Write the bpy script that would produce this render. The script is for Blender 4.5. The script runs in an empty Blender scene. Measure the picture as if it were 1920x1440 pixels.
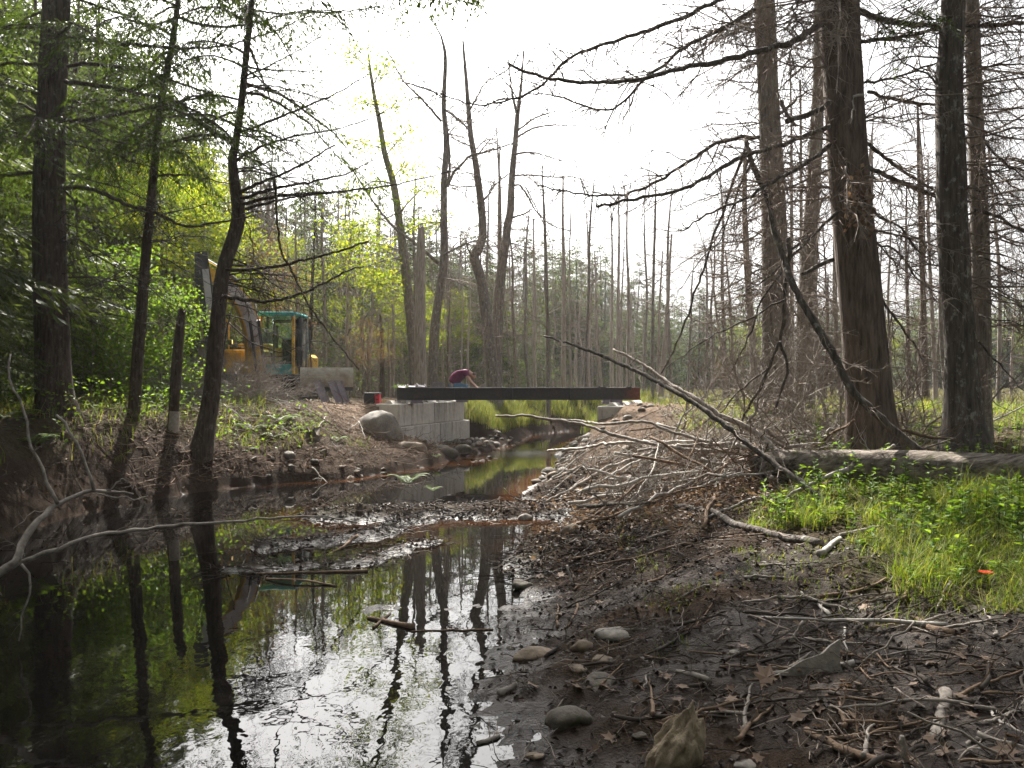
import bpy, bmesh, math, random
import numpy as np
from mathutils import Vector, Matrix

# ------------------------------------------------------------------ camera, sky, sun, exposure
scene = bpy.context.scene
COL = scene.collection
EYE = 1.95                      # metres above the water
F = 1600.0                      # focal length in photo pixels (1920 wide)
cam_d = bpy.data.cameras.new('camera')
cam_d.lens = 30.0; cam_d.sensor_width = 36.0
cam_d.clip_start = 0.05; cam_d.clip_end = 3000
cam = bpy.data.objects.new('camera', cam_d); COL.objects.link(cam)
cam.location = (0, 0, EYE); cam.rotation_euler = (math.radians(90), 0, 0)
scene.camera = cam

SUN_EL, SUN_AZ = 45.0, -15.0     # azimuth from +Y, negative = to the west of the view axis
world = bpy.data.worlds.new('World'); scene.world = world
world.use_nodes = True
wn = world.node_tree.nodes; wl = world.node_tree.links
wn.clear()
sky = wn.new('ShaderNodeTexSky'); sky.sky_type = 'NISHITA'; sky.sun_disc = False
sky.sun_elevation = math.radians(SUN_EL); sky.sun_rotation = math.radians(SUN_AZ)
sky.air_density = 1.0; sky.dust_density = 8.0; sky.ozone_density = 1.0
bg = wn.new('ShaderNodeBackground'); bg.inputs[1].default_value = 0.072
wo = wn.new('ShaderNodeOutputWorld')
veil = wn.new('ShaderNodeHueSaturation'); veil.inputs['Saturation'].default_value = 0.16   # thin white overcast
wl.new(sky.outputs[0], veil.inputs['Color']); wl.new(veil.outputs[0], bg.inputs[0]); wl.new(bg.outputs[0], wo.inputs[0])
sun_d = bpy.data.lights.new('sun', 'SUN'); sun_d.energy = 5.0; sun_d.angle = math.radians(0.5)
sun_d.color = (1.0, 0.95, 0.87)
sun = bpy.data.objects.new('sun', sun_d); COL.objects.link(sun)
sd = Vector((math.sin(math.radians(SUN_AZ)) * math.cos(math.radians(SUN_EL)),
             math.cos(math.radians(SUN_AZ)) * math.cos(math.radians(SUN_EL)), math.sin(math.radians(SUN_EL))))
sun.rotation_euler = sd.to_track_quat('Z', 'Y').to_euler(); sun.location = sd * 60
scene.view_settings.view_transform = 'Standard'; scene.view_settings.look = 'None'
scene.view_settings.exposure = 2.0; scene.view_settings.gamma = 1.0
scene.view_settings.use_curve_mapping = False
scene.render.engine = 'CYCLES'
scene.cycles.max_bounces = 7; scene.cycles.diffuse_bounces = 4; scene.cycles.glossy_bounces = 3
scene.cycles.transmission_bounces = 4; scene.cycles.volume_bounces = 0
scene.cycles.use_denoising = True
scene.cycles.caustics_reflective = False; scene.cycles.caustics_refractive = False
scene.cycles.sample_clamp_indirect = 4.0

R = np.random.default_rng(11)
random.seed(5)

def P(u, v, y):
    return np.array([(u - 960) / F * y, y, EYE - (v - 720) / F * y])

# ------------------------------------------------------------------ noise
def _hash(i, j, s):
    n = (i * 374761393 + j * 668265263 + s * 1442695041) & 0x7fffffff
    n = ((n ^ (n >> 13)) * 1274126177) & 0x7fffffff
    return ((n ^ (n >> 16)) & 0xffff) / 65535.0
def vnoise(x, y, s=0):
    x = np.asarray(x, float); y = np.asarray(y, float)
    i = np.floor(x).astype(np.int64); j = np.floor(y).astype(np.int64)
    fx = x - i; fy = y - j
    fx = fx * fx * (3 - 2 * fx); fy = fy * fy * (3 - 2 * fy)
    a = _hash(i, j, s); b = _hash(i + 1, j, s); c = _hash(i, j + 1, s); d = _hash(i + 1, j + 1, s)
    return (a * (1 - fx) + b * fx) * (1 - fy) + (c * (1 - fx) + d * fx) * fy - 0.5
def fbm(x, y, s=0, o=4, g=0.5):
    r = 0; a = 1.0
    for k in range(o):
        r = r + a * vnoise(x * 2 ** k + 17.3 * k, y * 2 ** k - 9.1 * k, s + k); a *= g
    return r

# ------------------------------------------------------------------ mesh builder
class MB:
    def __init__(s):
        s.v = []; s.q = []; s.t = []; s.qm = []; s.tm = []; s.n = 0
    def add(s, v, q=None, t=None, m=0):
        v = np.asarray(v, float).reshape(-1, 3)
        if q is not None and len(q):
            q = np.asarray(q, np.int64).reshape(-1, 4) + s.n; s.q.append(q); s.qm.append(np.full(len(q), m))
        if t is not None and len(t):
            t = np.asarray(t, np.int64).reshape(-1, 3) + s.n; s.t.append(t); s.tm.append(np.full(len(t), m))
        s.v.append(v); s.n += len(v)
        return s
    def tubes(s, pts, rad, sides=3, m=0, cap=False):
        """pts (N,K,3), rad (N,K): N tubes at once."""
        pts = np.asarray(pts, float); rad = np.asarray(rad, float)
        if pts.ndim == 2: pts = pts[None]; rad = rad[None]
        N, K, _ = pts.shape
        if N == 0: return s
        tan = np.gradient(pts, axis=1)
        tan /= np.linalg.norm(tan, axis=2, keepdims=True) + 1e-9
        mean = tan.mean(axis=1, keepdims=True)
        ref = np.where(np.abs(mean[..., 2:3]) > 0.75, np.array([0.31, 0.95, 0.0]), np.array([0.0, 0.0, 1.0]))
        a = np.cross(tan, np.broadcast_to(ref, tan.shape)); a /= np.linalg.norm(a, axis=2, keepdims=True) + 1e-9
        b = np.cross(tan, a)
        th = np.arange(sides) * 2 * math.pi / sides
        ring = pts[:, :, None, :] + rad[:, :, None, None] * (a[:, :, None, :] * np.cos(th)[None, None, :, None] + b[:, :, None, :] * np.sin(th)[None, None, :, None])
        v = ring.reshape(-1, 3)
        base = (np.arange(N) * K * sides)[:, None, None]
        k = (np.arange(K - 1) * sides)[None, :, None]
        i = np.arange(sides)[None, None, :]; j = (i + 1) % sides
        q = np.stack(np.broadcast_arrays(base + k + i, base + k + sides + i, base + k + sides + j, base + k + j), -1).reshape(-1, 4)
        t = []
        if cap:
            extra = np.concatenate([pts[:, 0], pts[:, -1]]); c0 = len(v)
            v = np.concatenate([v, extra])
            for n in range(N):
                for z in range(sides):
                    o = n * K * sides
                    t.append((c0 + n, o + z, o + (z + 1) % sides))
                    o += (K - 1) * sides
                    t.append((c0 + N + n, o + (z + 1) % sides, o + z))
        return s.add(v, q, t, m)
    def leaves(s, c, d, nrm, L, W, fold=0.15, m=0):
        """rhombus leaves: base c, direction d, normal nrm, length L, width W (arrays)."""
        c = np.asarray(c, float)
        d = d / (np.linalg.norm(d, axis=1, keepdims=True) + 1e-9)
        sd_ = np.cross(d, nrm); sd_ /= np.linalg.norm(sd_, axis=1, keepdims=True) + 1e-9
        n2 = np.cross(sd_, d)
        L = np.broadcast_to(np.asarray(L, float), (len(c),))[:, None]; W = np.broadcast_to(np.asarray(W, float), (len(c),))[:, None]
        mid = c + d * L * 0.45 + n2 * W * fold
        v = np.stack([c, mid + sd_ * W * 0.5, c + d * L, mid - sd_ * W * 0.5], 1).reshape(-1, 3)
        q = np.arange(len(c) * 4).reshape(-1, 4)
        return s.add(v, q, None, m)
    def blades(s, base, tip, side, w, bend, m=0):
        """grass blades of two quads + tip tri."""
        N = len(base)
        up = tip - base
        p1 = base + up * 0.4 - bend * 0.22; p2 = base + up * 0.75 - bend * 0.18
        w = np.asarray(w)[:, None]
        v = np.stack([base - side * w, base + side * w, p1 - side * w * .9, p1 + side * w * .9, p2 - side * w * .6, p2 + side * w * .6, tip], 1).reshape(-1, 3)
        o = (np.arange(N) * 7)[:, None]
        q = np.concatenate([o + np.array([0, 1, 3, 2]), o + np.array([2, 3, 5, 4])])
        t = o + np.array([4, 5, 6])
        return s.add(v, q, t, m)
    def box(s, c, size, rot=None, m=0, bev=0.0):
        x, y, z = [k / 2 for k in size]
        if bev <= 0:
            v = np.array([[-x, -y, -z], [x, -y, -z], [x, y, -z], [-x, y, -z], [-x, -y, z], [x, -y, z], [x, y, z], [-x, y, z]])
            q = [(0, 3, 2, 1), (4, 5, 6, 7), (0, 1, 5, 4), (1, 2, 6, 5), (2, 3, 7, 6), (3, 0, 4, 7)]; t = []
        else:
            b = bev; vs = []; idx = {}
            for sx in (-1, 1):
                for sy in (-1, 1):
                    for sz in (-1, 1):
                        for ax in range(3):
                            p = [sx * (x - b), sy * (y - b), sz * (z - b)]
                            p[ax] = (sx, sy, sz)[ax] * (x, y, z)[ax]
                            idx[(sx, sy, sz, ax)] = len(vs); vs.append(p)
            q = []; t = []
            for ax in range(3):
                o1, o2 = [k for k in range(3) if k != ax]
                for sg in (-1, 1):
                    f = []
                    for a_, b_ in ((-1, -1), (1, -1), (1, 1), (-1, 1)):
                        k = [0, 0, 0]; k[ax] = sg; k[o1] = a_; k[o2] = b_; f.append(idx[(k[0], k[1], k[2], ax)])
                    q.append(f)
                for a_ in (-1, 1):
                    for b_ in (-1, 1):
                        f = []
                        for ca, fc in ((-1, o1), (1, o1), (1, o2), (-1, o2)):
                            k = [0, 0, 0]; k[ax] = ca; k[o1] = a_; k[o2] = b_; f.append(idx[(k[0], k[1], k[2], fc)])
                        q.append(f)
            for sx in (-1, 1):
                for sy in (-1, 1):
                    for sz in (-1, 1):
                        t.append([idx[(sx, sy, sz, ax)] for ax in range(3)])
            v = np.array(vs)
        if rot is not None:
            v = v @ np.array(rot).T
        return s.add(v + np.asarray(c), q, t, m)
    def prism(s, poly, a, b, n, o, w, m=0):
        """poly: list of 2D pts in plane (a,b) at origin o, extruded by +-w/2 along n. Fan from centroid."""
        a, b, n, o = [np.asarray(k, float) for k in (a, b, n, o)]
        poly = np.asarray(poly, float); K = len(poly)
        base = o + poly[:, :1] * a + poly[:, 1:] * b
        v = np.concatenate([base - n * w / 2, base + n * w / 2])
        q = [(i, (i + 1) % K, K + (i + 1) % K, K + i) for i in range(K)]
        # triangulate by ear clipping through mathutils
        from mathutils.geometry import tessellate_polygon
        tr = tessellate_polygon([[Vector((p[0], p[1], 0)) for p in poly]])
        t = [tuple(k) for k in tr] + [tuple(K + i for i in reversed(k)) for k in tr]
        return s.add(v, q, t, m)
    def mesh(s, name, mats, origin=(0, 0, 0), smooth=False):
        me = bpy.data.meshes.new(name)
        if s.n == 0: return me
        v = np.concatenate(s.v) - np.asarray(origin, float)
        q = np.concatenate(s.q) if s.q else np.zeros((0, 4), np.int64)
        t = np.concatenate(s.t) if s.t else np.zeros((0, 3), np.int64)
        qm = np.concatenate(s.qm) if s.qm else np.zeros(0); tm = np.concatenate(s.tm) if s.tm else np.zeros(0)
        me.vertices.add(len(v)); me.vertices.foreach_set('co', v.astype(np.float32).ravel())
        loops = np.concatenate([q.ravel(), t.ravel()]).astype(np.int32)
        me.loops.add(len(loops)); me.loops.foreach_set('vertex_index', loops)
        nf = len(q) + len(t)
        me.polygons.add(nf)
        st = np.concatenate([np.arange(len(q)) * 4, len(q) * 4 + np.arange(len(t)) * 3]).astype(np.int32)
        me.polygons.foreach_set('loop_start', st)
        for k in (mats if isinstance(mats, (list, tuple)) else [mats]): me.materials.append(k)
        me.polygons.foreach_set('material_index', np.concatenate([qm, tm]).astype(np.int32))
        me.polygons.foreach_set('use_smooth', np.full(nf, smooth))
        me.update(calc_edges=True); me.validate()
        return me

def put(name, me, parent=None, loc=(0, 0, 0), label=None, cat=None, group=None, kind=None, rot=None, scale=None):
    o = bpy.data.objects.new(name, me); COL.objects.link(o)
    o.location = tuple(float(k) for k in loc)
    if rot is not None: o.rotation_euler = rot
    if scale is not None: o.scale = scale
    if parent is not None: o.parent = parent
    tag(o, label, cat, group, kind)
    return o
def tag(o, label=None, cat=None, group=None, kind=None):
    if label: o['label'] = label
    if cat: o['category'] = cat
    if group: o['group'] = group
    if kind: o['kind'] = kind
def thing(name, label, cat, loc, group=None, rotz=0):
    o = put(name, None, None, loc, label, cat, group); o.rotation_euler = (0, 0, rotz); o.empty_display_size = 0.1
    return o
def part(name, mb, mats, parent, smooth=False, kind=None, label=None):
    """mesh in world coordinates under an unrotated thing (or a part, whose own location is zero)"""
    root = parent
    while root.parent is not None: root = root.parent
    return put(name, mb.mesh(name, mats, root.location, smooth), parent, label=label, kind=kind)
def solo(name, mb, mats, label, cat, group=None, origin=None, smooth=False, kind=None):
    if origin is None:
        v = np.concatenate(mb.v); origin = np.array([v[:, 0].mean(), v[:, 1].mean(), v[:, 2].min()])
    return put(name, mb.mesh(name, mats, origin, smooth), None, origin, label, cat, group, kind)
def dup(o, loc, rot=None, scale=None, label=None, group=None):
    def cp(x, par):
        c = x.copy(); COL.objects.link(c)
        if par is not None: c.parent = par
        for ch in x.children: cp(ch, c)
        return c
    r = cp(o, None); r.location = tuple(float(k) for k in loc)
    if rot is not None: r.rotation_euler = rot
    if scale is not None: r.scale = scale if hasattr(scale, '__len__') else (scale,) * 3
    if label: r['label'] = label
    if group: r['group'] = group
    return r

# ------------------------------------------------------------------ materials
class N:
    def __init__(s, name):
        s.m = bpy.data.materials.new(name); s.m.use_nodes = True
        s.t = s.m.node_tree; s.t.nodes.clear()
        s.out = s.n('ShaderNodeOutputMaterial')
    def n(s, typ, **kw):
        x = s.t.nodes.new(typ)
        for k, v in kw.items(): setattr(x, k, v)
        return x
    def l(s, a, b): s.t.links.new(a, b)
    def pos(s, scale=(1, 1, 1), coord='Object'):
        tc = s.n('ShaderNodeTexCoord'); mp = s.n('ShaderNodeMapping'); mp.inputs['Scale'].default_value = scale
        s.l(tc.outputs[coord], mp.inputs['Vector']); return mp.outputs[0]
    def noise(s, vec, scale, detail=5, rough=0.6):
        x = s.n('ShaderNodeTexNoise'); x.inputs['Scale'].default_value = scale; x.inputs['Detail'].default_value = detail
        x.inputs['Roughness'].default_value = rough
        if vec is not None: s.l(vec, x.inputs['Vector'])
        return x.outputs['Fac']
    def ramp(s, fac, stops):
        x = s.n('ShaderNodeValToRGB'); e = x.color_ramp.elements
        while len(e) < len(stops): e.new(0.5)
        for k, (p, c) in enumerate(stops):
            e[k].position = p; e[k].color = (*c, 1) if hasattr(c, '__len__') else (c, c, c, 1)
        s.l(fac, x.inputs[0]); return x.outputs[0]
    def mix(s, fac, a, b, mode='MIX'):
        x = s.n('ShaderNodeMix'); x.data_type = 'RGBA'; x.blend_type = mode
        for k, (i, val) in enumerate(((0, fac), (6, a), (7, b))):
            if hasattr(val, 'is_linked') or isinstance(val, bpy.types.NodeSocket): s.l(val, x.inputs[i])
            elif i == 0: x.inputs[0].default_value = val
            else: x.inputs[i].default_value = (*val, 1)
        return x.outputs[2]
    def bump(s, h, strength, dist=0.02):
        x = s.n('ShaderNodeBump'); x.inputs['Strength'].default_value = strength; x.inputs['Distance'].default_value = dist
        s.l(h, x.inputs['Height']); return x.outputs[0]
    def pr(s, col, rough=0.8, metal=0.0, normal=None, spec=0.3):
        b = s.n('ShaderNodeBsdfPrincipled')
        for k, val in (('Base Color', col), ('Roughness', rough)):
            if isinstance(val, bpy.types.NodeSocket): s.l(val, b.inputs[k])
            else: b.inputs[k].default_value = (*val, 1) if hasattr(val, '__len__') else val
        b.inputs['Metallic'].default_value = metal
        b.inputs['Specular IOR Level'].default_value = spec
        if normal is not None: s.l(normal, b.inputs['Normal'])
        return b.outputs[0]
    def done(s, sh):
        s.l(sh, s.out.inputs[0]); return s.m

def m_bark(name, dark, light, zs=0.14, scale=26, bump=0.9, lichen=None, rough=0.95):
    k = N(name); p = k.pos((1, 1, zs))
    a = k.noise(p, scale, 6, 0.65); b = k.noise(k.pos((1, 1, 0.5)), 3.5, 4, 0.6)
    c = k.ramp(a, [(0.32, dark), (0.62, light)])
    c = k.mix(k.ramp(b, [(0.35, 0.0), (0.75, 0.55)]), c, tuple(x * 0.55 for x in light))
    if lichen:
        l = k.noise(k.pos((1, 1, .7)), 11, 5, 0.7)
        c = k.mix(k.ramp(l, [(0.55, 0.0), (0.64, 0.75)]), c, lichen)
    return k.done(k.pr(c, rough, 0, k.bump(a, bump, 0.03), 0.15))
def m_leaf(name, c1, c2, c3=None, trans=0.5, rough=0.5, tcol=None):
    k = N(name); g = k.n('ShaderNodeNewGeometry'); oi = k.n('ShaderNodeObjectInfo')
    st = [(0.0, c1), (1.0, c2)] if c3 is None else [(0.0, c1), (0.6, c2), (1.0, c3)]
    c = k.ramp(g.outputs['Random Per Island'], st)
    hs = k.n('ShaderNodeHueSaturation')
    mr = k.n('ShaderNodeMapRange'); mr.inputs[3].default_value = 0.75; mr.inputs[4].default_value = 1.2
    k.l(oi.outputs['Random'], mr.inputs[0]); k.l(mr.outputs[0], hs.inputs['Value']); k.l(c, hs.inputs['Color'])
    c = hs.outputs[0]
    d = k.pr(c, max(rough, .55), 0, None, 0.15)
    t = k.n('ShaderNodeBsdfTranslucent')
    tc = k.mix(1.0, c, tcol or (1.35, 1.3, 0.55), 'MULTIPLY'); k.l(tc, t.inputs[0])
    mx = k.n('ShaderNodeMixShader'); mx.inputs[0].default_value = trans
    k.l(d, mx.inputs[1]); k.l(t.outputs[0], mx.inputs[2])
    return k.done(mx.outputs[0])
def m_plain(name, col, rough=0.6, metal=0.0, var=0.25, scale=6, bump=0.0, spec=0.4, dirt=None):
    k = N(name); p = k.pos()
    a = k.noise(p, scale, 6, 0.65)
    c = k.ramp(a, [(0.3, tuple(x * (1 - var) for x in col)), (0.7, tuple(min(1, x * (1 + var)) for x in col))])
    if dirt:
        b = k.noise(p, scale * 0.45, 6, 0.7); c = k.mix(k.ramp(b, [(0.5, 0.0), (0.66, 0.8)]), c, dirt)
    return k.done(k.pr(c, rough, metal, k.bump(a, bump, 0.02) if bump else None, spec))
def m_rock(name, dark, light, moss=None):
    k = N(name); p = k.pos()
    a = k.noise(p, 4.5, 8, 0.68); b = k.noise(p, 30, 4, 0.6)
    c = k.mix(0.35, k.ramp(a, [(0.3, dark), (0.68, light)]), k.ramp(b, [(0.35, dark), (0.65, light)]))
    if moss: c = k.mix(k.ramp(k.noise(p, 6, 5), [(0.56, 0.0), (0.66, 0.8)]), c, moss)
    h = k.mix(0.3, a, b)
    return k.done(k.pr(c, 0.85, 0, k.bump(h, 0.6, 0.04), 0.3))

M = {}
M['bark_hemlock'] = m_bark('bark_hemlock', (0.022, 0.017, 0.014), (0.115, 0.088, 0.07), lichen=(.15, .14, .11))
M['bark_red'] = m_bark('bark_red', (0.034, 0.026, 0.021), (0.18, 0.138, 0.112), zs=0.16, scale=20, bump=1.0)
M['bark_grey'] = m_bark('bark_grey', (0.055, 0.047, 0.041), (0.27, 0.237, 0.208), lichen=(0.36, 0.35, 0.31))
M['bark_lichen'] = m_bark('bark_lichen', (0.03, 0.026, 0.023), (0.14, 0.12, 0.104), lichen=(0.29, 0.285, 0.25))
M['bark_dead'] = m_bark('bark_dead', (0.12, 0.10, 0.085), (0.44, 0.385, 0.34), zs=0.1, scale=30, bump=0.6)
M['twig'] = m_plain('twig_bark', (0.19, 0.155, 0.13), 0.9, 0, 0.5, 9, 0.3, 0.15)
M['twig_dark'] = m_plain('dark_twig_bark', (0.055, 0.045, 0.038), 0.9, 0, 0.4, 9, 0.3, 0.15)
M['stick'] = m_bark('stick_bark', (0.10, 0.086, 0.073), (0.31, 0.277, 0.245), zs=1, scale=14, bump=0.5)
M['stick_brown'] = m_bark('brown_stick_bark', (0.06, 0.042, 0.03), (0.22, 0.155, 0.11), zs=1, scale=14, bump=0.5)
M['stick_pale'] = m_bark('pale_stick_wood', (0.22, 0.2, 0.18), (0.47, 0.44, 0.4), zs=1, scale=14, bump=0.4)
M['wood_raw'] = m_bark('broken_wood', (0.28, 0.17, 0.09), (0.56, 0.38, 0.22), zs=0.2, scale=30, bump=0.5)
M['needle'] = m_leaf('hemlock_needles', (0.034, 0.055, 0.014), (0.07, 0.10, 0.024), None, 0.45, 0.6, (1.25, 1.3, 0.45))
M['needle_far'] = m_leaf('conifer_needles', (0.046, 0.066, 0.026), (0.10, 0.125, 0.045), None, 0.42, 0.6, (1.2, 1.2, 0.55))
M['maple'] = m_leaf('maple_leaves', (0.09, 0.14, 0.02), (0.16, 0.21, 0.028), (0.27, 0.26, 0.035), 0.6, 0.45, (1.5, 1.45, 0.5))
M['green_leaf'] = m_leaf('shrub_leaves', (0.05, 0.10, 0.02), (0.10, 0.16, 0.03), (0.15, 0.2, 0.04), 0.55, 0.45, (1.4, 1.4, 0.5))
M['red_leaf'] = m_leaf('red_maple_leaves', (0.14, 0.06, 0.04), (0.15, 0.10, 0.045), (0.12, 0.13, 0.04), 0.45, 0.6, (1.2, 1.1, 0.7))
M['grass'] = m_leaf('grass_blades', (0.07, 0.12, 0.016), (0.145, 0.185, 0.03), (0.27, 0.235, 0.085), 0.5, 0.4, (1.35, 1.4, 0.5))
M['marsh'] = m_leaf('marsh_grass', (0.11, 0.115, 0.055), (0.18, 0.175, 0.085), (0.27, 0.24, 0.14), 0.35, 0.6, (1.15, 1.1, 0.7))
M['sedge'] = m_leaf('marsh_sedge', (0.08, 0.11, 0.032), (0.15, 0.165, 0.05), (0.28, 0.23, 0.1), 0.38, 0.6, (1.15, 1.2, 0.6))
M['litter'] = m_leaf('dead_leaves', (0.08, 0.052, 0.037), (0.19, 0.135, 0.1), (0.36, 0.28, 0.21), 0.2, 0.7, (1.2, 1.0, 0.7))
M['litter_wet'] = m_leaf('sodden_leaves', (0.014, 0.010, 0.008), (0.035, 0.024, 0.018), (0.09, 0.065, 0.05), 0.05, 0.6, (1.1, 1.0, 0.8))
M['rock'] = m_rock('grey_stone', (0.09, 0.08, 0.07), (0.30, 0.27, 0.235))
M['rock_brown'] = m_rock('brown_stone', (0.07, 0.054, 0.04), (0.235, 0.18, 0.13))
M['rock_mossy'] = m_rock('mossy_stone', (0.04, 0.035, 0.028), (0.13, 0.11, 0.09), (0.04, 0.05, 0.02))

# ------------------------------------------------------------------ terrain
RSH = [(-3.2, -3), (-1.0, 2), (-.05, 4.3), (-.22, 5.1), (-.15, 6.2), (.0, 7.6), (.1, 8.4), (-.12, 9.2), (.15, 10.2), (.56, 11.1), (.75, 12.5),
       (.5, 13.8), (.15, 14.6), (.42, 16.9), (1.2, 20.8), (1.2, 24), (1.7, 27), (2.6, 31), (6, 33.5), (20, 35), (70, 37)]
LSH = [(70, 41), (20, 38), (5, 35.8), (2.2, 34.8), (.9, 32.8), (-.17, 27), (-.9, 24), (-1.5, 22), (-2.2, 19.5), (-3.5, 17.3), (-4.4, 16.9), (-5.2, 16),
       (-5.75, 15.2), (-6.1, 13.9), (-6.5, 12.7), (-6.4, 10.6), (-6.6, 6), (-6.6, -3)]
WPOLY = np.array(RSH + LSH)
def dist_line(x, y, pts):
    d = np.full(x.shape, 1e9)
    for (ax, ay), (bx, by) in zip(pts[:-1], pts[1:]):
        dx, dy = bx - ax, by - ay
        t = np.clip(((x - ax) * dx + (y - ay) * dy) / (dx * dx + dy * dy), 0, 1)
        d = np.minimum(d, np.hypot(x - ax - t * dx, y - ay - t * dy))
    return d
def inside(x, y):
    c = np.zeros(x.shape, bool); n = len(WPOLY)
    for i in range(n):
        ax, ay = WPOLY[i]; bx, by = WPOLY[(i + 1) % n]
        if ay == by: continue
        k = ((ay > y) != (by > y)) & (x < (bx - ax) * (y - ay) / (by - ay) + ax)
        c ^= k
    return c
def sstep(a, b, x):
    t = np.clip((x - a) / (b - a), 0, 1); return t * t * (3 - 2 * t)
WD = np.array([.33, .944]); WN = np.array([.944, -.33])     # along the abutment walls, and towards the stream (left wall)
LW0 = np.array([-3.0, 22.7]); RW0 = np.array([2.32, 23.25])
def hgt(x, y, fine=True):
    x = np.atleast_1d(np.asarray(x, float)); y = np.atleast_1d(np.asarray(y, float))
    wob = 0.25 * fbm(x * .9, y * .9, 3, 3)
    dr = dist_line(x, y, RSH); dl = dist_line(x, y, LSH); ins = inside(x, y)
    s_r = np.maximum(dr + wob * np.clip(dr, 0, 1), 0); s_l = np.maximum(dl + wob * np.clip(dl, 0, 1), 0)
    A = np.interp(y, [3, 5, 8, 9.5, 11, 14, 18, 30], [.45, .58, .82, .98, 1.16, 1.34, 1.4, 1.36])
    sc = np.interp(y, [10, 14, 20, 27, 33], [2.5, 2.2, 1.3, 1.2, 2.0])
    hr = A * (1 - np.exp(-(s_r / sc) ** 1.3))
    wl_ = np.interp(y, [10, 15, 16.5, 18, 20, 23, 27], [.65, .72, .92, 1.4, 1.7, 1.5, 1.05])
    hl = .16 * (1 - np.exp(-s_l / .12)) * sstep(1.6, .6, s_l) + np.where(s_l < 5, 1.46 * (0.65 * sstep(0, 2.3 * wl_, s_l) + 0.35 * (1 - np.exp(-s_l / (1.1 * wl_)))), 1.46) - 0.1 * sstep(28, 34, y)
    left = dl < dr
    h = np.where(left, hl, hr)
    h = np.where((y > 34), np.minimum(h, 1.32), h)
    # mound of scraped mud at the near end of the bank
    h = h + np.where(ins, 0, .14 * np.exp(-(((x - 3.3) / 1.5) ** 2 + ((y - 4.9) / .55) ** 2)) + .10 * np.exp(-(((x - 2.0) / .9) ** 2 + ((y - 3.4) / .7) ** 2)))
    # brush pile mound
    h = h + np.where(ins, 0, .10 * np.exp(-(((x - 2.6) / 1.2) ** 2 + ((y - 12.2) / 1.0) ** 2)))
    # undercut hump on the mud bank edge
    h = h + .12 * np.exp(-(((x - .45) / .5) ** 2 + ((y - 9.5) / .8) ** 2))
    # abutments: fill held behind the walls, low in front of them
    tl = (x - LW0[0]) * WD[0] + (y - LW0[1]) * WD[1]; nl = (x - LW0[0]) * WN[0] + (y - LW0[1]) * WN[1]
    on = sstep(-.35, .0, tl) * sstep(5.3, 4.8, tl)
    h = np.where(nl < -.35, h + on * np.maximum(0, 1.38 - h) * sstep(-4, -.8, nl), h)
    h = np.where(nl >= -.6, h + on * np.minimum(0, .22 - .06 * nl - h) * sstep(2.6, 1.6, nl), h)
    tr = (x - RW0[0]) * WD[0] + (y - RW0[1]) * WD[1]; nr = (x - RW0[0]) * WN[0] + (y - RW0[1]) * WN[1]
    on = sstep(-.5, .3, tr) * sstep(5.0, 4.4, tr)
    h = np.where(nr < -.0, h + on * np.minimum(0, .25 - h) * sstep(.2, -.2, nr) * sstep(-2.2, -1.2, nr), h)
    h = np.where(nr > .45, h + on * np.maximum(0, 1.36 - h) * sstep(.45, .8, nr), h)
    # stream bed with a bar of mud and litter across it
    dep = -np.minimum(np.minimum(dr, dl) * .45, .38)
    bar = np.exp(-((dist_line(x, y, [(-2.5, 12.6), (-1.2, 12.8), (.9, 12.9)]) / 1.15) ** 2)) * .49
    bar = np.maximum(bar, np.exp(-((dist_line(x, y, [(-2.9, 10.2), (-1.9, 10.9), (-1.3, 12.2)]) / .8) ** 2)) * .415)
    bar = np.maximum(bar, np.exp(-((dist_line(x, y, [(-2.9, 8.9), (-1.7, 9.2), (-1.0, 10.6)]) / .6) ** 2)) * .392)
    bar = np.maximum(bar, np.exp(-((dist_line(x, y, [(-1.2, 7.4), (.2, 7.5)]) / .55) ** 2)) * .385)
    bar = np.maximum(bar, np.exp(-((dist_line(x, y, [(-1.3, 20.6), (-.6, 22.3)]) / .6) ** 2)) * .36)
    h = np.where(ins, np.maximum(dep, -.38 + bar), h)
    near = np.clip(1.3 - y / 40, .2, 1)
    h = h + fbm(x * .55, y * .55, 21, 3) * .12 * np.clip(np.minimum(dr, dl) / 1.5, 0.0, 1) * ~ins
    if fine:
        h = h + near * (fbm(x * 3.1, y * 3.1, 31, 4, .6) * .055 + np.maximum(0, fbm(x * 7, y * 7, 41, 3)) * .05 + fbm(x * 5.3 + 4, y * 5.3, 51, 3, .7) * .03 + fbm(x * 13, y * 13, 61, 2, .6) * .018)
    h = h + sstep(90, 200, y) * 6 + sstep(14, 60, -x) * 2.0
    return h
def H(x, y): return float(hgt(x, y)[0])
def G(u, v, y0=2.2, y1=70.0):
    """where the ray through photo pixel (u, v) meets the ground or the water"""
    ys = np.geomspace(y0, y1, 500); p = (u - 960) / F * ys; z = EYE - (v - 720) / F * ys
    g = np.maximum(hgt(p, ys), 0.0)
    k = np.argmax(z <= g) if (z <= g).any() else len(ys) - 1
    return np.array([p[k], ys[k], g[k]])

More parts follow.
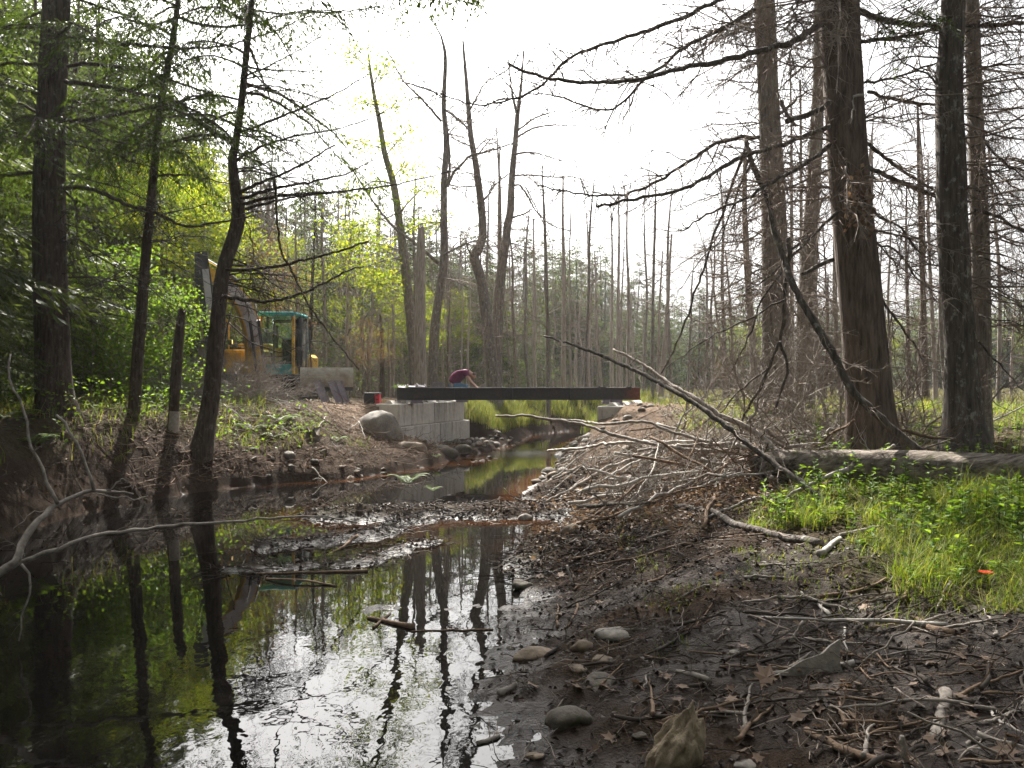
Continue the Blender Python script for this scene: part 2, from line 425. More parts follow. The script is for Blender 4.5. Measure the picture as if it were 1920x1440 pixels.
def axis(lo, a, b, hi, step, grow=1.09):
    core = list(np.arange(a, b, step)); s = step; up = []; x = b
    while x < hi: up.append(x); s *= grow; x += s
    up.append(hi); s = step; dn = []; x = a - step
    while x > lo: dn.append(x); s *= grow; x -= s
    dn.append(lo)
    return np.array(dn[::-1] + core + up)
gx = axis(-320, -7.5, 7.5, 320, .055); gy = axis(-60, 2.6, 15, 420, .05, 1.012)
GX, GY = np.meshgrid(gx, gy)
GZ = hgt(GX.ravel(), GY.ravel()).reshape(GX.shape)
ny, nx = GX.shape
mb = MB()
ii = (np.arange(ny - 1)[:, None] * nx + np.arange(nx - 1)[None, :])
mb.add(np.stack([GX, GY, GZ], -1), np.stack([ii, ii + 1, ii + nx + 1, ii + nx], -1))

k = N('ground'); p = k.pos()
at = lambda nm: k.n('ShaderNodeAttribute', attribute_name=nm).outputs['Fac']
n1 = k.noise(p, 2.2, 8, .7); n2 = k.noise(p, 19, 6, .7); n3 = k.noise(p, 70, 4, .6)
mud = k.mix(n2, (0.013, 0.009, 0.0062), (0.055, 0.037, 0.026))
soil = k.ramp(n2, [(0.25, (0.03, 0.02, 0.014)), (0.5, (0.075, 0.052, 0.037)), (0.75, (0.15, 0.11, 0.08))])
tan = k.ramp(n2, [(0.28, (0.075, 0.05, 0.034)), (0.7, (0.27, 0.20, 0.145))])
grn = k.ramp(n2, [(0.3, (0.032, 0.034, 0.016)), (0.7, (0.095, 0.09, 0.045))])
c = k.mix(at('litter'), mud, soil); c = k.mix(at('tan'), c, tan)
gm = k.n('ShaderNodeMath', operation='MULTIPLY'); k.l(at('green'), gm.inputs[0]); k.l(k.ramp(n1, [(.4, 0.2), (.62, 1.0)]), gm.inputs[1])
c = k.mix(gm.outputs[0], c, grn)
wet = at('wet')
rr = k.n('ShaderNodeMapRange'); rr.inputs[3].default_value = .95; rr.inputs[4].default_value = .38; k.l(wet, rr.inputs[0])
c = k.mix(wet, c, k.mix(1.0, c, (.55, .5, .5), 'MULTIPLY'))
hh = k.mix(.35, n2, n3)
M['ground'] = None
k.done(k.pr(c, rr.outputs[0], 0, k.bump(hh, 1.0, .06), .06))
sp_ = k.n('ShaderNodeMapRange'); sp_.inputs[3].default_value = .04; sp_.inputs[4].default_value = .45; k.l(wet, sp_.inputs[0])
k.l(sp_.outputs[0], [x for x in k.t.nodes if x.type == 'BSDF_PRINCIPLED'][0].inputs['Specular IOR Level']); M['ground'] = k.m
me = mb.mesh('ground', M['ground'], smooth=True)
xs, ys = GX.ravel(), GY.ravel(); zs = GZ.ravel()
dr_, dl_ = dist_line(xs, ys, RSH), dist_line(xs, ys, LSH)
right = dr_ < dl_; nz = fbm(xs * 1.1, ys * 1.1, 77, 4)
lit = np.clip(sstep(.05, .6, zs - .12) * np.where(right, sstep(7.5, 10.5, ys + nz * 2), .1) + .35 * sstep(.0, .3, nz), 0, 1)  # leaf litter; left bank kept darker, its shade painted into the soil colour
tanv = np.exp(-(((xs + 3.9) / 1.7) ** 2 + ((ys - 22.6) / 2.0) ** 2)) * .9 + np.exp(-(((xs - 4.6) / 2.2) ** 2 + ((ys - 23.5) / 3) ** 2)) * 1.4
tanv = np.clip(tanv * sstep(.25, .7, zs), 0, 1)
grnv = np.clip(sstep(2.2, 3.6, dr_) * right * sstep(4.6, 6.5, ys) + sstep(26, 31, ys) * sstep(.5, .9, zs) + .6 * (~right) * sstep(.5, 1.2, zs) * (nz > .05) + .5 * right * sstep(.1, .4, nz) * sstep(7, 9, ys), 0, 1) * (1 - tanv)
wetv = np.clip(sstep(.10 + nz * .15, .0, zs) + .5 * right * sstep(8.5, 6, ys) * sstep(.3, -.2, nz), 0, 1) * np.where(right | (dl_ < 0), 1.0, np.where(GZ.ravel() < .0, 1, .0)) * np.where(inside(xs, ys) & (dl_ < .7), 0, 1)
for nm, arr in (('litter', lit), ('tan', tanv), ('green', grnv), ('wet', wetv)):
    a = me.attributes.new(nm, 'FLOAT', 'POINT'); a.data.foreach_set('value', arr.astype(np.float32))
put('ground', me, kind='structure')

# water sheet
k = N('stream_water'); p = k.pos((1, 1, 1))
w1 = k.noise(k.pos((1, .8, 1)), 1.6, 2, .5); w2 = k.noise(k.pos((1.0, .7, 1)), 7.5, 2, .5); w3 = k.noise(k.pos((.5, 1.0, 1)), 9, 4, .6)
rif = k.n('ShaderNodeAttribute', attribute_name='riffle').outputs['Fac']
ripn = k.n('ShaderNodeAttribute', attribute_name='near').outputs['Fac']
hmix = k.mix(.22, w1, w2); hm2 = k.mix(rif, hmix, w3)
bm = k.n('ShaderNodeBump'); bm.inputs['Distance'].default_value = .02
bs = k.n('ShaderNodeMath', operation='MULTIPLY_ADD'); bs.inputs[1].default_value = .9; bs.inputs[2].default_value = .05
k.l(rif, bs.inputs[0])
bs2 = k.n('ShaderNodeMath', operation='ADD'); k.l(bs.outputs[0], bs2.inputs[0])
bs3 = k.n('ShaderNodeMath', operation='MULTIPLY'); bs3.inputs[1].default_value = .28; k.l(ripn, bs3.inputs[0]); k.l(bs3.outputs[0], bs2.inputs[1])
k.l(bs2.outputs[0], bm.inputs['Strength']); k.l(hm2, bm.inputs['Height'])
sh = k.n('ShaderNodeAttribute', attribute_name='shallow').outputs['Fac']
wc = k.mix(sh, (0.004, 0.0035, 0.003), (0.085, 0.034, 0.011))
b = k.n('ShaderNodeBsdfPrincipled'); k.l(wc, b.inputs['Base Color']); b.inputs['Roughness'].default_value = .015; b.inputs['IOR'].default_value = 1.34
k.l(bm.outputs[0], b.inputs['Normal'])
M['water'] = k.done(b.outputs[0])
wx = np.arange(-7.5, 9.0, .16); wy = np.arange(-3, 40, .16)
WX, WY = np.meshgrid(wx, wy); n_x = WX.shape[1]
ii = (np.arange(WX.shape[0] - 1)[:, None] * n_x + np.arange(n_x - 1)[None, :])
mb = MB().add(np.stack([WX, WY, WX * 0], -1), np.stack([ii, ii + 1, ii + n_x + 1, ii + n_x], -1))
mb.add([[9 - .12, 30, 0], [80, 30, 0], [80, 45, 0], [9 - .12, 45, 0]], [(0, 1, 2, 3)])
me = mb.mesh('water', M['water'], smooth=True)
co = np.zeros(len(me.vertices) * 3, np.float32); me.vertices.foreach_get('co', co); co = co.reshape(-1, 3)
wz = hgt(co[:, 0], co[:, 1])
shal = np.clip(sstep(-.26, -.03, wz) * sstep(9, 14, co[:, 1]) * sstep(-5.5, -3, co[:, 0]), 0, 1) * .6
riff = np.exp(-(((co[:, 0] - .5) / 1.2) ** 2 + ((co[:, 1] - 24) / 2.2) ** 2))
nearv = sstep(8.5, 4.5, co[:, 1])
for nm, arr in (('shallow', shal), ('riffle', riff), ('near', nearv)):
    a = me.attributes.new(nm, 'FLOAT', 'POINT'); a.data.foreach_set('value', arr.astype(np.float32))
put('water', me, kind='structure')

# ------------------------------------------------------------------ abutments of cast concrete blocks
k = N('cast_concrete'); p = k.pos()
a = k.noise(p, 7, 7, .65); s1 = k.noise(k.pos((1, 1, .16), 'Object'), 2.6, 6, .7)
oi = k.n('ShaderNodeObjectInfo')
c = k.ramp(a, [(0.25, (.42, .395, .36)), (0.75, (.66, .63, .58))])
c = k.mix(k.ramp(s1, [(.53, 0.0), (.66, .75)]), c, (.17, .12, .085))
hs = k.n('ShaderNodeHueSaturation'); mr = k.n('ShaderNodeMapRange'); mr.inputs[3].default_value = .78; mr.inputs[4].default_value = 1.12
k.l(oi.outputs['Random'], mr.inputs[0]); k.l(mr.outputs[0], hs.inputs['Value']); k.l(c, hs.inputs['Color'])
M['concrete'] = k.done(k.pr(hs.outputs[0], .9, 0, k.bump(k.noise(p, 40, 5, .7), .35, .01), .25))

def block(o2, d, nrm, t0, t1, z0, z1, depth, label, key=True):
    """block from t0 to t1 along d from o2, depth going against nrm; V ridge on top"""
    L = t1 - t0 - .012; c2 = o2 + d * (t0 + t1) / 2 - nrm * depth / 2
    t = thing('concrete_block', label, 'concrete block', (c2[0], c2[1], z0), 'cast concrete blocks of the bridge abutments')
    rot = np.array([[d[0], -d[1], 0], [d[1], d[0], 0], [0, 0, 1]])
    mb = MB().box((c2[0], c2[1], (z0 + z1) / 2), (L, depth, z1 - z0 - .006), rot, bev=.022)
    part('body', mb, M['concrete'], t)
    if key:
        mb = MB(); d3 = np.array([d[0], d[1], 0])
        mb.prism([(-.13, 0), (.13, 0), (.05, .085), (-.05, .085)], [nrm[0], nrm[1], 0], [0, 0, 1], d3, [c2[0], c2[1], z1 - .001], L * .8)
        part('ridge', mb, M['concrete'], t)
    return t
zb, zm, zt = .2, .81, 1.42
lab_l = ['small pale end block on the top course beside the big boulder', 'wide rust streaked block on the top course under the steel beam',
         'narrow grey block on the top course of the long wall', 'wide clean block ending the top course by the sedge']
for (a_, b_), lb in zip([(0, .75), (.75, 2.25), (2.25, 3.0), (3.0, 4.55)], lab_l):
    block(LW0, WD, WN, a_, b_, zm, zt, .72, lb)
lab_b = ['bottom course block half hidden behind the big boulder', 'bottom course block with dark rust stains beneath the top wide block',
         'narrow pale block on the bottom course of the wall', 'square pale block on the bottom course next to the last', 'wide pale last block of the bottom course over the stones']
for (a_, b_), lb in zip([(-.3, .85), (.85, 1.83), (1.83, 2.53), (2.53, 3.4), (3.4, 4.85)], lab_b):
    block(LW0 + WN * .06, WD, WN, a_, b_, zb, zm, .74, lb, False)
for i, (a_, b_) in enumerate([(0, 1.45), (1.45, 2.9), (2.9, 4.35)]):
    block(RW0, WD, -WN, a_, b_, .74, 1.35, .72, ['block with a notched ridge facing the pool under the rusty beam end', 'block behind the notched block under the bridge deck beams',
          'last block of the far abutment top course'][i])
block(RW0 - WN * .0 - WD * .02, WD, -WN, -.05, 1.5, .12, .737, .8, 'lower block in the debris beneath the notched block', False)

# ------------------------------------------------------------------ steel bridge beams
k = N('weathered_steel'); tc = k.n('ShaderNodeTexCoord'); p = tc.outputs['Object']
a = k.noise(p, 3, 6, .7); b2 = k.noise(p, 18, 5, .65)
sx = k.n('ShaderNodeSeparateXYZ'); k.l(p, sx.inputs[0])
rt = k.n('ShaderNodeMapRange'); rt.inputs[1].default_value = 6.3; rt.inputs[2].default_value = 6.72; k.l(sx.outputs[0], rt.inputs[0])
c = k.ramp(b2, [(.3, (.018, .017, .017)), (.7, (.05, .045, .042))])
c = k.mix(k.ramp(a, [(.56, 0.0), (.7, .5)]), c, (.11, .05, .03))
c = k.mix(rt.outputs[0], c, k.ramp(b2, [(.3, (.07, .02, .012)), (.7, (.20, .06, .035))]))
M['steel'] = k.done(k.pr(c, .62, .25, k.bump(b2, .25, .01), .5))
M['plate'] = m_plain('primed_steel_plate', (.2, .17, .2), .55, .3, .25, 9, .1)
BL = 6.85
BA = math.atan2(.9, 6.8)
def ibeam(x, y, z0, label):
    t = thing('steel_beam', label, 'steel beam', (x, y, z0), 'steel beams spanning the stream', BA)
    t.rotation_euler = (0, 0, BA)
    def pp(name, mb, **kw): return put(name, mb.mesh(name, M['steel'], (0, 0, 0)), t, **kw)
    pp('flange', MB().box((BL / 2, 0, .011), (BL, .21, .022), bev=.004))
    pp('web', MB().box((BL / 2, 0, .17), (BL - .02, .014, .296)))
    pp('flange', MB().box((BL / 2, 0, .329), (BL, .21, .022), bev=.004))
    for sx_ in (1.58, 3.2, 4.82):
        for sy in (-1, 1):
            pp('stiffener', MB().box((sx_, sy * .05, .17), (.012, .085, .294)))
    return t
B0 = P(743.5, 750.5, 23.3)
ibeam(B0[0], B0[1], 1.505, 'dark steel beam facing the pool with one rusty red end')
ibeam(B0[0] + .08, B0[1] + 1.55, 1.505, 'middle dark steel beam behind the one facing the pool')
ibeam(B0[0] + .16, B0[1] + 3.1, 1.505, 'steel beam at the back of the bridge beyond the crouching worker')
def beam_pt(s, off=0, z=0):
    return np.array([B0[0] + s * math.cos(BA) - off * math.sin(BA), B0[1] + s * math.sin(BA) + off * math.cos(BA), 1.505 + z])
M['timber'] = m_plain('sawn_timber', (.42, .30, .18), .85, 0, .2, 12, .2)
M['black'] = m_plain('black_plastic', (.012, .012, .013), .45, 0, .3, 10, 0, .4)
M['red_plastic'] = m_plain('red_plastic', (.55, .03, .05), .45, 0, .1, 10, 0, .4)
# bearing pads under the beams
for s, o, lb in ((.55, 0, 'flat steel pad on the top course under the end of the beam by the toolbox'), (1.9, 1.55, 'flat steel pad under the middle beam on the long wall'),
                 (6.15, 0, 'flat dark pad between the notched block and the rusty beam end'), (6.3, 1.55, 'flat dark pad under the middle beam on the far abutment')):
    q = beam_pt(s, o); zt_ = 1.42 if s < 3 else 1.35
    hgt_ = 1.505 - zt_
    t = thing('bearing_pad', lb, 'bearing pad', (q[0], q[1], zt_), None, BA)
    for j in range(2):
        put('plate', MB().box((0, 0, hgt_ * (.25 + .5 * j)), (.34 - .05 * j, .3 - .03 * j, hgt_ * .49), bev=.004).mesh('plate', M['plate']), t)
# bolted braces lying on the beam
def brace(name, loc, L, W, rot, label, group, n=4, both=True):
    """steel channel with bolt holes at its ends"""
    t = thing(name, label, 'steel brace', loc, group); t.rotation_euler = rot
    mb = MB(); hole = .035
    rows = [(-L / 2 + .05), (L / 2 - .05)] if both else [0]
    # a plate with square bolt holes: strips around the holes
    xs_ = [-W / 2] + [(-W / 2 + (k + .5) * W / n) for k in range(n)] + [W / 2]
    for e in (-1, 1):
        y0 = e * L / 2; y1 = e * (L / 2 - .03); y2 = y1 - e * hole; y3 = y2 - e * .03
        for ya, yb in ((y0, y1), (y2, y3)): mb.box((0, (ya + yb) / 2, 0), (W, abs(ya - yb), .012))
        for k_ in range(n + 1):
            cx = -W / 2 + k_ * W / n; w_ = W / n - hole
            mb.box((min(max(cx, -W / 2 + w_ / 4), W / 2 - w_ / 4), (y1 + y2) / 2, 0), (w_ * (.5 if k_ in (0, n) else 1), hole, .011))
    put('plate', mb.mesh('plate', M['plate']), t)
    put('web', MB().box((0, 0, -.002), (W, L - .19, .012)).mesh('web', M['plate']), t)
    for s_ in (-1, 1): put('flange', MB().box((s_ * (W / 2 + .006), 0, .02), (.011, L - .02, .06)).mesh('flange', M['plate']), t)
    return t
q = beam_pt(.95, .0, .345)
for j, (s, tilt, lb) in enumerate(((.14, .08, 'steel brace lying across the beam end nearest the toolbox'), (.42, .05, 'second steel brace on the beam from the toolbox'),
                                   (.68, .1, 'third steel brace on the beam from the toolbox, slightly raised'))):
    q = beam_pt(s, .75, .365 + .012 * j); brace('steel_brace', q, 1.75, .2, (tilt * .3, tilt, BA), lb, 'bolted braces laid on the beams')
q = beam_pt(1.12, .02, .42); brace('steel_brace', q, .16, .26, (math.radians(80), 0, BA), 'short brace with bolt holes standing upright on the beam beside the worker', 'bolted braces laid on the beams', 3)
for s, w_, lb in ((5.72, .22, 'rusty clamp on the beam over the notched block'), (6.5, .17, 'small clamp at the rusty tip of the beam')):
    q = beam_pt(s, 0, .341)
    t = thing('beam_clamp', lb, 'clamp', q, None, BA)
    put('jaw', MB().box((0, 0, .012), (w_, .23, .022), bev=.004).mesh('jaw', M['steel']), t)
    put('nut', MB().box((-w_ * .3, -.05, .034), (.03, .03, .022), bev=.004).mesh('nut', M['steel']), t)
    put('nut', MB().box((w_ * .3, -.05, .034), (.03, .03, .022), bev=.004).mesh('nut', M['steel']), t)
    put('hook', MB().box((0, -.113, -.02), (w_ * .8, .014, .07)).mesh('hook', M['steel']), t)

# ------------------------------------------------------------------ toolbox and boards
q = P(698, 755, 23.3); gz = H(q[0], q[1]); q[2] = max(gz, 1.42)
t = thing('toolbox', 'black toolbox with a red end panel standing on the dirt by the beam', 'toolbox', (q[0], q[1], q[2] - .03))
part('body', MB().box(q + [-.06, 0, .13], (.30, .28, .27), bev=.02), M['black'], t)
part('end_panel', MB().box(q + [.155, 0, .13], (.13, .27, .26), bev=.02), M['red_plastic'], t, label='red ribbed end panel')
part('lid', MB().box(q + [0, 0, .277], (.45, .3, .03), bev=.012), M['black'], t)
for j in range(4): part('rib', MB().box(q + [.155, -.138, .05 + j * .055], (.075, .012, .022)), M['black'] if j % 2 else M['red_plastic'], t)
q2 = P(730, 756, 23.25); q2[2] = max(H(q2[0], q2[1]), 1.40)
t = thing('wooden_crate', 'low frame of pale boards on the dirt between toolbox and beam', 'crate', (q2[0], q2[1], q2[2] - .02))
for dz in (.02, .1):
    part('board', MB().box(q2 + [0, -.1, dz], (.40, .025, .06)), M['timber'], t); part('board', MB().box(q2 + [0, .12, dz], (.40, .025, .06)), M['timber'], t)
for dx in (-.18, .02, .18): part('batten', MB().box(q2 + [dx, -.125, .06], (.03, .024, .16)), M['timber'], t)

# ------------------------------------------------------------------ tree tools
def smooth(pts, n):
    """Catmull-Rom through pts, n samples"""
    pts = np.asarray(pts, float)
    if len(pts) == 2: return pts[0] + (pts[1] - pts[0]) * np.linspace(0, 1, n)[:, None]
    q = np.concatenate([[2 * pts[0] - pts[1]], pts, [2 * pts[-1] - pts[-2]]])
    seg = np.linalg.norm(np.diff(pts[:, :3], axis=0), axis=1); cum = np.concatenate([[0], np.cumsum(seg)]); cum /= cum[-1]
    out = []
    for t in np.linspace(0, 1, n):
        i = min(max(int(np.searchsorted(cum, t, side='right')) - 1, 0), len(pts) - 2)
        u = (t - cum[i]) / max(cum[i + 1] - cum[i], 1e-9)
        a, b, c, d = q[i], q[i + 1], q[i + 2], q[i + 3]
        out.append(.5 * (2 * b + (c - a) * u + (2 * a - 5 * b + 4 * c - d) * u * u + (3 * b - a - 3 * c + d) * u ** 3))
    return np.array(out)
def rnd_dirs(n, rg):
    v = rg.normal(size=(n, 3)); return v / np.linalg.norm(v, axis=1, keepdims=True)
def twig_curves(start, d, L, K, droop, jit, rg):
    """(N,K,3) curves from start along d of length L, sagging by droop, wandering by jit"""
    n = len(start); t = np.linspace(0, 1, K)
    p = start[:, None, :] + d[:, None, :] * (L[:, None] * t)[..., None]
    p[..., 2] -= droop * L[:, None] * t ** 2
    w = rg.normal(size=(n, K, 3)) * jit; w[:, 0] = 0; w = np.cumsum(w, axis=1)
    return p + w * L[:, None, None] / K
def twigs_on(mb, path, rad, n, lmin, lmax, rg, droop=.15, t0=.1, levels=2, ang=(.6, 1.25), r0=None, sub=3, m=0, K=5, flat=0.0, up=0.0, thin=1.0):
    """side twigs along a limb (path (K,3), rad (K,)), with sub-twigs; returns the tips"""
    if n <= 0: return np.zeros((0, 3))
    path = np.asarray(path); rad = np.asarray(rad)
    f = rg.uniform(t0, 1, n) * (len(path) - 1); i = np.minimum(f.astype(int), len(path) - 2); fr = (f - i)[:, None]
    st = path[i] * (1 - fr) + path[i + 1] * fr; tn = path[i + 1] - path[i]; tn /= np.linalg.norm(tn, axis=1, keepdims=True)
    r = (rad[i] * (1 - fr[:, 0]) + rad[i + 1] * fr[:, 0])
    o = rnd_dirs(n, rg); o[:, 2] *= (1 - flat); o[:, 2] += up; o -= tn * (o * tn).sum(1, keepdims=True); o /= np.linalg.norm(o, axis=1, keepdims=True) + 1e-9
    a = rg.uniform(*ang, n)[:, None]
    d = tn * np.cos(a) + o * np.sin(a)
    L = rg.uniform(lmin, lmax, n) * (1 - .45 * f / (len(path) - 1))
    c = twig_curves(st, d, L, K, droop, .22, rg)
    rr = np.maximum(np.minimum(r * .55, .0035 + .006 * L) * thin, .0026 * thin) if r0 is None else np.full(n, r0)
    R_ = rr[:, None] * np.linspace(1, .35, K)[None]
    mb.tubes(c, R_, 3, m)
    tips = c[:, -1]
    if levels > 1:
        st2 = []; d2 = []; L2 = []; r2 = []
        for k_ in range(sub):
            j = rg.integers(1, K - 1, n); t_ = c[np.arange(n), j + 1] - c[np.arange(n), j]; t_ /= np.linalg.norm(t_, axis=1, keepdims=True) + 1e-9
            o = rnd_dirs(n, rg); o[:, 2] *= (1 - flat); o -= t_ * (o * t_).sum(1, keepdims=True); o /= np.linalg.norm(o, axis=1, keepdims=True) + 1e-9
            st2.append(c[np.arange(n), j]); d2.append(t_ * .75 + o * .66); L2.append(L * rg.uniform(.25, .55, n)); r2.append(rr * .55)
        st2 = np.concatenate(st2); d2 = np.concatenate(d2); L2 = np.concatenate(L2); r2 = np.concatenate(r2)
        c2 = twig_curves(st2, d2, L2, 4, droop, .25, rg)
        mb.tubes(c2, np.maximum(r2, .0018)[:, None] * np.linspace(1, .4, 4)[None], 3, m)
        tips = np.concatenate([tips, c2[:, -1]])
    return tips
def trunk_mesh(mb, pts, rad, sides=16, step=.14, flare=.55, lump=.05, rg=R, m=0, top=False):
    L = np.linalg.norm(np.diff(pts, axis=0), axis=1).sum(); n = max(6, int(L / step))
    pr4 = smooth(np.concatenate([np.asarray(pts, float), np.asarray(rad, float)[:, None]], 1), n)
    c = pr4[:, :3]; r = pr4[:, 3]
    hgt_ = c[:, 2] - c[0, 2]
    th = np.arange(sides) * 2 * math.pi / sides
    lob = 1 + .28 * np.sin(th * 4 + rg.uniform(0, 6)) + .15 * np.sin(th * 7 + rg.uniform(0, 6))
    fl = flare * np.exp(-hgt_ / (r[0] * 1.7 + .03))
    rr = r[:, None] * (1 + fl[:, None] * lob[None] + lump * fbm(th[None] * 1.6 + 3, c[:, 2:3] * 2.2, int(rg.integers(999)), 3) + lump * .6 * np.sin(th * 5 + hgt_[:, None] * .9)[:, :] * .5)
    tan_ = np.gradient(c, axis=0); tan_ /= np.linalg.norm(tan_, axis=1, keepdims=True)
    a = np.cross(tan_, [0, 1, 0.02]); a /= np.linalg.norm(a, axis=1, keepdims=True); b_ = np.cross(tan_, a)
    v = c[:, None] + rr[..., None] * (a[:, None] * np.cos(th)[None, :, None] + b_[:, None] * np.sin(th)[None, :, None])
    i = np.arange(sides)[None]; j = (i + 1) % sides; k_ = (np.arange(n - 1) * sides)[:, None]
    q = np.stack(np.broadcast_arrays(k_ + i, k_ + sides + i, k_ + sides + j, k_ + j), -1)
    vv = v.reshape(-1, 3); t = None
    if top:
        o = (n - 1) * sides; up_ = tan_[-1] * r[-1]
        vv = vv.copy(); vv[o:] += np.outer(rg.uniform(-.3, 1.3, sides), up_)
        vv = np.concatenate([vv, [c[-1] - up_ * .3]]); t = [(o + z, o + (z + 1) % sides, len(vv) - 1) for z in range(sides)]
    mb.add(vv, q, t, m)
    return c, r
def at_height(c, r, z):
    k_ = np.clip(np.searchsorted(c[:, 2], z), 1, len(c) - 1); f = (z - c[k_ - 1, 2]) / max(c[k_, 2] - c[k_ - 1, 2], 1e-6)
    return c[k_ - 1] * (1 - f) + c[k_] * f, r[k_ - 1] * (1 - f) + r[k_] * f
def fronds(mbl, path, width, n, L, W, rg, droop=.4, t0=.15, m=0):
    """flattened evergreen sprays along a branch path"""
    f = (t0 + (1 - t0) * rg.uniform(0, 1, n) ** .8) * (len(path) - 1); i = np.minimum(f.astype(int), len(path) - 2); fr = (f - i)[:, None]
    st = path[i] * (1 - fr) + path[i + 1] * fr; tn = path[i + 1] - path[i]; tn /= np.linalg.norm(tn, axis=1, keepdims=True) + 1e-9
    side = np.cross(tn, [0, 0, 1.0]); side /= np.linalg.norm(side, axis=1, keepdims=True) + 1e-9
    T = f / (len(path) - 1)
    wt = width * np.clip(1.15 - .85 * np.abs(T - .45) * 1.4, .15, 1)
    # side twigs at regular stations, leaflets gathered along each of them
    nst = max(5, int(np.linalg.norm(np.diff(path, axis=0), axis=1).sum() / .13))
    stn = np.round(T * nst) / nst; hh_ = (np.round(T * nst) * 7919 % 101) / 101.0
    sgn = np.where(rg.uniform(size=n) < .5, -1, 1.0)
    u = rg.uniform(0, 1, n)
    s = sgn * u * wt * (.6 + .6 * hh_)
    fwd = np.abs(s) * .45 + rg.normal(0, .012, n)
    i2 = np.minimum((stn * (len(path) - 1)).astype(int), len(path) - 2); fr2 = (stn * (len(path) - 1) - i2)[:, None]
    base = path[i2] * (1 - fr2) + path[i2 + 1] * fr2
    pos = base + side * s[:, None] + tn * fwd[:, None]
    pos[:, 2] -= droop * s ** 2 / max(width, .1) + droop * .35 * np.abs(s) * hh_
    pos += rg.normal(0, .012, (n, 3))
    d = side * np.sign(s)[:, None] * .6 + tn * .8 + rg.normal(0, .35, (n, 3)); d[:, 2] -= .35 * droop * 2
    nrm = np.array([0, 0, 1.0]) + rg.normal(0, .45, (n, 3))
    mbl.leaves(pos, d, nrm, rg.uniform(.7, 1.3, n) * L, rg.uniform(.7, 1.3, n) * W, .1, m)

# ------------------------------------------------------------------ prototypes for the forest
def conifer(seed, H_, Rm, nb, per, L, W, z0=.12, droop=.35, bare=0.0):
    rg = np.random.default_rng(seed); tr = MB(); lf = MB()
    bend = rg.normal(0, .02 * H_, 2)
    pts = [(0, 0, -.4), (bend[0] * .3, bend[1] * .3, H_ * .4), (bend[0], bend[1], H_)]
    c, r = trunk_mesh(tr, pts, [H_ * .013, H_ * .009, .01], 8, .6, .3, .03, rg)
    zf = np.sort(rg.uniform(z0, .985, nb) ** .9)
    for k_, z in enumerate(zf):
        b, rr = at_height(c, r, z * H_); az = k_ * 2.4 + rg.normal(0, .4)
        Lb = Rm * (min(1, (1 - z) * 1.45) ** .85) * rg.uniform(.65, 1.15) + .15
        dx = np.array([math.cos(az), math.sin(az), 0])
        t = np.linspace(0, 1, 6)[:, None]
        path = b + dx * Lb * t + np.array([0, 0, 1]) * (Lb * (.18 * t - droop * t ** 2))
        tr.tubes(path, np.linspace(.009 * Lb + .006, .004, 6), 3)
        if rg.uniform() < bare * (1 - z): continue
        fronds(lf, path, Lb * .38, int(per * (Lb / Rm) ** 1.3) + 4, L, W, rg, .5)
    return tr, lf
def broadleaf(seed, H_, Rm, ncl, per, L, crown0=.3, rt=.012, flat=.55):
    rg = np.random.default_rng(seed); tr = MB(); lf = MB()
    bend = rg.normal(0, .03 * H_, 2)
    c, r = trunk_mesh(tr, [(0, 0, -.4), (bend[0] * .6, bend[1] * .3, H_ * .45), (bend[0], bend[1], H_ * .97)], [H_ * rt, H_ * rt * .7, .012], 8, .5, .3, .04, rg)
    for k_ in range(ncl):
        z = crown0 + (1 - crown0) * (k_ + rg.uniform()) / ncl
        b, rr = at_height(c, r, z * H_ * .95); az = k_ * 2.4 + rg.normal(0, .5)
        Lb = Rm * (1 - ((z - crown0) / (1 - crown0)) ** 1.7) * rg.uniform(.5, 1.1) + .25
        d = np.array([math.cos(az), math.sin(az), rg.uniform(.25, .75)])
        path = smooth([b, b + d * Lb * .5 + [0, 0, .05 * Lb], b + d * Lb + rg.normal(0, .1 * Lb, 3)], 6)
        rad = np.linspace(min(rr * .6, .012 * Lb + .006), .004, 6)
        tr.tubes(path, rad, 4)
        tips = twigs_on(tr, path, rad, int(3 + Lb * 3.5), .3, .95, rg, .02, .3, 1)
        ce = np.concatenate([tips, path[3:]]); n = int(per * (.4 + Lb / Rm)); j = rg.integers(0, len(ce), n)
        off = rg.normal(0, 1, (n, 3)) * np.array([.3, .3, .3 * flat]) * (.6 + .3 * Lb / Rm)
        lf.leaves(ce[j] + off, rnd_dirs(n, rg) * [1, 1, .5] - [0, 0, .4], np.array([0, 0, 1.0]) + rg.normal(0, .6, (n, 3)), rg.uniform(.7, 1.25, n) * L, rg.uniform(.65, 1.1, n) * L * .85, .2)
    return tr, lf
def snag(seed, H_, r0, nb, Lm, ntw, taper=.35, droop=.1, top=True, z0=.3, up=.25, sub=3):
    """bare dead tree: trunk + bare branches"""
    rg = np.random.default_rng(seed); tr = MB(); br = MB()
    w = rg.normal(0, .012 * H_, (4, 2))
    pts = [(0, 0, -.4)] + [(w[:k_ + 1, 0].sum(), w[:k_ + 1, 1].sum(), H_ * (k_ + 1) / 4) for k_ in range(4)]
    c, r = trunk_mesh(tr, pts, [r0, r0 * .85, r0 * .7, r0 * .55, r0 * taper], 8, .4, .35, .05, rg, 0, top)
    for k_ in range(nb):
        z = z0 + (1 - z0) * rg.uniform() ; b, rr = at_height(c, r, z * H_); az = rg.uniform(0, 6.28)
        Lb = Lm * rg.uniform(.3, 1) * (1.15 - .7 * z); d = np.array([math.cos(az), math.sin(az), up + rg.normal(0, .2)])
        path = twig_curves(b[None], d[None], np.array([Lb]), 6, droop, .18, rg)[0]
        rad = np.linspace(min(rr * .5, .011 * Lb + .004), .003, 6)
        br.tubes(path, rad, 4)
        twigs_on(br, path, rad, ntw, .2 * Lm * .5, .5 * Lm * .5, rg, droop, .15, 2, sub=sub)
    return tr, br

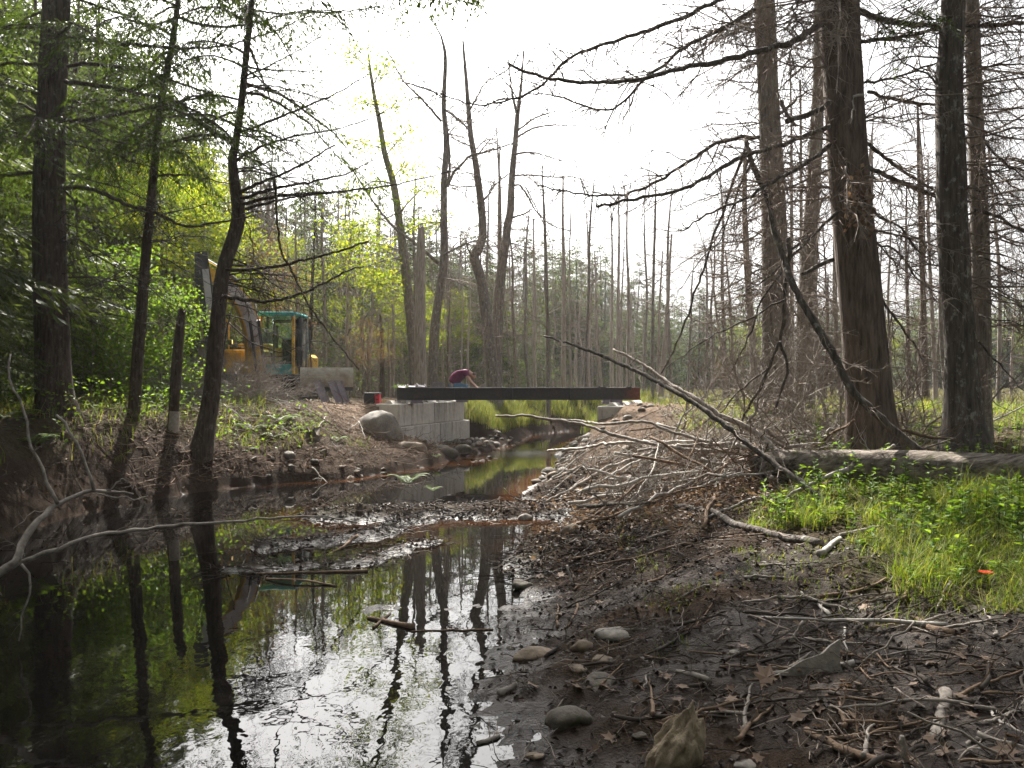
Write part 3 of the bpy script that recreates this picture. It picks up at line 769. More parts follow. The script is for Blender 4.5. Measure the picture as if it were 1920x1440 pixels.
def proto(name, built, mats, label, cat, leafname='foliage', leafkind='stuff'):
    tr, lf = built
    t = thing(name, label, cat, (0, 0, 0))
    part('trunk', tr, mats[0], t, True)
    if lf.n: part(leafname, lf, mats[1], t, False, leafkind)
    return t
PR = {}
PR['con'] = [proto('hemlock_tree', conifer(100 + i, 11, 2.4, 110, 260, .17, .05, .04), (M['bark_hemlock'], M['needle_far']), 'x', 'tree') for i in range(3)]
PR['fir'] = [proto('fir_tree', conifer(120 + i, 11, 1.7, 120, 170, .16, .045, .03, .3, .1), (M['bark_grey'], M['needle_far']), 'x', 'tree') for i in range(2)]
PR['thin'] = [proto('hemlock_tree', conifer(140 + i, 12, 2.0, 90, 120, .16, .042, .14, .3, .4), (M['bark_hemlock'], M['needle_far']), 'x', 'tree') for i in range(2)]
PR['map'] = [proto('maple_tree', broadleaf(160 + i, 9, 2.6, 34, 230, .105), (M['bark_grey'], M['maple']), 'x', 'tree') for i in range(3)]
PR['red'] = [proto('maple_sapling', broadleaf(180 + i, 6, 1.6, 22, 90, .085), (M['twig'], M['red_leaf']), 'x', 'tree') for i in range(2)]
PR['bush'] = [proto('leafy_sapling', broadleaf(190 + i, 3.2, 1.2, 20, 150, .085, .08, .01), (M['twig'], M['green_leaf']), 'x', 'sapling') for i in range(2)]
PR['dead'] = [proto('dead_spruce', snag(200 + i, 10, .10, 110, 1.9, 7, .15, .25, True, .06, .08), (M['bark_dead'], M['twig']), 'x', 'dead tree', 'bare_branches') for i in range(3)]
PR['pole'] = [proto('dead_snag', snag(220 + i, 9, .085, 16, 1.4, 6, .4, .05, True, .3, .35), (M['bark_dead'], M['twig']), 'x', 'dead tree', 'bare_branches', None) for i in range(4)]
PR['bare'] = [proto('bare_tree', snag(240 + i, 12, .13, 40, 2.6, 12, .12, .02, False, .3, .5), (M['bark_grey'], M['twig']), 'x', 'bare tree', 'bare_branches', None) for i in range(3)]
used = set()
def plant(kind, i, x, y, height, label, group=None, base_h=None, rz=None, sq=1.0, lean=(0, 0)):
    o = PR[kind][i % len(PR[kind])]
    hh_ = {'con': 11, 'fir': 11, 'thin': 12, 'map': 9, 'red': 6, 'bush': 3.2, 'dead': 10, 'pole': 9, 'bare': 12}[kind]
    s = height / hh_; z = H(x, y) if base_h is None else base_h
    rz = float(R.uniform(0, 6.28)) if rz is None else rz
    if o.name not in used:
        used.add(o.name); c = o; c.location = (x, y, z)
    else: c = dup(o, (x, y, z))
    c.scale = (s * sq, s * sq, s); c.rotation_euler = (lean[0], lean[1], rz); c['label'] = label
    if group: c['group'] = group
    elif 'group' in c: del c['group']
    return c

# ---- the woods: edge distance and tree-line height as functions of the view column
WHERE = [(-400, 60, 'past the thickest dark trunk'), (60, 150, 'behind the thickest dark trunk'), (150, 310, 'between the two dark hemlock trunks'),
         (310, 420, 'behind the broken peeled pole'), (420, 560, 'behind the excavator cab'), (560, 700, 'behind the blade and leaning plates'),
         (700, 800, 'behind the toolbox'), (800, 900, 'behind the crouching worker'), (900, 1040, 'behind the middle of the steel beam'),
         (1040, 1150, 'behind the notched concrete block'), (1150, 1240, 'just past the rusty beam tip'), (1240, 1400, 'across the marsh behind the tangled branches'),
         (1400, 1550, 'across the marsh behind the two grey trunks'), (1550, 1690, 'across the marsh behind the big red trunk'),
         (1690, 1770, 'across the marsh between red and mottled trunks'), (1770, 1860, 'across the marsh behind the mottled trunk'),
         (1860, 3000, 'across the marsh past the mottled trunk')]
def where(u):
    for a, b, w in WHERE:
        if a <= u < b: return w
    return WHERE[-1][2]
ROWN = ['in the first row', 'in the second row', 'in the third row', 'in the fourth row', 'in the last row']
def forest():
    ue = [-250, 0, 200, 400, 600, 750, 900, 1000, 1150, 1300, 1500, 1900, 2200]
    ye = [20, 22, 25, 31, 34, 37, 43, 50, 60, 76, 82, 78, 76]
    vt = [-300, -250, 0, 230, 320, 400, 440, 455, 480, 560, 585, 555, 520]
    NAMES = {'con': 'dark evergreen', 'thin': 'thin crowned evergreen', 'fir': 'narrow spired evergreen', 'map': 'yellow green maple', 'dead': 'bare grey dead spruce', 'red': 'small reddening maple'}
    mixes = [(330, 0), (720, 1), (1020, 2), (1330, 3), (9999, 4)]
    for row, (dy, step) in enumerate(((0, 50), (5, 46), (12, 44), (21, 42), (33, 40))):
        u = -230.0 + 17 * row
        while u < 2150:
            y = np.interp(u, ue, ye) + dy * (1 if u < 1000 else 1.3) + float(R.uniform(0, 4))
            u_ = u + float(R.uniform(-18, 18)); x = (u_ - 960) / F * y
            v = np.interp(u_, ue, vt) + float(R.uniform(-35, 70))
            H_ = float(np.clip(EYE - (v - 720) / F * y - 1.3, 5, 19 if u_ < 700 else 24))
            zi = [k for lim, k in mixes if u_ < lim][0]
            r = float(R.uniform()); n = int(R.integers(0, 9)); sq = 1.0
            if zi == 0:
                if row <= 1 and r < .5: kd, H_ = 'map', min(H_, float(R.uniform(6, 9.5)))
                else: kd = 'con' if r < .8 else 'thin'
            elif zi == 1:
                if row > 2: kd = 'con'
                elif r < .12: kd, H_ = 'map', min(H_, 9.0)
                elif r < .58: kd, H_ = 'dead', H_ * .95
                elif r < .63: kd, H_ = 'red', 5.0
                else: kd = 'thin' if r < .82 else 'con'
            elif zi == 2:
                if row > 2: kd = 'con'
                elif r < .55: kd, H_ = 'dead', H_ * 1.0
                elif r < .6: kd, H_ = 'map', H_ * .6
                else: kd = 'fir' if r < .8 else 'con'
            elif zi == 3:
                if r < .4 and row < 3: kd, H_ = 'dead', H_ * 1.0
                else: kd = 'fir' if r < .6 else 'con'
            else:
                sq = 1.5
                if r < .14: kd, H_ = 'map', H_ * .75
                elif r < .22: kd, H_ = 'dead', H_ * .95
                else: kd = 'con' if r < .65 else 'fir'
            plant(kd, n, x, y, H_, NAMES[kd] + ' ' + ROWN[row] + ' ' + where(u_), 'trees of the surrounding woods', sq=sq)
            u += step * (1.0 if u < 700 else .72 if u < 1300 else .8)
forest()

# ------------------------------------------------------------------ big trees near the stream
def near_tree(name, label, px, y0, mats, height=None, y1=None, sides=18, flare=.55, top=False, group=None, ext=None, twig_n=0, lump=.05, ysl=None):
    """px: (u, v, width) from the base up, at depth y0 (y1 at the top)."""
    y1 = y0 if y1 is None else y1
    vs = [p_[1] for p_ in px]; pts = []; rad = []
    for (u, v, w) in px:
        f = (vs[0] - v) / max(vs[0] - vs[-1], 1); y = y0 + (y1 - y0) * f
        pts.append(P(u, v, y)); rad.append(w * y / F / 2)
    b = pts[0].copy(); zb_ = H(b[0], b[1]); pts[0][2] = min(pts[0][2], zb_ + .02)
    pts = [pts[0] - [0, 0, .25]] + pts; rad = [rad[0]] + rad
    if ext:                                  # continue above the frame
        d = pts[-1] - pts[-2]; d /= np.linalg.norm(d)
        for k_ in (.5, 1.0): pts.append(pts[-1] + d * (ext * .5) * np.array([.7, .7, 1])); rad.append(rad[-1] * (.6 if k_ == .5 else .12))
    t = thing(name, label, 'tree' if 'dead' not in name and 'snag' not in name else 'dead tree', (b[0], b[1], zb_), group)
    mb = MB(); c, r = trunk_mesh(mb, pts, rad, sides, .11, flare, lump, R, 0, top)
    part('trunk', mb, mats, t, True)
    return t, c, r
def limb(t, pxl, y0, y1, w0, w1, mat, ntw=20, tl=(.15, .6), rg=R, droop=.12, sides=7, twm=None, name='limb', fr=None, sub=3, up=0.0, thin=1.0, t0=.08, label=None, lv=2):
    """limb through photo pixels, depth running y0 -> y1; twigs in the same part"""
    K = len(pxl); pts = [P(u, v, y0 + (y1 - y0) * i / (K - 1)) for i, (u, v) in enumerate(pxl)]
    L = np.linalg.norm(np.diff(pts, axis=0), axis=1).sum(); n = max(8, int(L / .09))
    c = smooth(pts, n); c[1:-1] += rg.normal(0, .008, (n - 2, 3))
    r = np.interp(np.linspace(0, 1, n), [0, 1], [w0, w1]) * np.interp(np.linspace(0, 1, n), [0, 1], [y0, y1]) / F / 2
    r *= 1 + rg.normal(0, .06, n)
    mb = MB().tubes(c, r, sides, 0, True)
    tips = twigs_on(mb, c, r, ntw, tl[0], tl[1], rg, droop, t0, lv, sub=sub, m=1, up=up, thin=thin)
    part(name, mb, [mat, twm or M['twig']], t, True, label=label)
    if fr:
        lf = MB(); fronds(lf, c, fr[0], fr[1], fr[2], fr[3], rg, fr[4] if len(fr) > 4 else .6, .2)
        part('foliage', lf, M['needle'], t, False, 'stuff')
    return c, r
def evergreen_crown(t, c, r, z0, z1, nb, Lb, per, rg, L=.10, W=.022, droop=.5, wd=.36, mat='bark_hemlock', side=None, dr=.55):
    """boughs with hanging sprays from z0 to z1"""
    br = MB(); lf = MB()
    for k_ in range(nb):
        z = z0 + (z1 - z0) * (k_ + rg.uniform()) / nb; b, rr = at_height(c, r, z); az = rg.uniform(0, 6.28) if side is None else rg.normal(*side)
        l_ = Lb * rg.uniform(.6, 1.15) * (1 - .55 * (z - z0) / (z1 - z0)); dx = np.array([math.cos(az), math.sin(az), 0])
        tt = np.linspace(0, 1, 9)[:, None]
        path = b + dx * l_ * tt + np.array([0, 0, 1]) * l_ * (.15 * tt - droop * tt ** 2) + np.cumsum(rg.normal(0, .012, (9, 3)), 0) * l_
        br.tubes(path, np.linspace(.010 * l_ + .006, .003, 9), 5)
        twigs_on(br, path, np.linspace(.010 * l_ + .006, .003, 9), int(l_ * 7), .2, .6, rg, .25, .15, 1, flat=.6)
        fronds(lf, path, l_ * wd, int(per * l_), L, W, rg, dr)
    part('boughs', br, M[mat], t, True, 'stuff'); part('foliage', lf, M['needle'], t, False, 'stuff')

# -- thick dark hemlock on the bank
t1, c1, r1 = near_tree('hemlock_tree', 'thickest dark hemlock trunk standing on the shaded bank by the pool', [(115, 812, 74), (103, 740, 62), (97, 620, 60), (92, 400, 57), (97, 200, 51), (106, 0, 48)], 14.5,
                       M['bark_hemlock'], ext=9)
rg1 = np.random.default_rng(31)
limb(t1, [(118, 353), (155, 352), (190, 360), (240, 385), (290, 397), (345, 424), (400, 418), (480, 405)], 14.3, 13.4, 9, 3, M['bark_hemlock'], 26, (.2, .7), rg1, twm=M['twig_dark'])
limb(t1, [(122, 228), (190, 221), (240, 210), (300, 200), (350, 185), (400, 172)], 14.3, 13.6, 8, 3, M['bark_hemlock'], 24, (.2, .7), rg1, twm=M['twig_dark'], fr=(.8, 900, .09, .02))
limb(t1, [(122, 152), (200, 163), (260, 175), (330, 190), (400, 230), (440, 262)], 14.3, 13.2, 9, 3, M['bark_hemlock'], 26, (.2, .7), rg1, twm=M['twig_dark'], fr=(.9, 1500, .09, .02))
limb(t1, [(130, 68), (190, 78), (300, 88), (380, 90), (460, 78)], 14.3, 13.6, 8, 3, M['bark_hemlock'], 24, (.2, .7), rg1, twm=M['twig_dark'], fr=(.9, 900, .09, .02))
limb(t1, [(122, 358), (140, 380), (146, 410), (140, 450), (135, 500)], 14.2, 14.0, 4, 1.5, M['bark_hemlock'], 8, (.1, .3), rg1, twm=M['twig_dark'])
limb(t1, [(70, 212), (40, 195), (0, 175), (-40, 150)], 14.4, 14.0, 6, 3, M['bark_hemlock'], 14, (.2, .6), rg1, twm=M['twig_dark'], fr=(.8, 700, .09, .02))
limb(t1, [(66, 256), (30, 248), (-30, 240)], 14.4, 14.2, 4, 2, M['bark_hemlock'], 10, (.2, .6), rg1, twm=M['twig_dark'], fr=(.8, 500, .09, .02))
evergreen_crown(t1, c1, r1, 5.3, 17, 60, 3.5, 430, rg1)
# -- slim dark trunk, leaning a little
t2, c2, r2 = near_tree('hemlock_tree', 'slim dark hemlock trunk between the thickest trunk and the broken pole', [(247, 815, 25), (252, 760, 22), (262, 620, 21), (277, 440, 17), (288, 330, 15), (301, 200, 13), (318, 110, 12), (334, 0, 10)], 16.0, M['bark_hemlock'], ext=6)
rg2 = np.random.default_rng(32)
limb(t2, [(296, 285), (330, 265), (380, 262), (430, 252)], 15.9, 15.2, 5, 2, M['bark_hemlock'], 18, (.15, .6), rg2, twm=M['twig_dark'])
limb(t2, [(296, 330), (340, 327), (385, 335), (430, 345)], 15.9, 15.3, 5, 2, M['bark_hemlock'], 18, (.15, .6), rg2, twm=M['twig_dark'])
limb(t2, [(330, 32), (400, 50), (480, 42), (560, 22), (640, 20)], 15.9, 14.6, 6, 2, M['bark_hemlock'], 20, (.2, .6), rg2, twm=M['twig_dark'], fr=(.8, 1200, .09, .018, 1.2))
evergreen_crown(t2, c2, r2, 6.6, 14.0, 34, 2.7, 320, rg2, droop=.62)
# -- broken pole with the peeled foot
t3, c3, r3 = near_tree('dead_snag', 'broken dark pole with a pale peeled foot on the shaded bank', [(322, 827, 20), (326, 770, 19), (330, 700, 20), (337, 620, 17), (341, 585, 14)], 16.4, M['bark_hemlock'], top=True, flare=.25)
mb = MB(); kk = np.linspace(0, 1, 8)
pp_ = np.array([P(322 + 4 * a_ + 1.5, 829 - 58 * a_, 16.36) for a_ in kk]); mb.tubes(pp_, np.full(8, .108) * (1 - .12 * kk), 10)
part('peeled_foot', mb, M['stick_pale'], t3, True, label='pale peeled wood at the foot')
# -- curved tree leaning over the water
t4, c4, r4 = near_tree('hemlock_tree', 'curved dark tree leaning at the water edge before the excavator', [(372, 872, 40), (386, 800, 34), (396, 740, 31), (408, 600, 27), (419, 505, 26), (446, 415, 25), (440, 345, 20), (436, 300, 17), (443, 262, 14), (452, 200, 13), (463, 90, 12), (472, 0, 10)], 16.2, M['bark_hemlock'], ext=6.5, lump=.09)
rg4 = np.random.default_rng(34)
for pl, w0, w1, nt, fr in (([(444, 250), (500, 230), (560, 205), (640, 170), (690, 140)], 6, 2, 24, None), ([(440, 303), (470, 285), (540, 258), (640, 240), (720, 212)], 6, 1.5, 26, None),
                      ([(448, 360), (500, 338), (560, 312), (627, 272)], 7, 3, 16, None), ([(450, 372), (530, 350), (640, 328), (700, 300)], 7, 2, 22, None),
                      ([(455, 383), (520, 368), (600, 362), (680, 355), (760, 342), (860, 318)], 7, 1.5, 30, None), ([(460, 392), (540, 372), (640, 358)], 6, 2, 18, None),
                      ([(424, 505), (460, 506), (500, 502), (560, 490), (640, 470), (692, 452)], 8, 3, 20, None), ([(418, 556), (460, 562), (500, 565), (560, 552), (610, 530), (650, 508), (682, 500)], 8, 3, 18, None),
                      ([(436, 268), (400, 248), (360, 222), (330, 206), (300, 204)], 9, 5, 10, None), ([(455, 145), (500, 125), (560, 95), (640, 40)], 4, 1.5, 20, None),
                      ([(455, 75), (510, 60), (600, 20)], 4, 1.5, 16, None), ([(470, 18), (530, 25), (640, 22), (720, 10)], 5, 2, 18, (.8, 1500, .085, .018, 1.2)),
                      ([(452, 125), (520, 132), (580, 133), (640, 130)], 4, 1.5, 18, (.7, 300, .085, .016, 1.2)), ([(441, 285), (480, 300), (540, 345), (590, 395), (640, 440)], 3, 1, 16, None),
                      ([(430, 605), (470, 640), (530, 660), (590, 640), (650, 655)], 3, 1, 14, None), ([(447, 118), (520, 175), (575, 200), (640, 250)], 4, 1, 14, (.6, 350, .085, .016, 1.2))):
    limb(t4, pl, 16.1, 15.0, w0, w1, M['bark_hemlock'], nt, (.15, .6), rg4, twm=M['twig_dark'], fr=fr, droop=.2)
limb(t4, [(515, 335), (519, 400), (525, 465), (545, 505), (562, 540), (584, 578), (625, 635), (673, 693)], 15.0, 15.6, 5, 2.5, M['bark_hemlock'], 12, (.1, .4), rg4, twm=M['twig_dark'], name='hanging_branch')
evergreen_crown(t4, c4, r4, 6.6, 14.5, 40, 3.4, 330, rg4, droop=.6, dr=.9)
evergreen_crown(t4, c4, r4, 11.2, 14.3, 20, 5.2, 620, rg4, droop=.25, side=(0.05, .42), L=.14, W=.03, wd=.3)  # extra boughs added above the frame to shade the near mud

# -- the big trees on the grassy bank
rg5 = np.random.default_rng(35)
t5, c5, r5 = near_tree('hemlock_tree', 'big red brown furrowed trunk standing in the grass behind the fallen log', [(1640, 850, 88), (1632, 780, 80), (1621, 640, 78), (1608, 500, 76), (1598, 400, 73), (1590, 300, 72), (1580, 150, 72), (1573, 0, 71)], 11.0, M['bark_red'], ext=10, sides=22)
LB = M['bark_lichen']
for pl, w0, w1, nt, yy in (([(1538, 45), (1500, 70), (1470, 85), (1410, 100), (1340, 117), (1280, 128), (1200, 147), (1120, 155), (1040, 150), (990, 136), (955, 120)], 13, 5, 34, 9.4),
                       ([(1415, 18), (1363, 50), (1280, 92), (1257, 113), (1207, 150), (1173, 188), (1140, 205), (1100, 200), (1040, 178), (990, 176)], 9, 2, 40, 9.8),
                       ([(1540, -60), (1450, -45), (1347, 0), (1280, 33), (1200, 62), (1123, 87), (1067, 110), (1023, 153), (973, 183), (927, 192), (903, 200), (873, 193), (830, 177), (753, 153)], 12, 1.5, 46, 9.6),
                       ([(1556, 237), (1500, 258), (1447, 277), (1380, 300), (1330, 330), (1280, 356), (1207, 370), (1160, 378), (1120, 388)], 10, 5, 26, 9.8),
                       ([(1423, 257), (1380, 260), (1330, 277), (1280, 310), (1207, 353), (1140, 368), (1073, 362), (1007, 348)], 8, 2.5, 26, 10.0),
                       ([(1570, 397), (1530, 435), (1487, 477), (1440, 520), (1400, 545)], 7, 2, 18, 10.4), ([(1562, 190), (1520, 212), (1475, 228)], 11, 10, 3, 10.7),
                       ([(1556, 270), (1520, 300), (1490, 320), (1440, 345), (1400, 370), (1330, 400), (1280, 433)], 9, 3, 22, 10.2),
                       ([(1563, 487), (1530, 500), (1503, 515)], 9, 8, 2, 10.7),
                       ([(1608, 20), (1640, 30), (1680, 41), (1770, 50), (1850, 48), (1930, 42)], 12, 7, 26, 11.0), ([(1610, 77), (1650, 74), (1700, 68), (1765, 52), (1840, 30)], 8, 4, 20, 11.2),
                       ([(1613, 157), (1660, 150), (1720, 130), (1770, 110), (1850, 60), (1900, 20)], 5, 2, 22, 11.2), ([(1628, 172), (1670, 184), (1710, 192), (1775, 200)], 7, 5, 12, 11.4),
                       ([(1622, 268), (1660, 295), (1690, 318), (1740, 350), (1780, 372)], 8, 4, 14, 11.6), ([(1625, 312), (1680, 338), (1730, 358), (1775, 378)], 9, 7, 12, 11.4),
                       ([(1630, 455), (1680, 470), (1720, 520), (1750, 545), (1790, 560)], 5, 2, 16, 11.5), ([(1640, 550), (1680, 600), (1710, 640), (1740, 700)], 6, 2, 14, 11.4),
                       ([(1640, 400), (1690, 430), (1730, 480), (1755, 470), (1758, 445)], 5, 2, 12, 11.2), ([(1600, -40), (1500, 0), (1490, 30), (1530, 80)], 5, 2, 14, 10.4)):
    limb(t5, pl, 10.9, yy, w0 * 1.0, w1, LB, int(nt * 2.2), (.15, 1.0), rg5, droop=.1, thin=1.35)
evergreen_crown(t5, c5, r5, 10.2, 18, 40, 3.4, 300, rg5, L=.13, W=.03)
# hanging clump of dead leaves and a broken bright knot on the trunk
mb = MB(); n = 130; cc = np.stack([P(1614 + 10 * math.sin(i), 335 + 85 * (i / n), 10.55) for i in range(n)]) + rg5.normal(0, .06, (n, 3))
mb.leaves(cc, rnd_dirs(n, rg5), rnd_dirs(n, rg5), rg5.uniform(.06, .12, n), rg5.uniform(.05, .09, n))
part('dead_leaf_clump', mb, M['litter'], t5, False, 'stuff')
limb(t5, [(1586, 312), (1594, 340), (1596, 365), (1575, 378)], 10.5, 10.5, 3.5, 2, M['stick_pale'], 6, (.1, .3), rg5, name='hanging_twig')
limb(t5, [(1620, 178), (1602, 180), (1600, 205), (1594, 232)], 10.45, 10.4, 5, 2, M['stick_pale'], 4, (.1, .2), rg5, name='broken_stub')

t6, c6, r6 = near_tree('hemlock_tree', 'dark mottled trunk standing in the tall grass past the red trunk', [(1808, 858, 82), (1806, 800, 66), (1800, 640, 54), (1787, 450, 54), (1783, 300, 52), (1780, 150, 47), (1788, 0, 42)], 10.8, M['bark_lichen'], ext=9, sides=20)
for pl, w0, w1, nt in (([(1812, 135), (1850, 125), (1920, 120), (1990, 122)], 5, 2, 22), ([(1815, 185), (1860, 178), (1930, 163)], 6, 2, 22), ([(1815, 215), (1860, 228), (1930, 222)], 4, 1.5, 22),
                       ([(1818, 225), (1850, 270), (1890, 310), (1960, 360)], 5, 2, 22), ([(1822, 275), (1870, 262), (1940, 250)], 4, 1.5, 22), ([(1826, 395), (1870, 405), (1900, 425), (1940, 450), (1970, 490)], 7, 3, 20),
                       ([(1828, 330), (1880, 318), (1950, 300)], 4, 1.5, 22), ([(1825, 355), (1880, 365), (1950, 372)], 3, 1, 22), ([(1835, 480), (1880, 500), (1950, 540)], 4, 1.5, 22),
                       ([(1835, 590), (1870, 600), (1930, 610)], 4, 1.5, 14), ([(1770, 172), (1740, 140), (1700, 120), (1670, 95)], 5, 2, 16), ([(1768, 110), (1720, 105), (1660, 120), (1625, 155)], 4, 1.5, 16),
                       ([(1835, 640), (1880, 690), (1930, 745)], 4, 1.5, 16), ([(1812, 60), (1860, 40), (1930, 25)], 4, 2, 20), ([(1824, 300), (1870, 350), (1900, 400), (1925, 470)], 3, 1, 20)):
    limb(t6, pl, 10.8, 10.2 + rg5.uniform(0, 1.2), w0, w1, LB, nt, (.15, .8), rg5, droop=.2, thin=.75)
limb(t6, [(1790, 30), (1740, 35), (1690, 12)], 10.7, 10.2, 4, 2, LB, 14, (.15, .4), rg5, fr=(.6, 500, .09, .02, .9))
evergreen_crown(t6, c6, r6, 9.6, 17, 34, 2.8, 260, rg5, L=.13, W=.03)
t7, c7, r7 = near_tree('maple_tree', 'grey trunk close behind the mottled trunk', [(1838, 840, 40), (1840, 700, 34), (1838, 450, 32), (1828, 200, 28), (1822, 0, 25)], 11.6, M['bark_grey'], ext=4)
for pl in ([(1842, 470), (1880, 440), (1940, 430)], [(1840, 420), (1900, 390), (1960, 380)], [(1838, 520), (1900, 560), (1960, 570)]):
    limb(t7, pl, 11.5, 11.0, 4, 1.5, M['bark_grey'], 20, (.2, .7), rg5)
t8, c8, r8 = near_tree('maple_tree', 'tall grey mottled trunk in front of the marsh beside the leaning dead tree', [(1457, 788, 56), (1456, 740, 52), (1454, 600, 50), (1452, 440, 46), (1445, 270, 42), (1440, 170, 38), (1433, 0, 38)], 16.0, M['bark_grey'], ext=7)
for pl, w0, w1, nt in (([(1460, 215), (1480, 200), (1500, 180), (1540, 160)], 6, 2, 14), ([(1422, 60), (1390, 50), (1330, 0)], 5, 2, 16), ([(1465, 190), (1475, 215), (1490, 235)], 9, 6, 2), ([(1462, 300), (1500, 320), (1530, 360)], 4, 1.5, 14),
                       ([(1430, 430), (1400, 450), (1340, 460), (1270, 500)], 4, 1.5, 22), ([(1432, 520), (1380, 545), (1310, 560)], 3, 1, 20), ([(1430, 610), (1380, 640), (1330, 690)], 3, 1, 20), ([(1475, 640), (1510, 600), (1530, 560)], 3, 1, 16)):
    limb(t8, pl, 15.9, 15.4, w0, w1, M['bark_grey'], nt, (.2, .8), rg5)
t9, c9, r9 = near_tree('maple_tree', 'slimmer grey trunk just behind and beside the tall grey mottled trunk', [(1506, 775, 36), (1507, 700, 32), (1508, 600, 29), (1518, 450, 27), (1526, 330, 26), (1535, 150, 22), (1538, 0, 21)], 17.6, M['bark_grey'], ext=6)
for pl in ([(1510, 640), (1540, 590), (1560, 540)], [(1500, 600), (1470, 560), (1430, 540)], [(1530, 340), (1545, 365), (1560, 372)]):
    limb(t9, pl, 17.5, 17.2, 4, 1.5, M['bark_grey'], 16, (.2, .8), rg5)
tA, cA, rA = near_tree('dead_snag', 'thin dead pole with short twigs beside the tall grey mottled trunk', [(1424, 790, 16), (1415, 690, 14), (1408, 600, 13), (1402, 520, 12), (1398, 440, 11), (1396, 380, 9), (1397, 290, 7)], 17.0, M['bark_dead'], flare=.3)
for pl in ([(1399, 488), (1370, 490), (1300, 485), (1245, 480)], [(1402, 555), (1370, 548), (1325, 530)], [(1404, 600), (1360, 600), (1290, 610)], [(1400, 470), (1350, 470), (1290, 470)], [(1410, 640), (1450, 620), (1480, 590)], [(1397, 380), (1380, 430), (1382, 500)]):
    limb(tA, pl, 16.9, 16.4, 3, 1, M['bark_dead'], 14, (.15, .6), rg5)

def shade_crown(t, c, r, z0, z1, nb, Lb, per, rg, L=.13, side=None):  # unseen leafy boughs added above the frame to shade the ground
    br = MB(); lf = MB()
    for k_ in range(nb):
        b, rr = at_height(c, r, z0 + (z1 - z0) * (k_ + rg.uniform()) / nb); az = k_ * 2.4 + rg.normal(0, .4) if side is None else rg.normal(side, .4); l_ = Lb * rg.uniform(.6, 1.1)
        d = np.array([math.cos(az), math.sin(az), rg.uniform(.1, .4)]); path = twig_curves(b[None], d[None], np.array([l_]), 8, .1, .2, rg)[0]; rd = np.linspace(.012 * l_ + .008, .004, 8)
        br.tubes(path, rd, 5); tips = twigs_on(br, path, rd, int(l_ * 6), .3, .9, rg, .05, .25, 1)
        ce = np.concatenate([tips, path[4:]]); j = rg.integers(0, len(ce), per); lf.leaves(ce[j] + rg.normal(0, .3, (per, 3)) * [1, 1, .6], rnd_dirs(per, rg) * [1, 1, .5] - [0, 0, .4], np.array([0, 0, 1.]) + rg.normal(0, .5, (per, 3)), rg.uniform(.7, 1.3, per) * L, rg.uniform(.6, 1.1, per) * L * .8, .2)
    part('boughs', br, M['bark_grey'], t, True, 'stuff'); part('foliage', lf, M['green_leaf'], t, False, 'stuff')
shade_crown(t8, c8, r8, 13.4, 16.0, 22, 7.6, 460, rg5, side=math.pi - .05)
shade_crown(t9, c9, r9, 15.0, 17.4, 16, 7.0, 420, rg5, side=math.pi)
shade_crown(t7, c7, r7, 9.3, 12.5, 14, 3.2, 260, rg5)
# ------------------------------------------------------------------ bare trees in the middle distance
rg6 = np.random.default_rng(36)
BG = M['bark_grey']
tB, cB, rB = near_tree('bare_tree', 'bare grey tree with a forked top rising directly behind the crouching worker', [(806, 742, 21), (812, 680, 20), (816, 610, 18), (825, 540, 16), (832, 490, 15), (832, 400, 13), (833, 333, 12), (837, 267, 11), (832, 197, 9), (835, 110, 7), (828, 70, 4)], 31, BG, flare=.3)
for pl, w0, w1, nt in (([(838, 348), (843, 320), (842, 270), (838, 240)], 6, 3, 6), ([(828, 228), (790, 185), (755, 150), (735, 110), (715, 78)], 5, 1.5, 14), ([(838, 350), (850, 325), (866, 308), (882, 292), (920, 282), (965, 268)], 6, 2, 14),
                       ([(882, 292), (910, 262), (950, 225)], 3, 1, 10), ([(823, 493), (803, 477), (770, 450), (740, 427), (712, 395), (690, 363), (665, 325), (640, 293)], 7, 2, 18),
                       ([(834, 205), (860, 225), (880, 243)], 4, 1.5, 8), ([(832, 478), (850, 468), (880, 455), (910, 446)], 5, 1.5, 16), ([(820, 560), (790, 520), (770, 508)], 3, 1, 8),
                       ([(830, 520), (860, 530), (900, 550)], 3, 1, 14), ([(838, 190), (818, 175), (775, 160), (720, 140)], 3, 1, 10), ([(828, 70), (815, 45), (803, 15)], 4, 1.5, 6), ([(836, 265), (850, 240), (865, 225)], 3, 1, 8), ([(833, 400), (826, 420), (815, 440)], 4, 2, 4)):
    limb(tB, pl, 30.9, 30.2, w0, w1, BG, nt, (.3, 1.4), rg6, sides=6, thin=2.2)
tC, cC, rC = near_tree('dead_snag', 'broken topped dark snag standing just before the forked bare tree', [(789, 748, 24), (788, 650, 22), (788, 560, 19), (789, 480, 17), (790, 428, 12)], 29.5, M['bark_dead'], top=True, flare=.3)
tD, cD, rD = near_tree('bare_tree', 'crooked bare grey tree with a bent trunk beyond the bridge', [(926, 770, 26), (922, 690, 24), (914, 610, 22), (905, 545, 20), (896, 505, 19), (889, 482, 18), (897, 466, 17), (905, 440, 15), (902, 385, 14), (893, 313, 12), (882, 247, 10), (874, 150, 7), (868, 77, 4)], 31.5, BG, flare=.3, lump=.08)
for pl, w0, w1, nt in (([(905, 378), (918, 362), (930, 345), (955, 325)], 4, 1.5, 12), ([(880, 245), (862, 225), (838, 205)], 4, 1.5, 8), ([(885, 275), (868, 268), (845, 258)], 3, 1, 8), ([(882, 205), (895, 180), (913, 152), (945, 128)], 4, 1, 10),
                       ([(890, 350), (870, 350), (842, 354)], 3, 1, 6), ([(897, 288), (920, 262), (950, 230)], 3, 1, 8), ([(889, 482), (878, 468), (874, 450)], 5, 3, 3)):
    limb(tD, pl, 31.4, 30.8, w0, w1, BG, nt, (.3, 1.3), rg6, sides=6, thin=2.2)
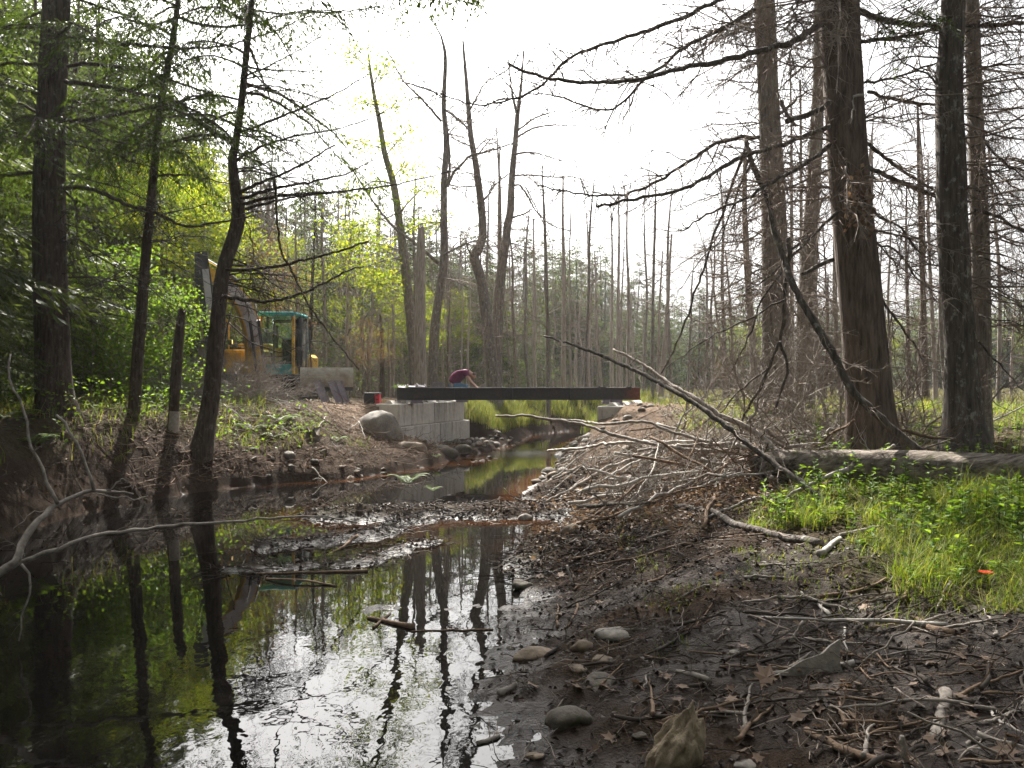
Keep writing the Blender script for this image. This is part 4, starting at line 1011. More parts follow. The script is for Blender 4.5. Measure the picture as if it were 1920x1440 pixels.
tE, cE, rE = near_tree('bare_tree', 'bare grey tree forking at the top like a slingshot beyond the bridge', [(930, 772, 28), (929, 680, 26), (934, 570, 21), (941, 500, 18), (948, 455, 16), (952, 420, 15), (957, 395, 14), (960, 333, 12), (966, 267, 10), (970, 218, 9), (977, 160, 5), (982, 95, 3)], 32.5, BG, flare=.3)
for pl, w0, w1, nt in (([(970, 215), (962, 185), (957, 150), (953, 110)], 6, 2, 12), ([(970, 215), (975, 180), (980, 140), (1000, 95)], 4, 1.5, 14), ([(971, 245), (990, 230), (1010, 218), (1050, 206), (1085, 195)], 4, 1, 12), ([(970, 258), (990, 245), (1020, 236), (1070, 235), (1125, 240)], 4, 1, 12),
                       ([(966, 290), (985, 286), (1010, 288), (1050, 300), (1085, 302)], 4, 1, 12), ([(964, 330), (985, 328), (1040, 332), (1075, 332), (1115, 345)], 4, 1, 12), ([(962, 348), (975, 348), (990, 368), (1005, 395), (1040, 425), (1100, 437)], 4, 1, 14),
                       ([(962, 408), (980, 402), (998, 392)], 4, 2, 4), ([(955, 455), (980, 462), (1020, 470)], 3, 1, 12), ([(985, 350), (1010, 400), (1040, 470)], 2.5, 1, 10), ([(946, 480), (970, 480), (985, 488)], 3, 1, 6)):
    limb(tE, pl, 32.4, 31.6, w0, w1, BG, nt, (.3, 1.3), rg6, sides=6, thin=2.2)
# leafy maple behind the curved tree
tF, cF, rF = near_tree('maple_tree', 'slender maple with pale yellow green leaf clusters behind the bare limbs', [(780, 715, 20), (774, 650, 19), (766, 560, 18), (757, 480, 17), (748, 410, 14), (738, 345, 13), (722, 290, 11), (710, 220, 9), (700, 170, 7), (690, 100, 4)], 33, BG, flare=.3)
lf = MB()
for pl, w0, w1, nt in (([(748, 400), (775, 370), (800, 350), (825, 360)], 4, 1, 10), ([(740, 345), (700, 340), (665, 365), (650, 372)], 4, 1, 10), ([(757, 480), (715, 490), (690, 500), (660, 520)], 4, 1, 10), ([(752, 440), (790, 420), (830, 415)], 3, 1, 8), ([(725, 290), (750, 260), (765, 240)], 3, 1, 8),
                       ([(720, 280), (690, 270), (660, 262)], 3, 1, 8), ([(710, 215), (735, 200), (755, 180)], 3, 1, 7), ([(706, 200), (680, 190), (660, 200)], 3, 1, 7), ([(745, 400), (690, 420), (620, 425)], 3, 1, 10), ([(760, 500), (720, 525), (690, 530)], 3, 1, 8), ([(755, 470), (690, 455), (640, 470)], 3, 1, 8), ([(735, 335), (760, 310), (780, 318)], 3, 1, 8), ([(700, 160), (715, 130), (735, 120)], 3, 1, 6), ([(696, 130), (670, 110), (655, 90)], 3, 1, 6), ([(768, 560), (735, 540), (700, 525), (665, 498)], 3, 1, 10)):
    cc, _ = limb(tF, pl, 32.9, 31.8 + rg6.uniform(-.5, 1), w0, w1, BG, nt, (.3, .9), rg6, sides=5)
    n = 300; j = rg6.integers(len(cc) // 4, len(cc), n); b_ = cc[j] + rg6.normal(0, 1, (n, 3)) * [.34, .4, .2]
    lf.leaves(b_, rnd_dirs(n, rg6) * [1, 1, .5] - [0, 0, .4], np.array([0, 0, 1.]) + rg6.normal(0, .6, (n, 3)), rg6.uniform(.08, .15, n), rg6.uniform(.06, .12, n), .2)
part('foliage', lf, M['maple'], tF, False, 'stuff')
# dead poles: foot, top, width and depth read off the photograph
for (u0, v0, u1, v1, w, y, lb) in ((1056, 745, 1058, 330, 11, 38, 'tall dead snag with a split bare top beyond the middle of the beam'), (1104, 738, 1100, 400, 8, 46, 'dead pole beyond the beam near the notched block'),
        (1128, 735, 1112, 470, 7, 44, 'leaning dead pole beyond the notched block'), (1148, 735, 1145, 380, 8, 48, 'straight pale dead pole over the notched block'), (1160, 735, 1158, 360, 9, 45, 'tall dead pole beyond the rusty beam tip'),
        (1165, 733, 1168, 450, 6, 52, 'thin dead pole close beside the tall one past the beam tip'), (1188, 735, 1182, 520, 6, 55, 'short dead pole past the rusty beam tip'), (1238, 745, 1262, 440, 12, 40, 'dead twin stemmed snag past the rusty beam tip, thicker stem'), (1234, 745, 1240, 470, 8, 40.5, 'dead twin stemmed snag past the rusty beam tip, thinner stem'),
        (1206, 735, 1206, 550, 5, 58, 'very thin dead pole standing alone in the marsh'), (1372, 785, 1330, 480, 8, 24, 'thin leaning dead pole behind the tangled branches'), (1386, 790, 1358, 470, 8, 22, 'dark thin dead pole behind the tangled branches'),
        (877, 740, 880, 520, 6, 40, 'thin brown dead sapling beside the bent bare tree'), (838, 745, 845, 520, 5, 38, 'thin red brown dead sapling beside the worker'), (736, 742, 740, 470, 8, 36, 'dead pole beyond the crate'), (716, 742, 716, 590, 12, 34, 'stubby broken red brown trunk behind the toolbox'), (730, 744, 730, 600, 8, 34.6, 'second stubby broken trunk behind the toolbox'),
        (1000, 735, 1003, 470, 8, 50, 'grey dead pole beyond the slingshot tree'), (955, 735, 950, 560, 8, 46, 'dark dead pole beyond the slingshot tree'), (1015, 735, 1010, 520, 9, 54, 'pale dead pole beyond the middle of the beam'), (1080, 735, 1078, 540, 7, 56, 'dead pole with few twigs beyond the beam'),
        (1545, 770, 1555, 520, 9, 26, 'thin pole between the slim grey trunk and the red trunk'), (1562, 770, 1540, 420, 7, 30, 'thin leaning pole behind the red trunk'), (1704, 760, 1700, 350, 9, 30, 'thin pale pole between the red and the mottled trunk'), (1735, 760, 1722, 200, 14, 27, 'tall pole with peeling orange bark between the red and the mottled trunk'),
        (1755, 760, 1738, 300, 10, 28, 'pale pole just before the mottled trunk'), (1487, 770, 1480, 100, 10, 25, 'tall thin pale pole between the two grey trunks'), (1895, 760, 1905, 480, 6, 36, 'thin pole past the mottled trunk'), (560, 745, 556, 400, 9, 34, 'grey dead pole behind the excavator cab'), (610, 745, 606, 380, 9, 36, 'dead pole behind the excavator blade'),
        (650, 745, 655, 430, 8, 33, 'dead pole behind the leaning plates'), (690, 745, 700, 480, 9, 37, 'dead pole behind the toolbox')):
    px = [(u0 + (u1 - u0) * f + (3 * math.sin(f * 5 + u0)) * f, v0 + (v1 - v0) * f, w * (1 - .72 * f)) for f in np.linspace(0, 1, 6)]
    tt, cc, rr = near_tree('dead_pole_tree', lb, px, y, M['bark_red'] if 'red' in lb or 'orange' in lb else M['bark_dead'], sides=9, flare=.3, top=True, group='dead poles standing in the marsh')
    br = MB(); Lp = np.linalg.norm(cc[-1] - cc[0]); nb = int(8 + Lp * 4.0)
    for k_ in range(nb):
        z = cc[0][2] + (cc[-1][2] - cc[0][2]) * rg6.uniform(.25, 1); b_, r_ = at_height(cc, rr, z); az = rg6.uniform(0, 6.28); l_ = rg6.uniform(.3, 1.4) * (1.2 if rg6.uniform() < .4 else .6)
        pth = twig_curves(b_[None], np.array([[math.cos(az), math.sin(az), rg6.uniform(-.1, .6)]]), np.array([l_]), 6, .1, .2, rg6)[0]
        rd = np.linspace(.012 * l_ + .006, .004, 6); br.tubes(pth, rd, 4); twigs_on(br, pth, rd, int(l_ * 6), .15, .5, rg6, .05, .1, 2)
    part('bare_branches', br, M['twig'], tt, False, 'stuff')

# bare trees and snags screening the marsh
for i in range(58):
    u = 640 + 1270 * (i + float(R.uniform(-.4, .4))) / 58; y = float(R.uniform(33, 52)) if u < 1460 else float(R.uniform(24, 44)); x = (u - 960) / F * y
    if H(x, y) < .5: continue
    kd = 'pole' if R.uniform() < .35 else 'bare'; h_ = float(R.uniform(6.5, 12.0)) if kd == 'bare' else float(R.uniform(6, 10.5))
    plant(kd, i, x, y, h_, ('slender bare tree ' if kd == 'bare' else 'straight dead snag ') + 'in the marsh ' + where(u).replace('across the marsh ', ''), 'bare trees standing in the marsh', sq=float(R.uniform(.7, 1.0)))
# ------------------------------------------------------------------ dead tree leaning against the red trunk and other fallen timber
def fallen(name, label, pxl, ys, w0, w1, mat, ntw=10, tl=(.15, .5), rg=rg6, droop=.1, group=None, cat='fallen branch', sides=8, twm=None, jit=.006, limbs=(), w_at=None, up=0.0, sink=True):
    K = len(pxl)
    gnd = group is not None and (ys if not hasattr(ys, '__len__') else ys[0]) < 9.7 and max(ys) < 9.7 or 'thick bare bent' in label
    if gnd:
        ya = G(pxl[0][0], pxl[0][1] - 3)[1]; yb = G(pxl[-1][0], pxl[-1][1] - 3)[1]
        if 'upright' in label or 'leaning' in label or 'slanting' in label or 'propped' in label: ya = yb = max(min(ya, yb) , 2.5); gnd = False
        ys = [ya, yb]
    ys = np.interp(np.linspace(0, 1, K), np.linspace(0, 1, len(ys)), ys)
    pts = np.array([P(u, v, y) for (u, v), y in zip(pxl, ys)])
    L = np.linalg.norm(np.diff(pts, axis=0), axis=1).sum(); n = max(7, int(L / .07)); n = min(n, 90)
    c = smooth(pts, n); c[1:-1] += rg.normal(0, jit, (n - 2, 3))
    r = np.interp(np.linspace(0, 1, n), [0, 1], [w0, w1]) * c[:, 1] / F / 2 * (1 + rg.normal(0, .05, n))
    if gnd:
        g_ = np.maximum(hgt(c[:, 0], c[:, 1]), 0) + r * .5; ar = np.abs(np.linspace(-1, 1, n))
        c[:, 2] = np.where(c[:, 2] < g_, g_, np.minimum(c[:, 2], g_ + .05))
        kk_ = np.convolve(np.pad(c[:, 2], 2, mode='edge'), [.1, .2, .4, .2, .1], 'valid'); c[:, 2] = np.maximum(kk_, g_ - r * .3)
    mid = c[n // 2]
    t = thing(name, label, cat, c.mean(0), group)
    mb = MB().tubes(c, r, sides, 0, True); part('stem', mb, mat, t, True)
    if ntw:
        mb = MB(); twigs_on(mb, c, r, ntw, tl[0], tl[1], rg, droop, .05, 2, up=up); part('twigs', mb, twm or M['twig'], t, False, 'stuff')
    for (pl, y0_, y1_, a_, b_, nt_) in limbs: limb(t, pl, y0_, y1_, a_, b_, mat, nt_, (.1, .5), rg, name='side_branch', thin=.9)
    return t, c, r
fallen('leaning_dead_tree', 'dark lichen covered dead tree leaning from a broken top down across the red trunk', [(1398, 262), (1408, 300), (1437, 370), (1452, 430), (1473, 500), (1478, 515), (1500, 560), (1530, 610), (1570, 680), (1595, 728), (1640, 775), (1700, 826), (1762, 872)], [11.2, 10.4, 9.9, 9.6], 9, 17, M['bark_lichen'], 46, (.2, .8), cat='dead tree', twm=M['twig'],
       limbs=[([(1478, 510), (1480, 470), (1478, 445)], 10.5, 10.5, 10, 8, 3), ([(1480, 470), (1500, 455), (1520, 430)], 10.5, 10.6, 5, 3, 6), ([(1474, 520), (1472, 580), (1466, 625), (1458, 650), (1440, 690), (1425, 730)], 10.5, 10.9, 8, 6, 16), ([(1462, 640), (1476, 680), (1470, 715), (1452, 770)], 10.6, 10.7, 6, 4, 10),
              ([(1425, 730), (1405, 760), (1392, 790), (1385, 850)], 10.9, 11.2, 6, 3, 14), ([(1465, 510), (1430, 560), (1400, 640), (1370, 700)], 10.5, 11.0, 5, 2, 20), ([(1475, 560), (1400, 600), (1320, 640), (1250, 690)], 10.5, 11.2, 4, 2, 24), ([(1440, 690), (1380, 740), (1330, 800)], 10.8, 11.2, 4, 2, 18), ([(1530, 610), (1545, 640), (1600, 690), (1690, 690)], 10.2, 9.6, 3, 1.5, 12),
              ([(1410, 300), (1380, 370), (1350, 450), (1320, 480)], 10.9, 11.4, 4, 1.5, 22), ([(1408, 290), (1390, 340), (1360, 420), (1290, 520), (1250, 590)], 10.9, 11.6, 3, 1, 24), ([(1400, 270), (1340, 440), (1300, 560), (1270, 640), (1240, 700)], 11.2, 11.9, 6, 3, 30)])
fallen('fallen_branch', 'long dark fallen limb sloping across the brush pile into the grass', [(1020, 630), (1070, 645), (1120, 664), (1170, 685), (1220, 708), (1260, 732), (1300, 755), (1350, 790), (1400, 830), (1450, 868), (1500, 905), (1550, 942), (1600, 975), (1650, 1005), (1692, 1030)], [12.6, 10.6, 9.2, 7.9], 4, 15, M['bark_lichen'], 40, (.15, .6), twm=M['twig'])
fallen('fallen_branch', 'second dark limb running above and beside the long sloping one', [(1150, 655), (1200, 680), (1250, 715), (1300, 745), (1350, 778), (1410, 806), (1450, 838), (1478, 862)], [12.4, 10.9, 10.2], 4, 13, M['bark_dead'], 22, (.15, .6))
fallen('fallen_branch', 'thick bare bent branch lying on the mud before the brush pile', [(985, 942), (1040, 953), (1090, 952), (1138, 947), (1152, 960), (1170, 978), (1196, 994), (1222, 1003), (1260, 1006), (1300, 1006), (1350, 1008), (1400, 1013), (1470, 1024), (1540, 1030)], [10.6, 10.2, 9.6, 8.6], 5, 17, M['bark_lichen'], 14, (.1, .4),
       limbs=[([(1138, 947), (1122, 930), (1104, 925), (1110, 890), (1096, 870)], 10, 10.4, 4, 2, 8), ([(1100, 951), (1160, 945), (1230, 943)], 10, 10, 6, 3, 6), ([(985, 942), (960, 930), (945, 915)], 10.5, 10.8, 3, 1.5, 4)])
for i, (pl, ys, w0, w1, lb, mt) in enumerate((
    ([(930, 780), (961, 781), (981, 779), (1030, 786), (1087, 795), (1112, 802), (1140, 812), (1180, 822), (1217, 831), (1260, 838), (1300, 845), (1370, 845)], [14.5, 13, 11.6], 4, 8, 'long bare pole reaching from the brush pile out over the stream', 'stick'),
    ([(1050, 787), (1084, 789), (1110, 793), (1137, 795), (1206, 791), (1243, 804), (1300, 822), (1335, 830)], [14.5, 12.6, 11.8], 3, 7, 'slim pole arching over the stones below the notched block', 'stick'),
    ([(1027, 845), (1060, 842), (1091, 840), (1127, 833), (1163, 831), (1230, 829), (1300, 829), (1400, 838)], [15, 13, 11.8], 4, 8, 'pale pole lying across the stones with its tip over the water', 'stick_pale'),
    ([(1020, 942), (1066, 919), (1100, 900), (1128, 882), (1160, 870), (1190, 860), (1240, 845)], [10.9, 11.8, 12.4], 4, 9, 'straight pole rising out of the mud towards the notched block', 'stick'),
    ([(1080, 925), (1130, 900), (1180, 872), (1240, 848)], [11, 11.7, 12.3], 3, 6, 'thinner pole lying along the straight rising pole', 'stick_pale'),
    ([(1195, 845), (1250, 838), (1310, 834), (1390, 833), (1440, 850)], [12.5, 12, 11], 5, 8, 'grey pole running into the root end of the fallen log', 'stick'),
    ([(1315, 860), (1350, 870), (1400, 862), (1440, 856)], [11.2, 11, 10.6], 6, 9, 'stout short branch poking out of the brush pile below the log', 'stick'),
    ([(1250, 990), (1290, 955), (1330, 925), (1352, 900), (1360, 870)], [9.6, 10.2, 10.8], 4, 6, 'branch leaning against the brush pile from the mud', 'stick'),
    ([(1320, 978), (1390, 970), (1450, 955), (1500, 915)], [9.2, 9.2, 9.1], 4, 8, 'pale branch lying at the grass edge below the log', 'stick_pale'),
    ([(1440, 948), (1480, 930), (1500, 917), (1560, 890), (1590, 880)], [9.0, 9.2, 9.3], 4, 10, 'thick pale branch leaning up to the fallen log', 'stick_pale'),
    ([(1535, 1045), (1555, 1030), (1575, 1018)], [7.9, 8.0], 13, 11, 'short pale broken branch tip at the grass edge', 'stick_pale'),
    ([(1575, 1012), (1640, 1000), (1690, 988), (1712, 990)], [7.9, 7.7], 8, 12, 'stout mossy stick half hidden in the grass', 'stick'),
    ([(1390, 1142), (1440, 1132), (1500, 1124), (1530, 1124)], [6.6, 6.5], 4, 8, 'knobbly dark stick on the mud below the grass', 'stick'),
    ([(1535, 1128), (1590, 1118), (1625, 1106), (1662, 1096)], [6.4, 6.6], 8, 5, 'dark stick running from the mud into the grass', 'stick_brown'),
    ([(1418, 1163), (1450, 1162), (1500, 1155), (1530, 1162), (1560, 1163), (1600, 1156), (1640, 1162), (1680, 1162), (1730, 1172), (1778, 1176)], [6.0, 5.9, 5.8], 4, 10, 'long silvery branch lying across the mud in front of the grass', 'stick_pale'),
    ([(1502, 1116), (1520, 1128), (1540, 1145), (1556, 1160)], [6.1, 5.95], 5, 8, 'short silvery branch angled onto the long silvery one', 'stick_pale'),
    ([(1720, 1165), (1735, 1178), (1755, 1190), (1790, 1195)], [5.7, 5.5], 10, 14, 'dark root stub at the end of the silvery branch', 'stick_brown'),
    ([(1494, 1350), (1530, 1340), (1572, 1326), (1620, 1322), (1662, 1319), (1700, 1312), (1742, 1307), (1800, 1316), (1850, 1326), (1930, 1340)], [4.2, 4.1, 4.0], 4, 9, 'long smooth grey branch lying over the dark debris', 'stick'),
    ([(1268, 1267), (1300, 1277), (1330, 1288)], [5.1, 5.0], 8, 12, 'short bark covered stick broken off on the mud', 'stick'),
    ([(1440, 1271), (1490, 1273), (1530, 1270), (1565, 1264), (1602, 1255)], [5.0, 4.95], 5, 14, 'flaking birch like stick on the mud below the pointed slab', 'stick_pale'),
    ([(1395, 1285), (1480, 1292), (1560, 1282), (1640, 1262), (1700, 1245)], [4.8, 4.8, 4.8], 5, 7, 'brown stick lying parallel under the flaking stick', 'stick_brown'),
    ([(1292, 1232), (1360, 1236), (1433, 1243)], [5.4, 5.3], 3, 6, 'thin straight stick on the mud left of the slab', 'stick_brown'),
    ([(1340, 1248), (1420, 1252), (1500, 1250), (1570, 1254)], [5.25, 5.2], 3, 5, 'thin straight stick lying against the pointed slab', 'stick'),
    ([(1300, 1347), (1340, 1358), (1380, 1358), (1406, 1350)], [4.35, 4.3], 4, 8, 'curved bare stick beside the weathered stump', 'stick'),
    ([(1512, 1378), (1545, 1386), (1580, 1400), (1630, 1425), (1690, 1450)], [3.95, 3.8, 3.6], 14, 18, 'thick dark sodden branch with a reddish broken end', 'stick_brown'),
    ([(1560, 1385), (1590, 1410), (1615, 1432)], [3.95, 3.75], 4, 5, 'pale thin stick lying on the thick sodden branch', 'stick'),
    ([(1702, 1335), (1740, 1350), (1790, 1365), (1850, 1400), (1900, 1430)], [4.0, 3.8], 4, 6, 'slim stick slanting down behind the cut log piece', 'stick'),
    ([(1858, 1340), (1880, 1365), (1925, 1385)], [3.95, 3.9], 6, 5, 'pale bent stick at the frame edge past the cut log piece', 'stick_pale'),
    ([(1692, 1380), (1695, 1410), (1700, 1450)], [3.9, 3.8], 10, 12, 'upright split stake standing in the debris', 'stick'),
    ([(1480, 1210), (1494, 1185), (1506, 1165)], [5.6, 5.7], 9, 6, 'stick propped upright against the silvery branch', 'stick'),
    ([(1590, 1232), (1585, 1210), (1582, 1190), (1584, 1182)], [5.3, 5.4], 6, 5, 'bent pale twig standing beside the pointed slab', 'stick_pale'),
    ([(1600, 1250), (1640, 1225), (1680, 1195), (1716, 1165)], [5.2, 5.5], 4, 5, 'slanting stick rising from the slab to the root stub', 'stick'),
    ([(1280, 1128), (1300, 1110), (1330, 1108)], [7.2, 7.2], 4, 3, 'small forked stick on the open mud', 'stick'),
    ([(1100, 1068), (1160, 1050), (1230, 1046), (1300, 1030)], [8.4, 8.5], 4, 5, 'dark thin branch lying on the open mud below the bent branch', 'stick_brown'),
    ([(1063, 1060), (1070, 1085), (1076, 1105)], [8.3, 8.0], 4, 4, 'pale upright twig on the open mud', 'stick_pale'),
    ([(1060, 1185), (1078, 1165), (1082, 1135)], [6.7, 7.0], 5, 4, 'crooked brown twig on the mud above the oval stones', 'stick_brown'),
    ([(770, 1190), (850, 1188), (925, 1187)], [6.65, 6.6], 3, 4, 'thin stick lying at the edge of the wet mud', 'stick_brown'),
    ([(690, 1164), (730, 1172), (775, 1182)], [6.9, 6.8], 6, 12, 'dark sodden stick floating near the wet mud edge', 'stick_brown'),
    ([(700, 1182), (716, 1168), (732, 1155)], [6.85, 6.95], 5, 4, 'stub crossing the dark floating stick', 'stick_brown'),
    ([(935, 1313), (950, 1305), (970, 1292)], [5.0, 5.1], 16, 11, 'short rotten stick end lying in the wet mud', 'stick'),
    ([(895, 1400), (925, 1395), (935, 1385)], [4.5, 4.55], 9, 8, 'short pale stick at the water edge near the frame bottom', 'stick'),
    ([(480, 1080), (540, 1078), (620, 1080), (690, 1075)], [8.7, 8.7], 4, 6, 'dark branch floating among the twigs in the pool', 'stick_brown'),
    ([(500, 1090), (530, 1085), (590, 1092), (630, 1105)], [8.5, 8.4], 5, 4, 'curved dark branch floating beside the straight one in the pool', 'stick_brown'),
    ([(590, 1052), (640, 1028), (670, 1005)], [9.6, 10.6], 4, 7, 'dark branch slanting out of the twigs towards the mud bar', 'stick_brown'),
    ([(600, 790), (612, 812), (622, 832)], [21.5, 21], 7, 9, 'pale broken stake in the dirt beside the big boulder', 'stick_pale'),
    ([(560, 765), (590, 800), (618, 818)], [21, 20.4], 5, 10, 'pale broken log sloping down the dirt bank by the stump', 'stick'))):
    fallen('fallen_branch' if w1 > 6 and len(pl) > 4 else 'stick', lb, pl, ys, w0, w1, M[mt], 5 if len(pl) > 4 else 2, (.08, .3), group='branches and sticks lying about the stream')
tq, cq, rq = fallen('cut_log', 'short pale cut log piece lying end on in the dark debris', [(1772, 1296), (1772, 1325), (1764, 1355), (1756, 1392)], [4.3, 4.2, 4.05, 3.85], 21, 26, M['stick'], 0, cat='log', sides=12)
# pale branch hanging over the pool
tg, cg, rg_ = fallen('fallen_branch', 'pale curved branch hanging over the pool with upright and trailing twigs', [(-120, 1130), (-20, 1083), (12, 1068), (32, 1052), (42, 1020), (60, 992), (80, 968), (103, 948), (140, 930), (170, 921), (200, 919), (225, 924), (250, 926)], [6.1, 6.2, 6.5, 6.9, 7.2], 22, 3, M['stick'], 4, (.1, .25), cat='fallen branch')
for pl, y0_, y1_, a_, b_, nt in (([(108, 944), (95, 910), (75, 870), (60, 845), (53, 800), (40, 760), (22, 720), (18, 690), (20, 664)], 6.6, 6.9, 7, 3, 6), ([(176, 918), (165, 880), (148, 840), (130, 808), (106, 778)], 6.9, 7.1, 6, 4, 4), ([(30, 1056), (80, 1040), (130, 1022), (165, 1008), (200, 999), (260, 992), (330, 985), (400, 981), (480, 973), (540, 969), (600, 967), (670, 980)], 6.4, 7.6, 9, 2.5, 16),
                               ([(40, 1058), (52, 1075), (60, 1098), (48, 1130), (40, 1165), (35, 1202)], 6.4, 6.3, 5, 2.5, 4), ([(60, 845), (75, 840), (82, 830)], 6.7, 6.7, 3, 1.5, 2), ([(200, 919), (230, 900), (240, 905)], 6.95, 7, 3, 1.5, 2), ([(180, 925), (230, 935), (278, 930)], 6.9, 7.1, 3, 1.5, 2), ([(22, 1000), (60, 960), (100, 953)], 6.4, 6.7, 2, 1, 2)):
    limb(tg, pl, y0_, y1_, a_, b_, M['stick'], nt, (.04, .2), rg6, name='side_branch', thin=.6, lv=1)
# fallen log with moss and a ragged butt
lp = [P(1425, 868, 10.5), P(1500, 874, 10.1), P(1600, 878, 9.75), P(1700, 884, 9.4), P(1800, 890, 9.1), P(1940, 900, 8.7), P(2150, 920, 8.0)]
tl_ = thing('fallen_log', 'long fallen log with furrowed pale bark lying across the grass below the big trunks', 'fallen log', np.mean(lp, 0))
mb = MB(); pts = smooth(lp, 60); th = np.arange(20) * 2 * math.pi / 20
rl = np.interp(np.linspace(0, 1, 60), [0, 1], [.19, .27]); vv = []
for i in range(60):
    tn = pts[min(i + 1, 59)] - pts[max(i - 1, 0)]; tn /= np.linalg.norm(tn); a_ = np.cross(tn, [0, 0, 1.]); a_ /= np.linalg.norm(a_); b_ = np.cross(a_, tn)
    r_ = rl[i] * (1 + .10 * np.array(fbm(th * 1.3 + 5, np.full(20, i * .18), 5, 3)) + .05 * np.sin(th * 6 + i * .1))
    vv.append(pts[i] + r_[:, None] * (np.cos(th)[:, None] * a_ + np.sin(th)[:, None] * b_))
vv = np.array(vv); i_ = np.arange(20)[None]; j_ = (i_ + 1) % 20; k_ = (np.arange(59) * 20)[:, None]
mb.add(vv, np.stack(np.broadcast_arrays(k_ + i_, k_ + i_ + 20, k_ + j_ + 20, k_ + j_), -1).reshape(-1, 4))
mb.add(np.concatenate([vv[0] + rg6.normal(0, .03, (20, 3)), [pts[0] + [.05, -.02, 0]]]), None, [(z, (z + 1) % 20, 20) for z in range(20)])
M['bark_log'] = None
k = N('log_bark'); tc = k.n('ShaderNodeTexCoord'); mp = k.n('ShaderNodeMapping'); mp.inputs['Scale'].default_value = (.22, 1, 1); mp.inputs['Rotation'].default_value = (0, 0, math.radians(25)); k.l(tc.outputs['Object'], mp.inputs[0])
a = k.noise(mp.outputs[0], 13, 7, .7); b2 = k.noise(tc.outputs['Object'], 5, 5, .65)
c = k.ramp(a, [(.36, (.045, .036, .03)), (.62, (.30, .26, .22))]); c = k.mix(k.ramp(b2, [(.55, 0.), (.68, .6)]), c, (.10, .11, .035))
M['bark_log'] = k.done(k.pr(c, .95, 0, k.bump(a, 1., .09), .1))
part('stem', mb, M['bark_log'], tl_, True)
mb = MB(); cc = lp[0] + rg6.normal(0, .12, (60, 3)) + [-.05, -.03, 0]
mb.tubes(twig_curves(cc, rnd_dirs(60, rg6) + [-.5, -.4, .2], rg6.uniform(.15, .5, 60), 5, .15, .3, rg6), np.full((60, 5), .008), 4)
part('ragged_roots', mb, M['stick_brown'], tl_, False, 'stuff')

# ------------------------------------------------------------------ excavator
M['yellow'] = m_plain('yellow_machine_paint', (.60, .36, .03), .5, 0, .2, 5, .05, .4, (.22, .13, .05))
M['teal'] = m_plain('teal_cab_paint', (.02, .30, .31), .42, 0, .15, 5, .05, .5)
M['boom_grey'] = m_plain('worn_boom_paint', (.42, .40, .42), .5, .1, .2, 5, .05, .5, (.25, .16, .08))
M['dark_steel'] = m_plain('oily_dark_steel', (.035, .034, .036), .5, .4, .4, 8, .1, .5)
M['chrome'] = m_plain('chrome_rod', (.7, .7, .7), .18, 1.0, .05, 5, 0, .5)
M['blade'] = m_plain('scoured_blade_steel', (.34, .32, .28), .6, .2, .25, 5, .1, .4, (.20, .14, .09))
M['rubber'] = m_plain('track_rubber', (.03, .027, .024), .9, 0, .4, 9, .3, .2, (.12, .085, .06))
M['bucket'] = m_plain('scoured_bucket_steel', (.40, .38, .35), .5, .3, .25, 6, .1, .4)
k = N('cab_glass'); g_ = k.n('ShaderNodeBsdfGlass'); g_.inputs[0].default_value = (.75, .9, .88, 1); g_.inputs['IOR'].default_value = 1.05; g_.inputs['Roughness'].default_value = 0.0
tr_ = k.n('ShaderNodeBsdfTransparent'); tr_.inputs[0].default_value = (.7, .86, .84, 1); gl_ = k.n('ShaderNodeBsdfGlossy'); gl_.inputs['Roughness'].default_value = .03
fr_ = k.n('ShaderNodeFresnel'); fr_.inputs[0].default_value = 1.5; mx = k.n('ShaderNodeMixShader'); k.l(fr_.outputs[0], mx.inputs[0]); k.l(tr_.outputs[0], mx.inputs[1]); k.l(gl_.outputs[0], mx.inputs[2])
M['glass'] = k.done(mx.outputs[0])
EY = 25.0
ex = thing('excavator', 'yellow excavator with a teal cab roof parked on the dirt behind the curved tree', 'excavator', (P(520, 0, EY)[0], EY, H(P(520, 0, EY)[0], EY)))
U = lambda u, v, y=EY: P(u, v, y)
X_, Z_, Y_ = np.array([1., 0, 0]), np.array([0, 0, 1.]), np.array([0, 1., 0])
def bar(mb, a, b, w, d=None, m=0):
    """square bar between two points"""
    a = np.asarray(a, float); b = np.asarray(b, float); t = b - a; L = np.linalg.norm(t); t /= L
    ref = np.array([0, 1., 0]) if abs(t[1]) < .9 else np.array([1., 0, 0]); s_ = np.cross(t, ref); s_ /= np.linalg.norm(s_); n_ = np.cross(s_, t)
    return mb.box((a + b) / 2, (w, d or w, L), np.stack([s_, n_, t], 1), m, bev=min(w, d or w) * .15)
def rod(a, b, r, sides=12):
    return MB().tubes(np.array([a, (np.asarray(a) + b) / 2, b]), np.full(3, r), sides, 0, True)
# cab: front at EY-.1, 1.03 m wide, 1.45 deep
xl, xr = U(488, 0)[0], U(552, 0)[0]; zr, zb2 = U(0, 590)[2], U(0, 708)[2]; y0, y1 = EY, EY + 1.45; cw = xr - xl
cabp = part('cab', MB().box(((xl + xr) / 2, (y0 + y1) / 2, zb2 + .05), (cw, 1.45, .10), bev=.01).box(((xl + xr) / 2, y1 - .03, (zb2 + zr) / 2 - .45), (cw - .1, .05, .9)), M['yellow'], ex)
part('roof', MB().box(((xl + xr) / 2, (y0 + y1) / 2 - .03, zr + .04), (cw + .10, 1.58, .10), bev=.03).box(((xl + xr) / 2, (y0 + y1) / 2, zr + .10), (cw * .6, .8, .05), bev=.02).box(((xl + xr) / 2, y0 - .08, zr - .02), (cw + .04, .06, .05), bev=.01), M['teal'], cabp)
for xx, yy, w_ in ((xl, y0, .05), (xr - .03, y0, .085)):
    part('post', bar(MB(), [xx, yy, zb2 + .1], [xx, yy, zr], w_), M['yellow'], cabp)
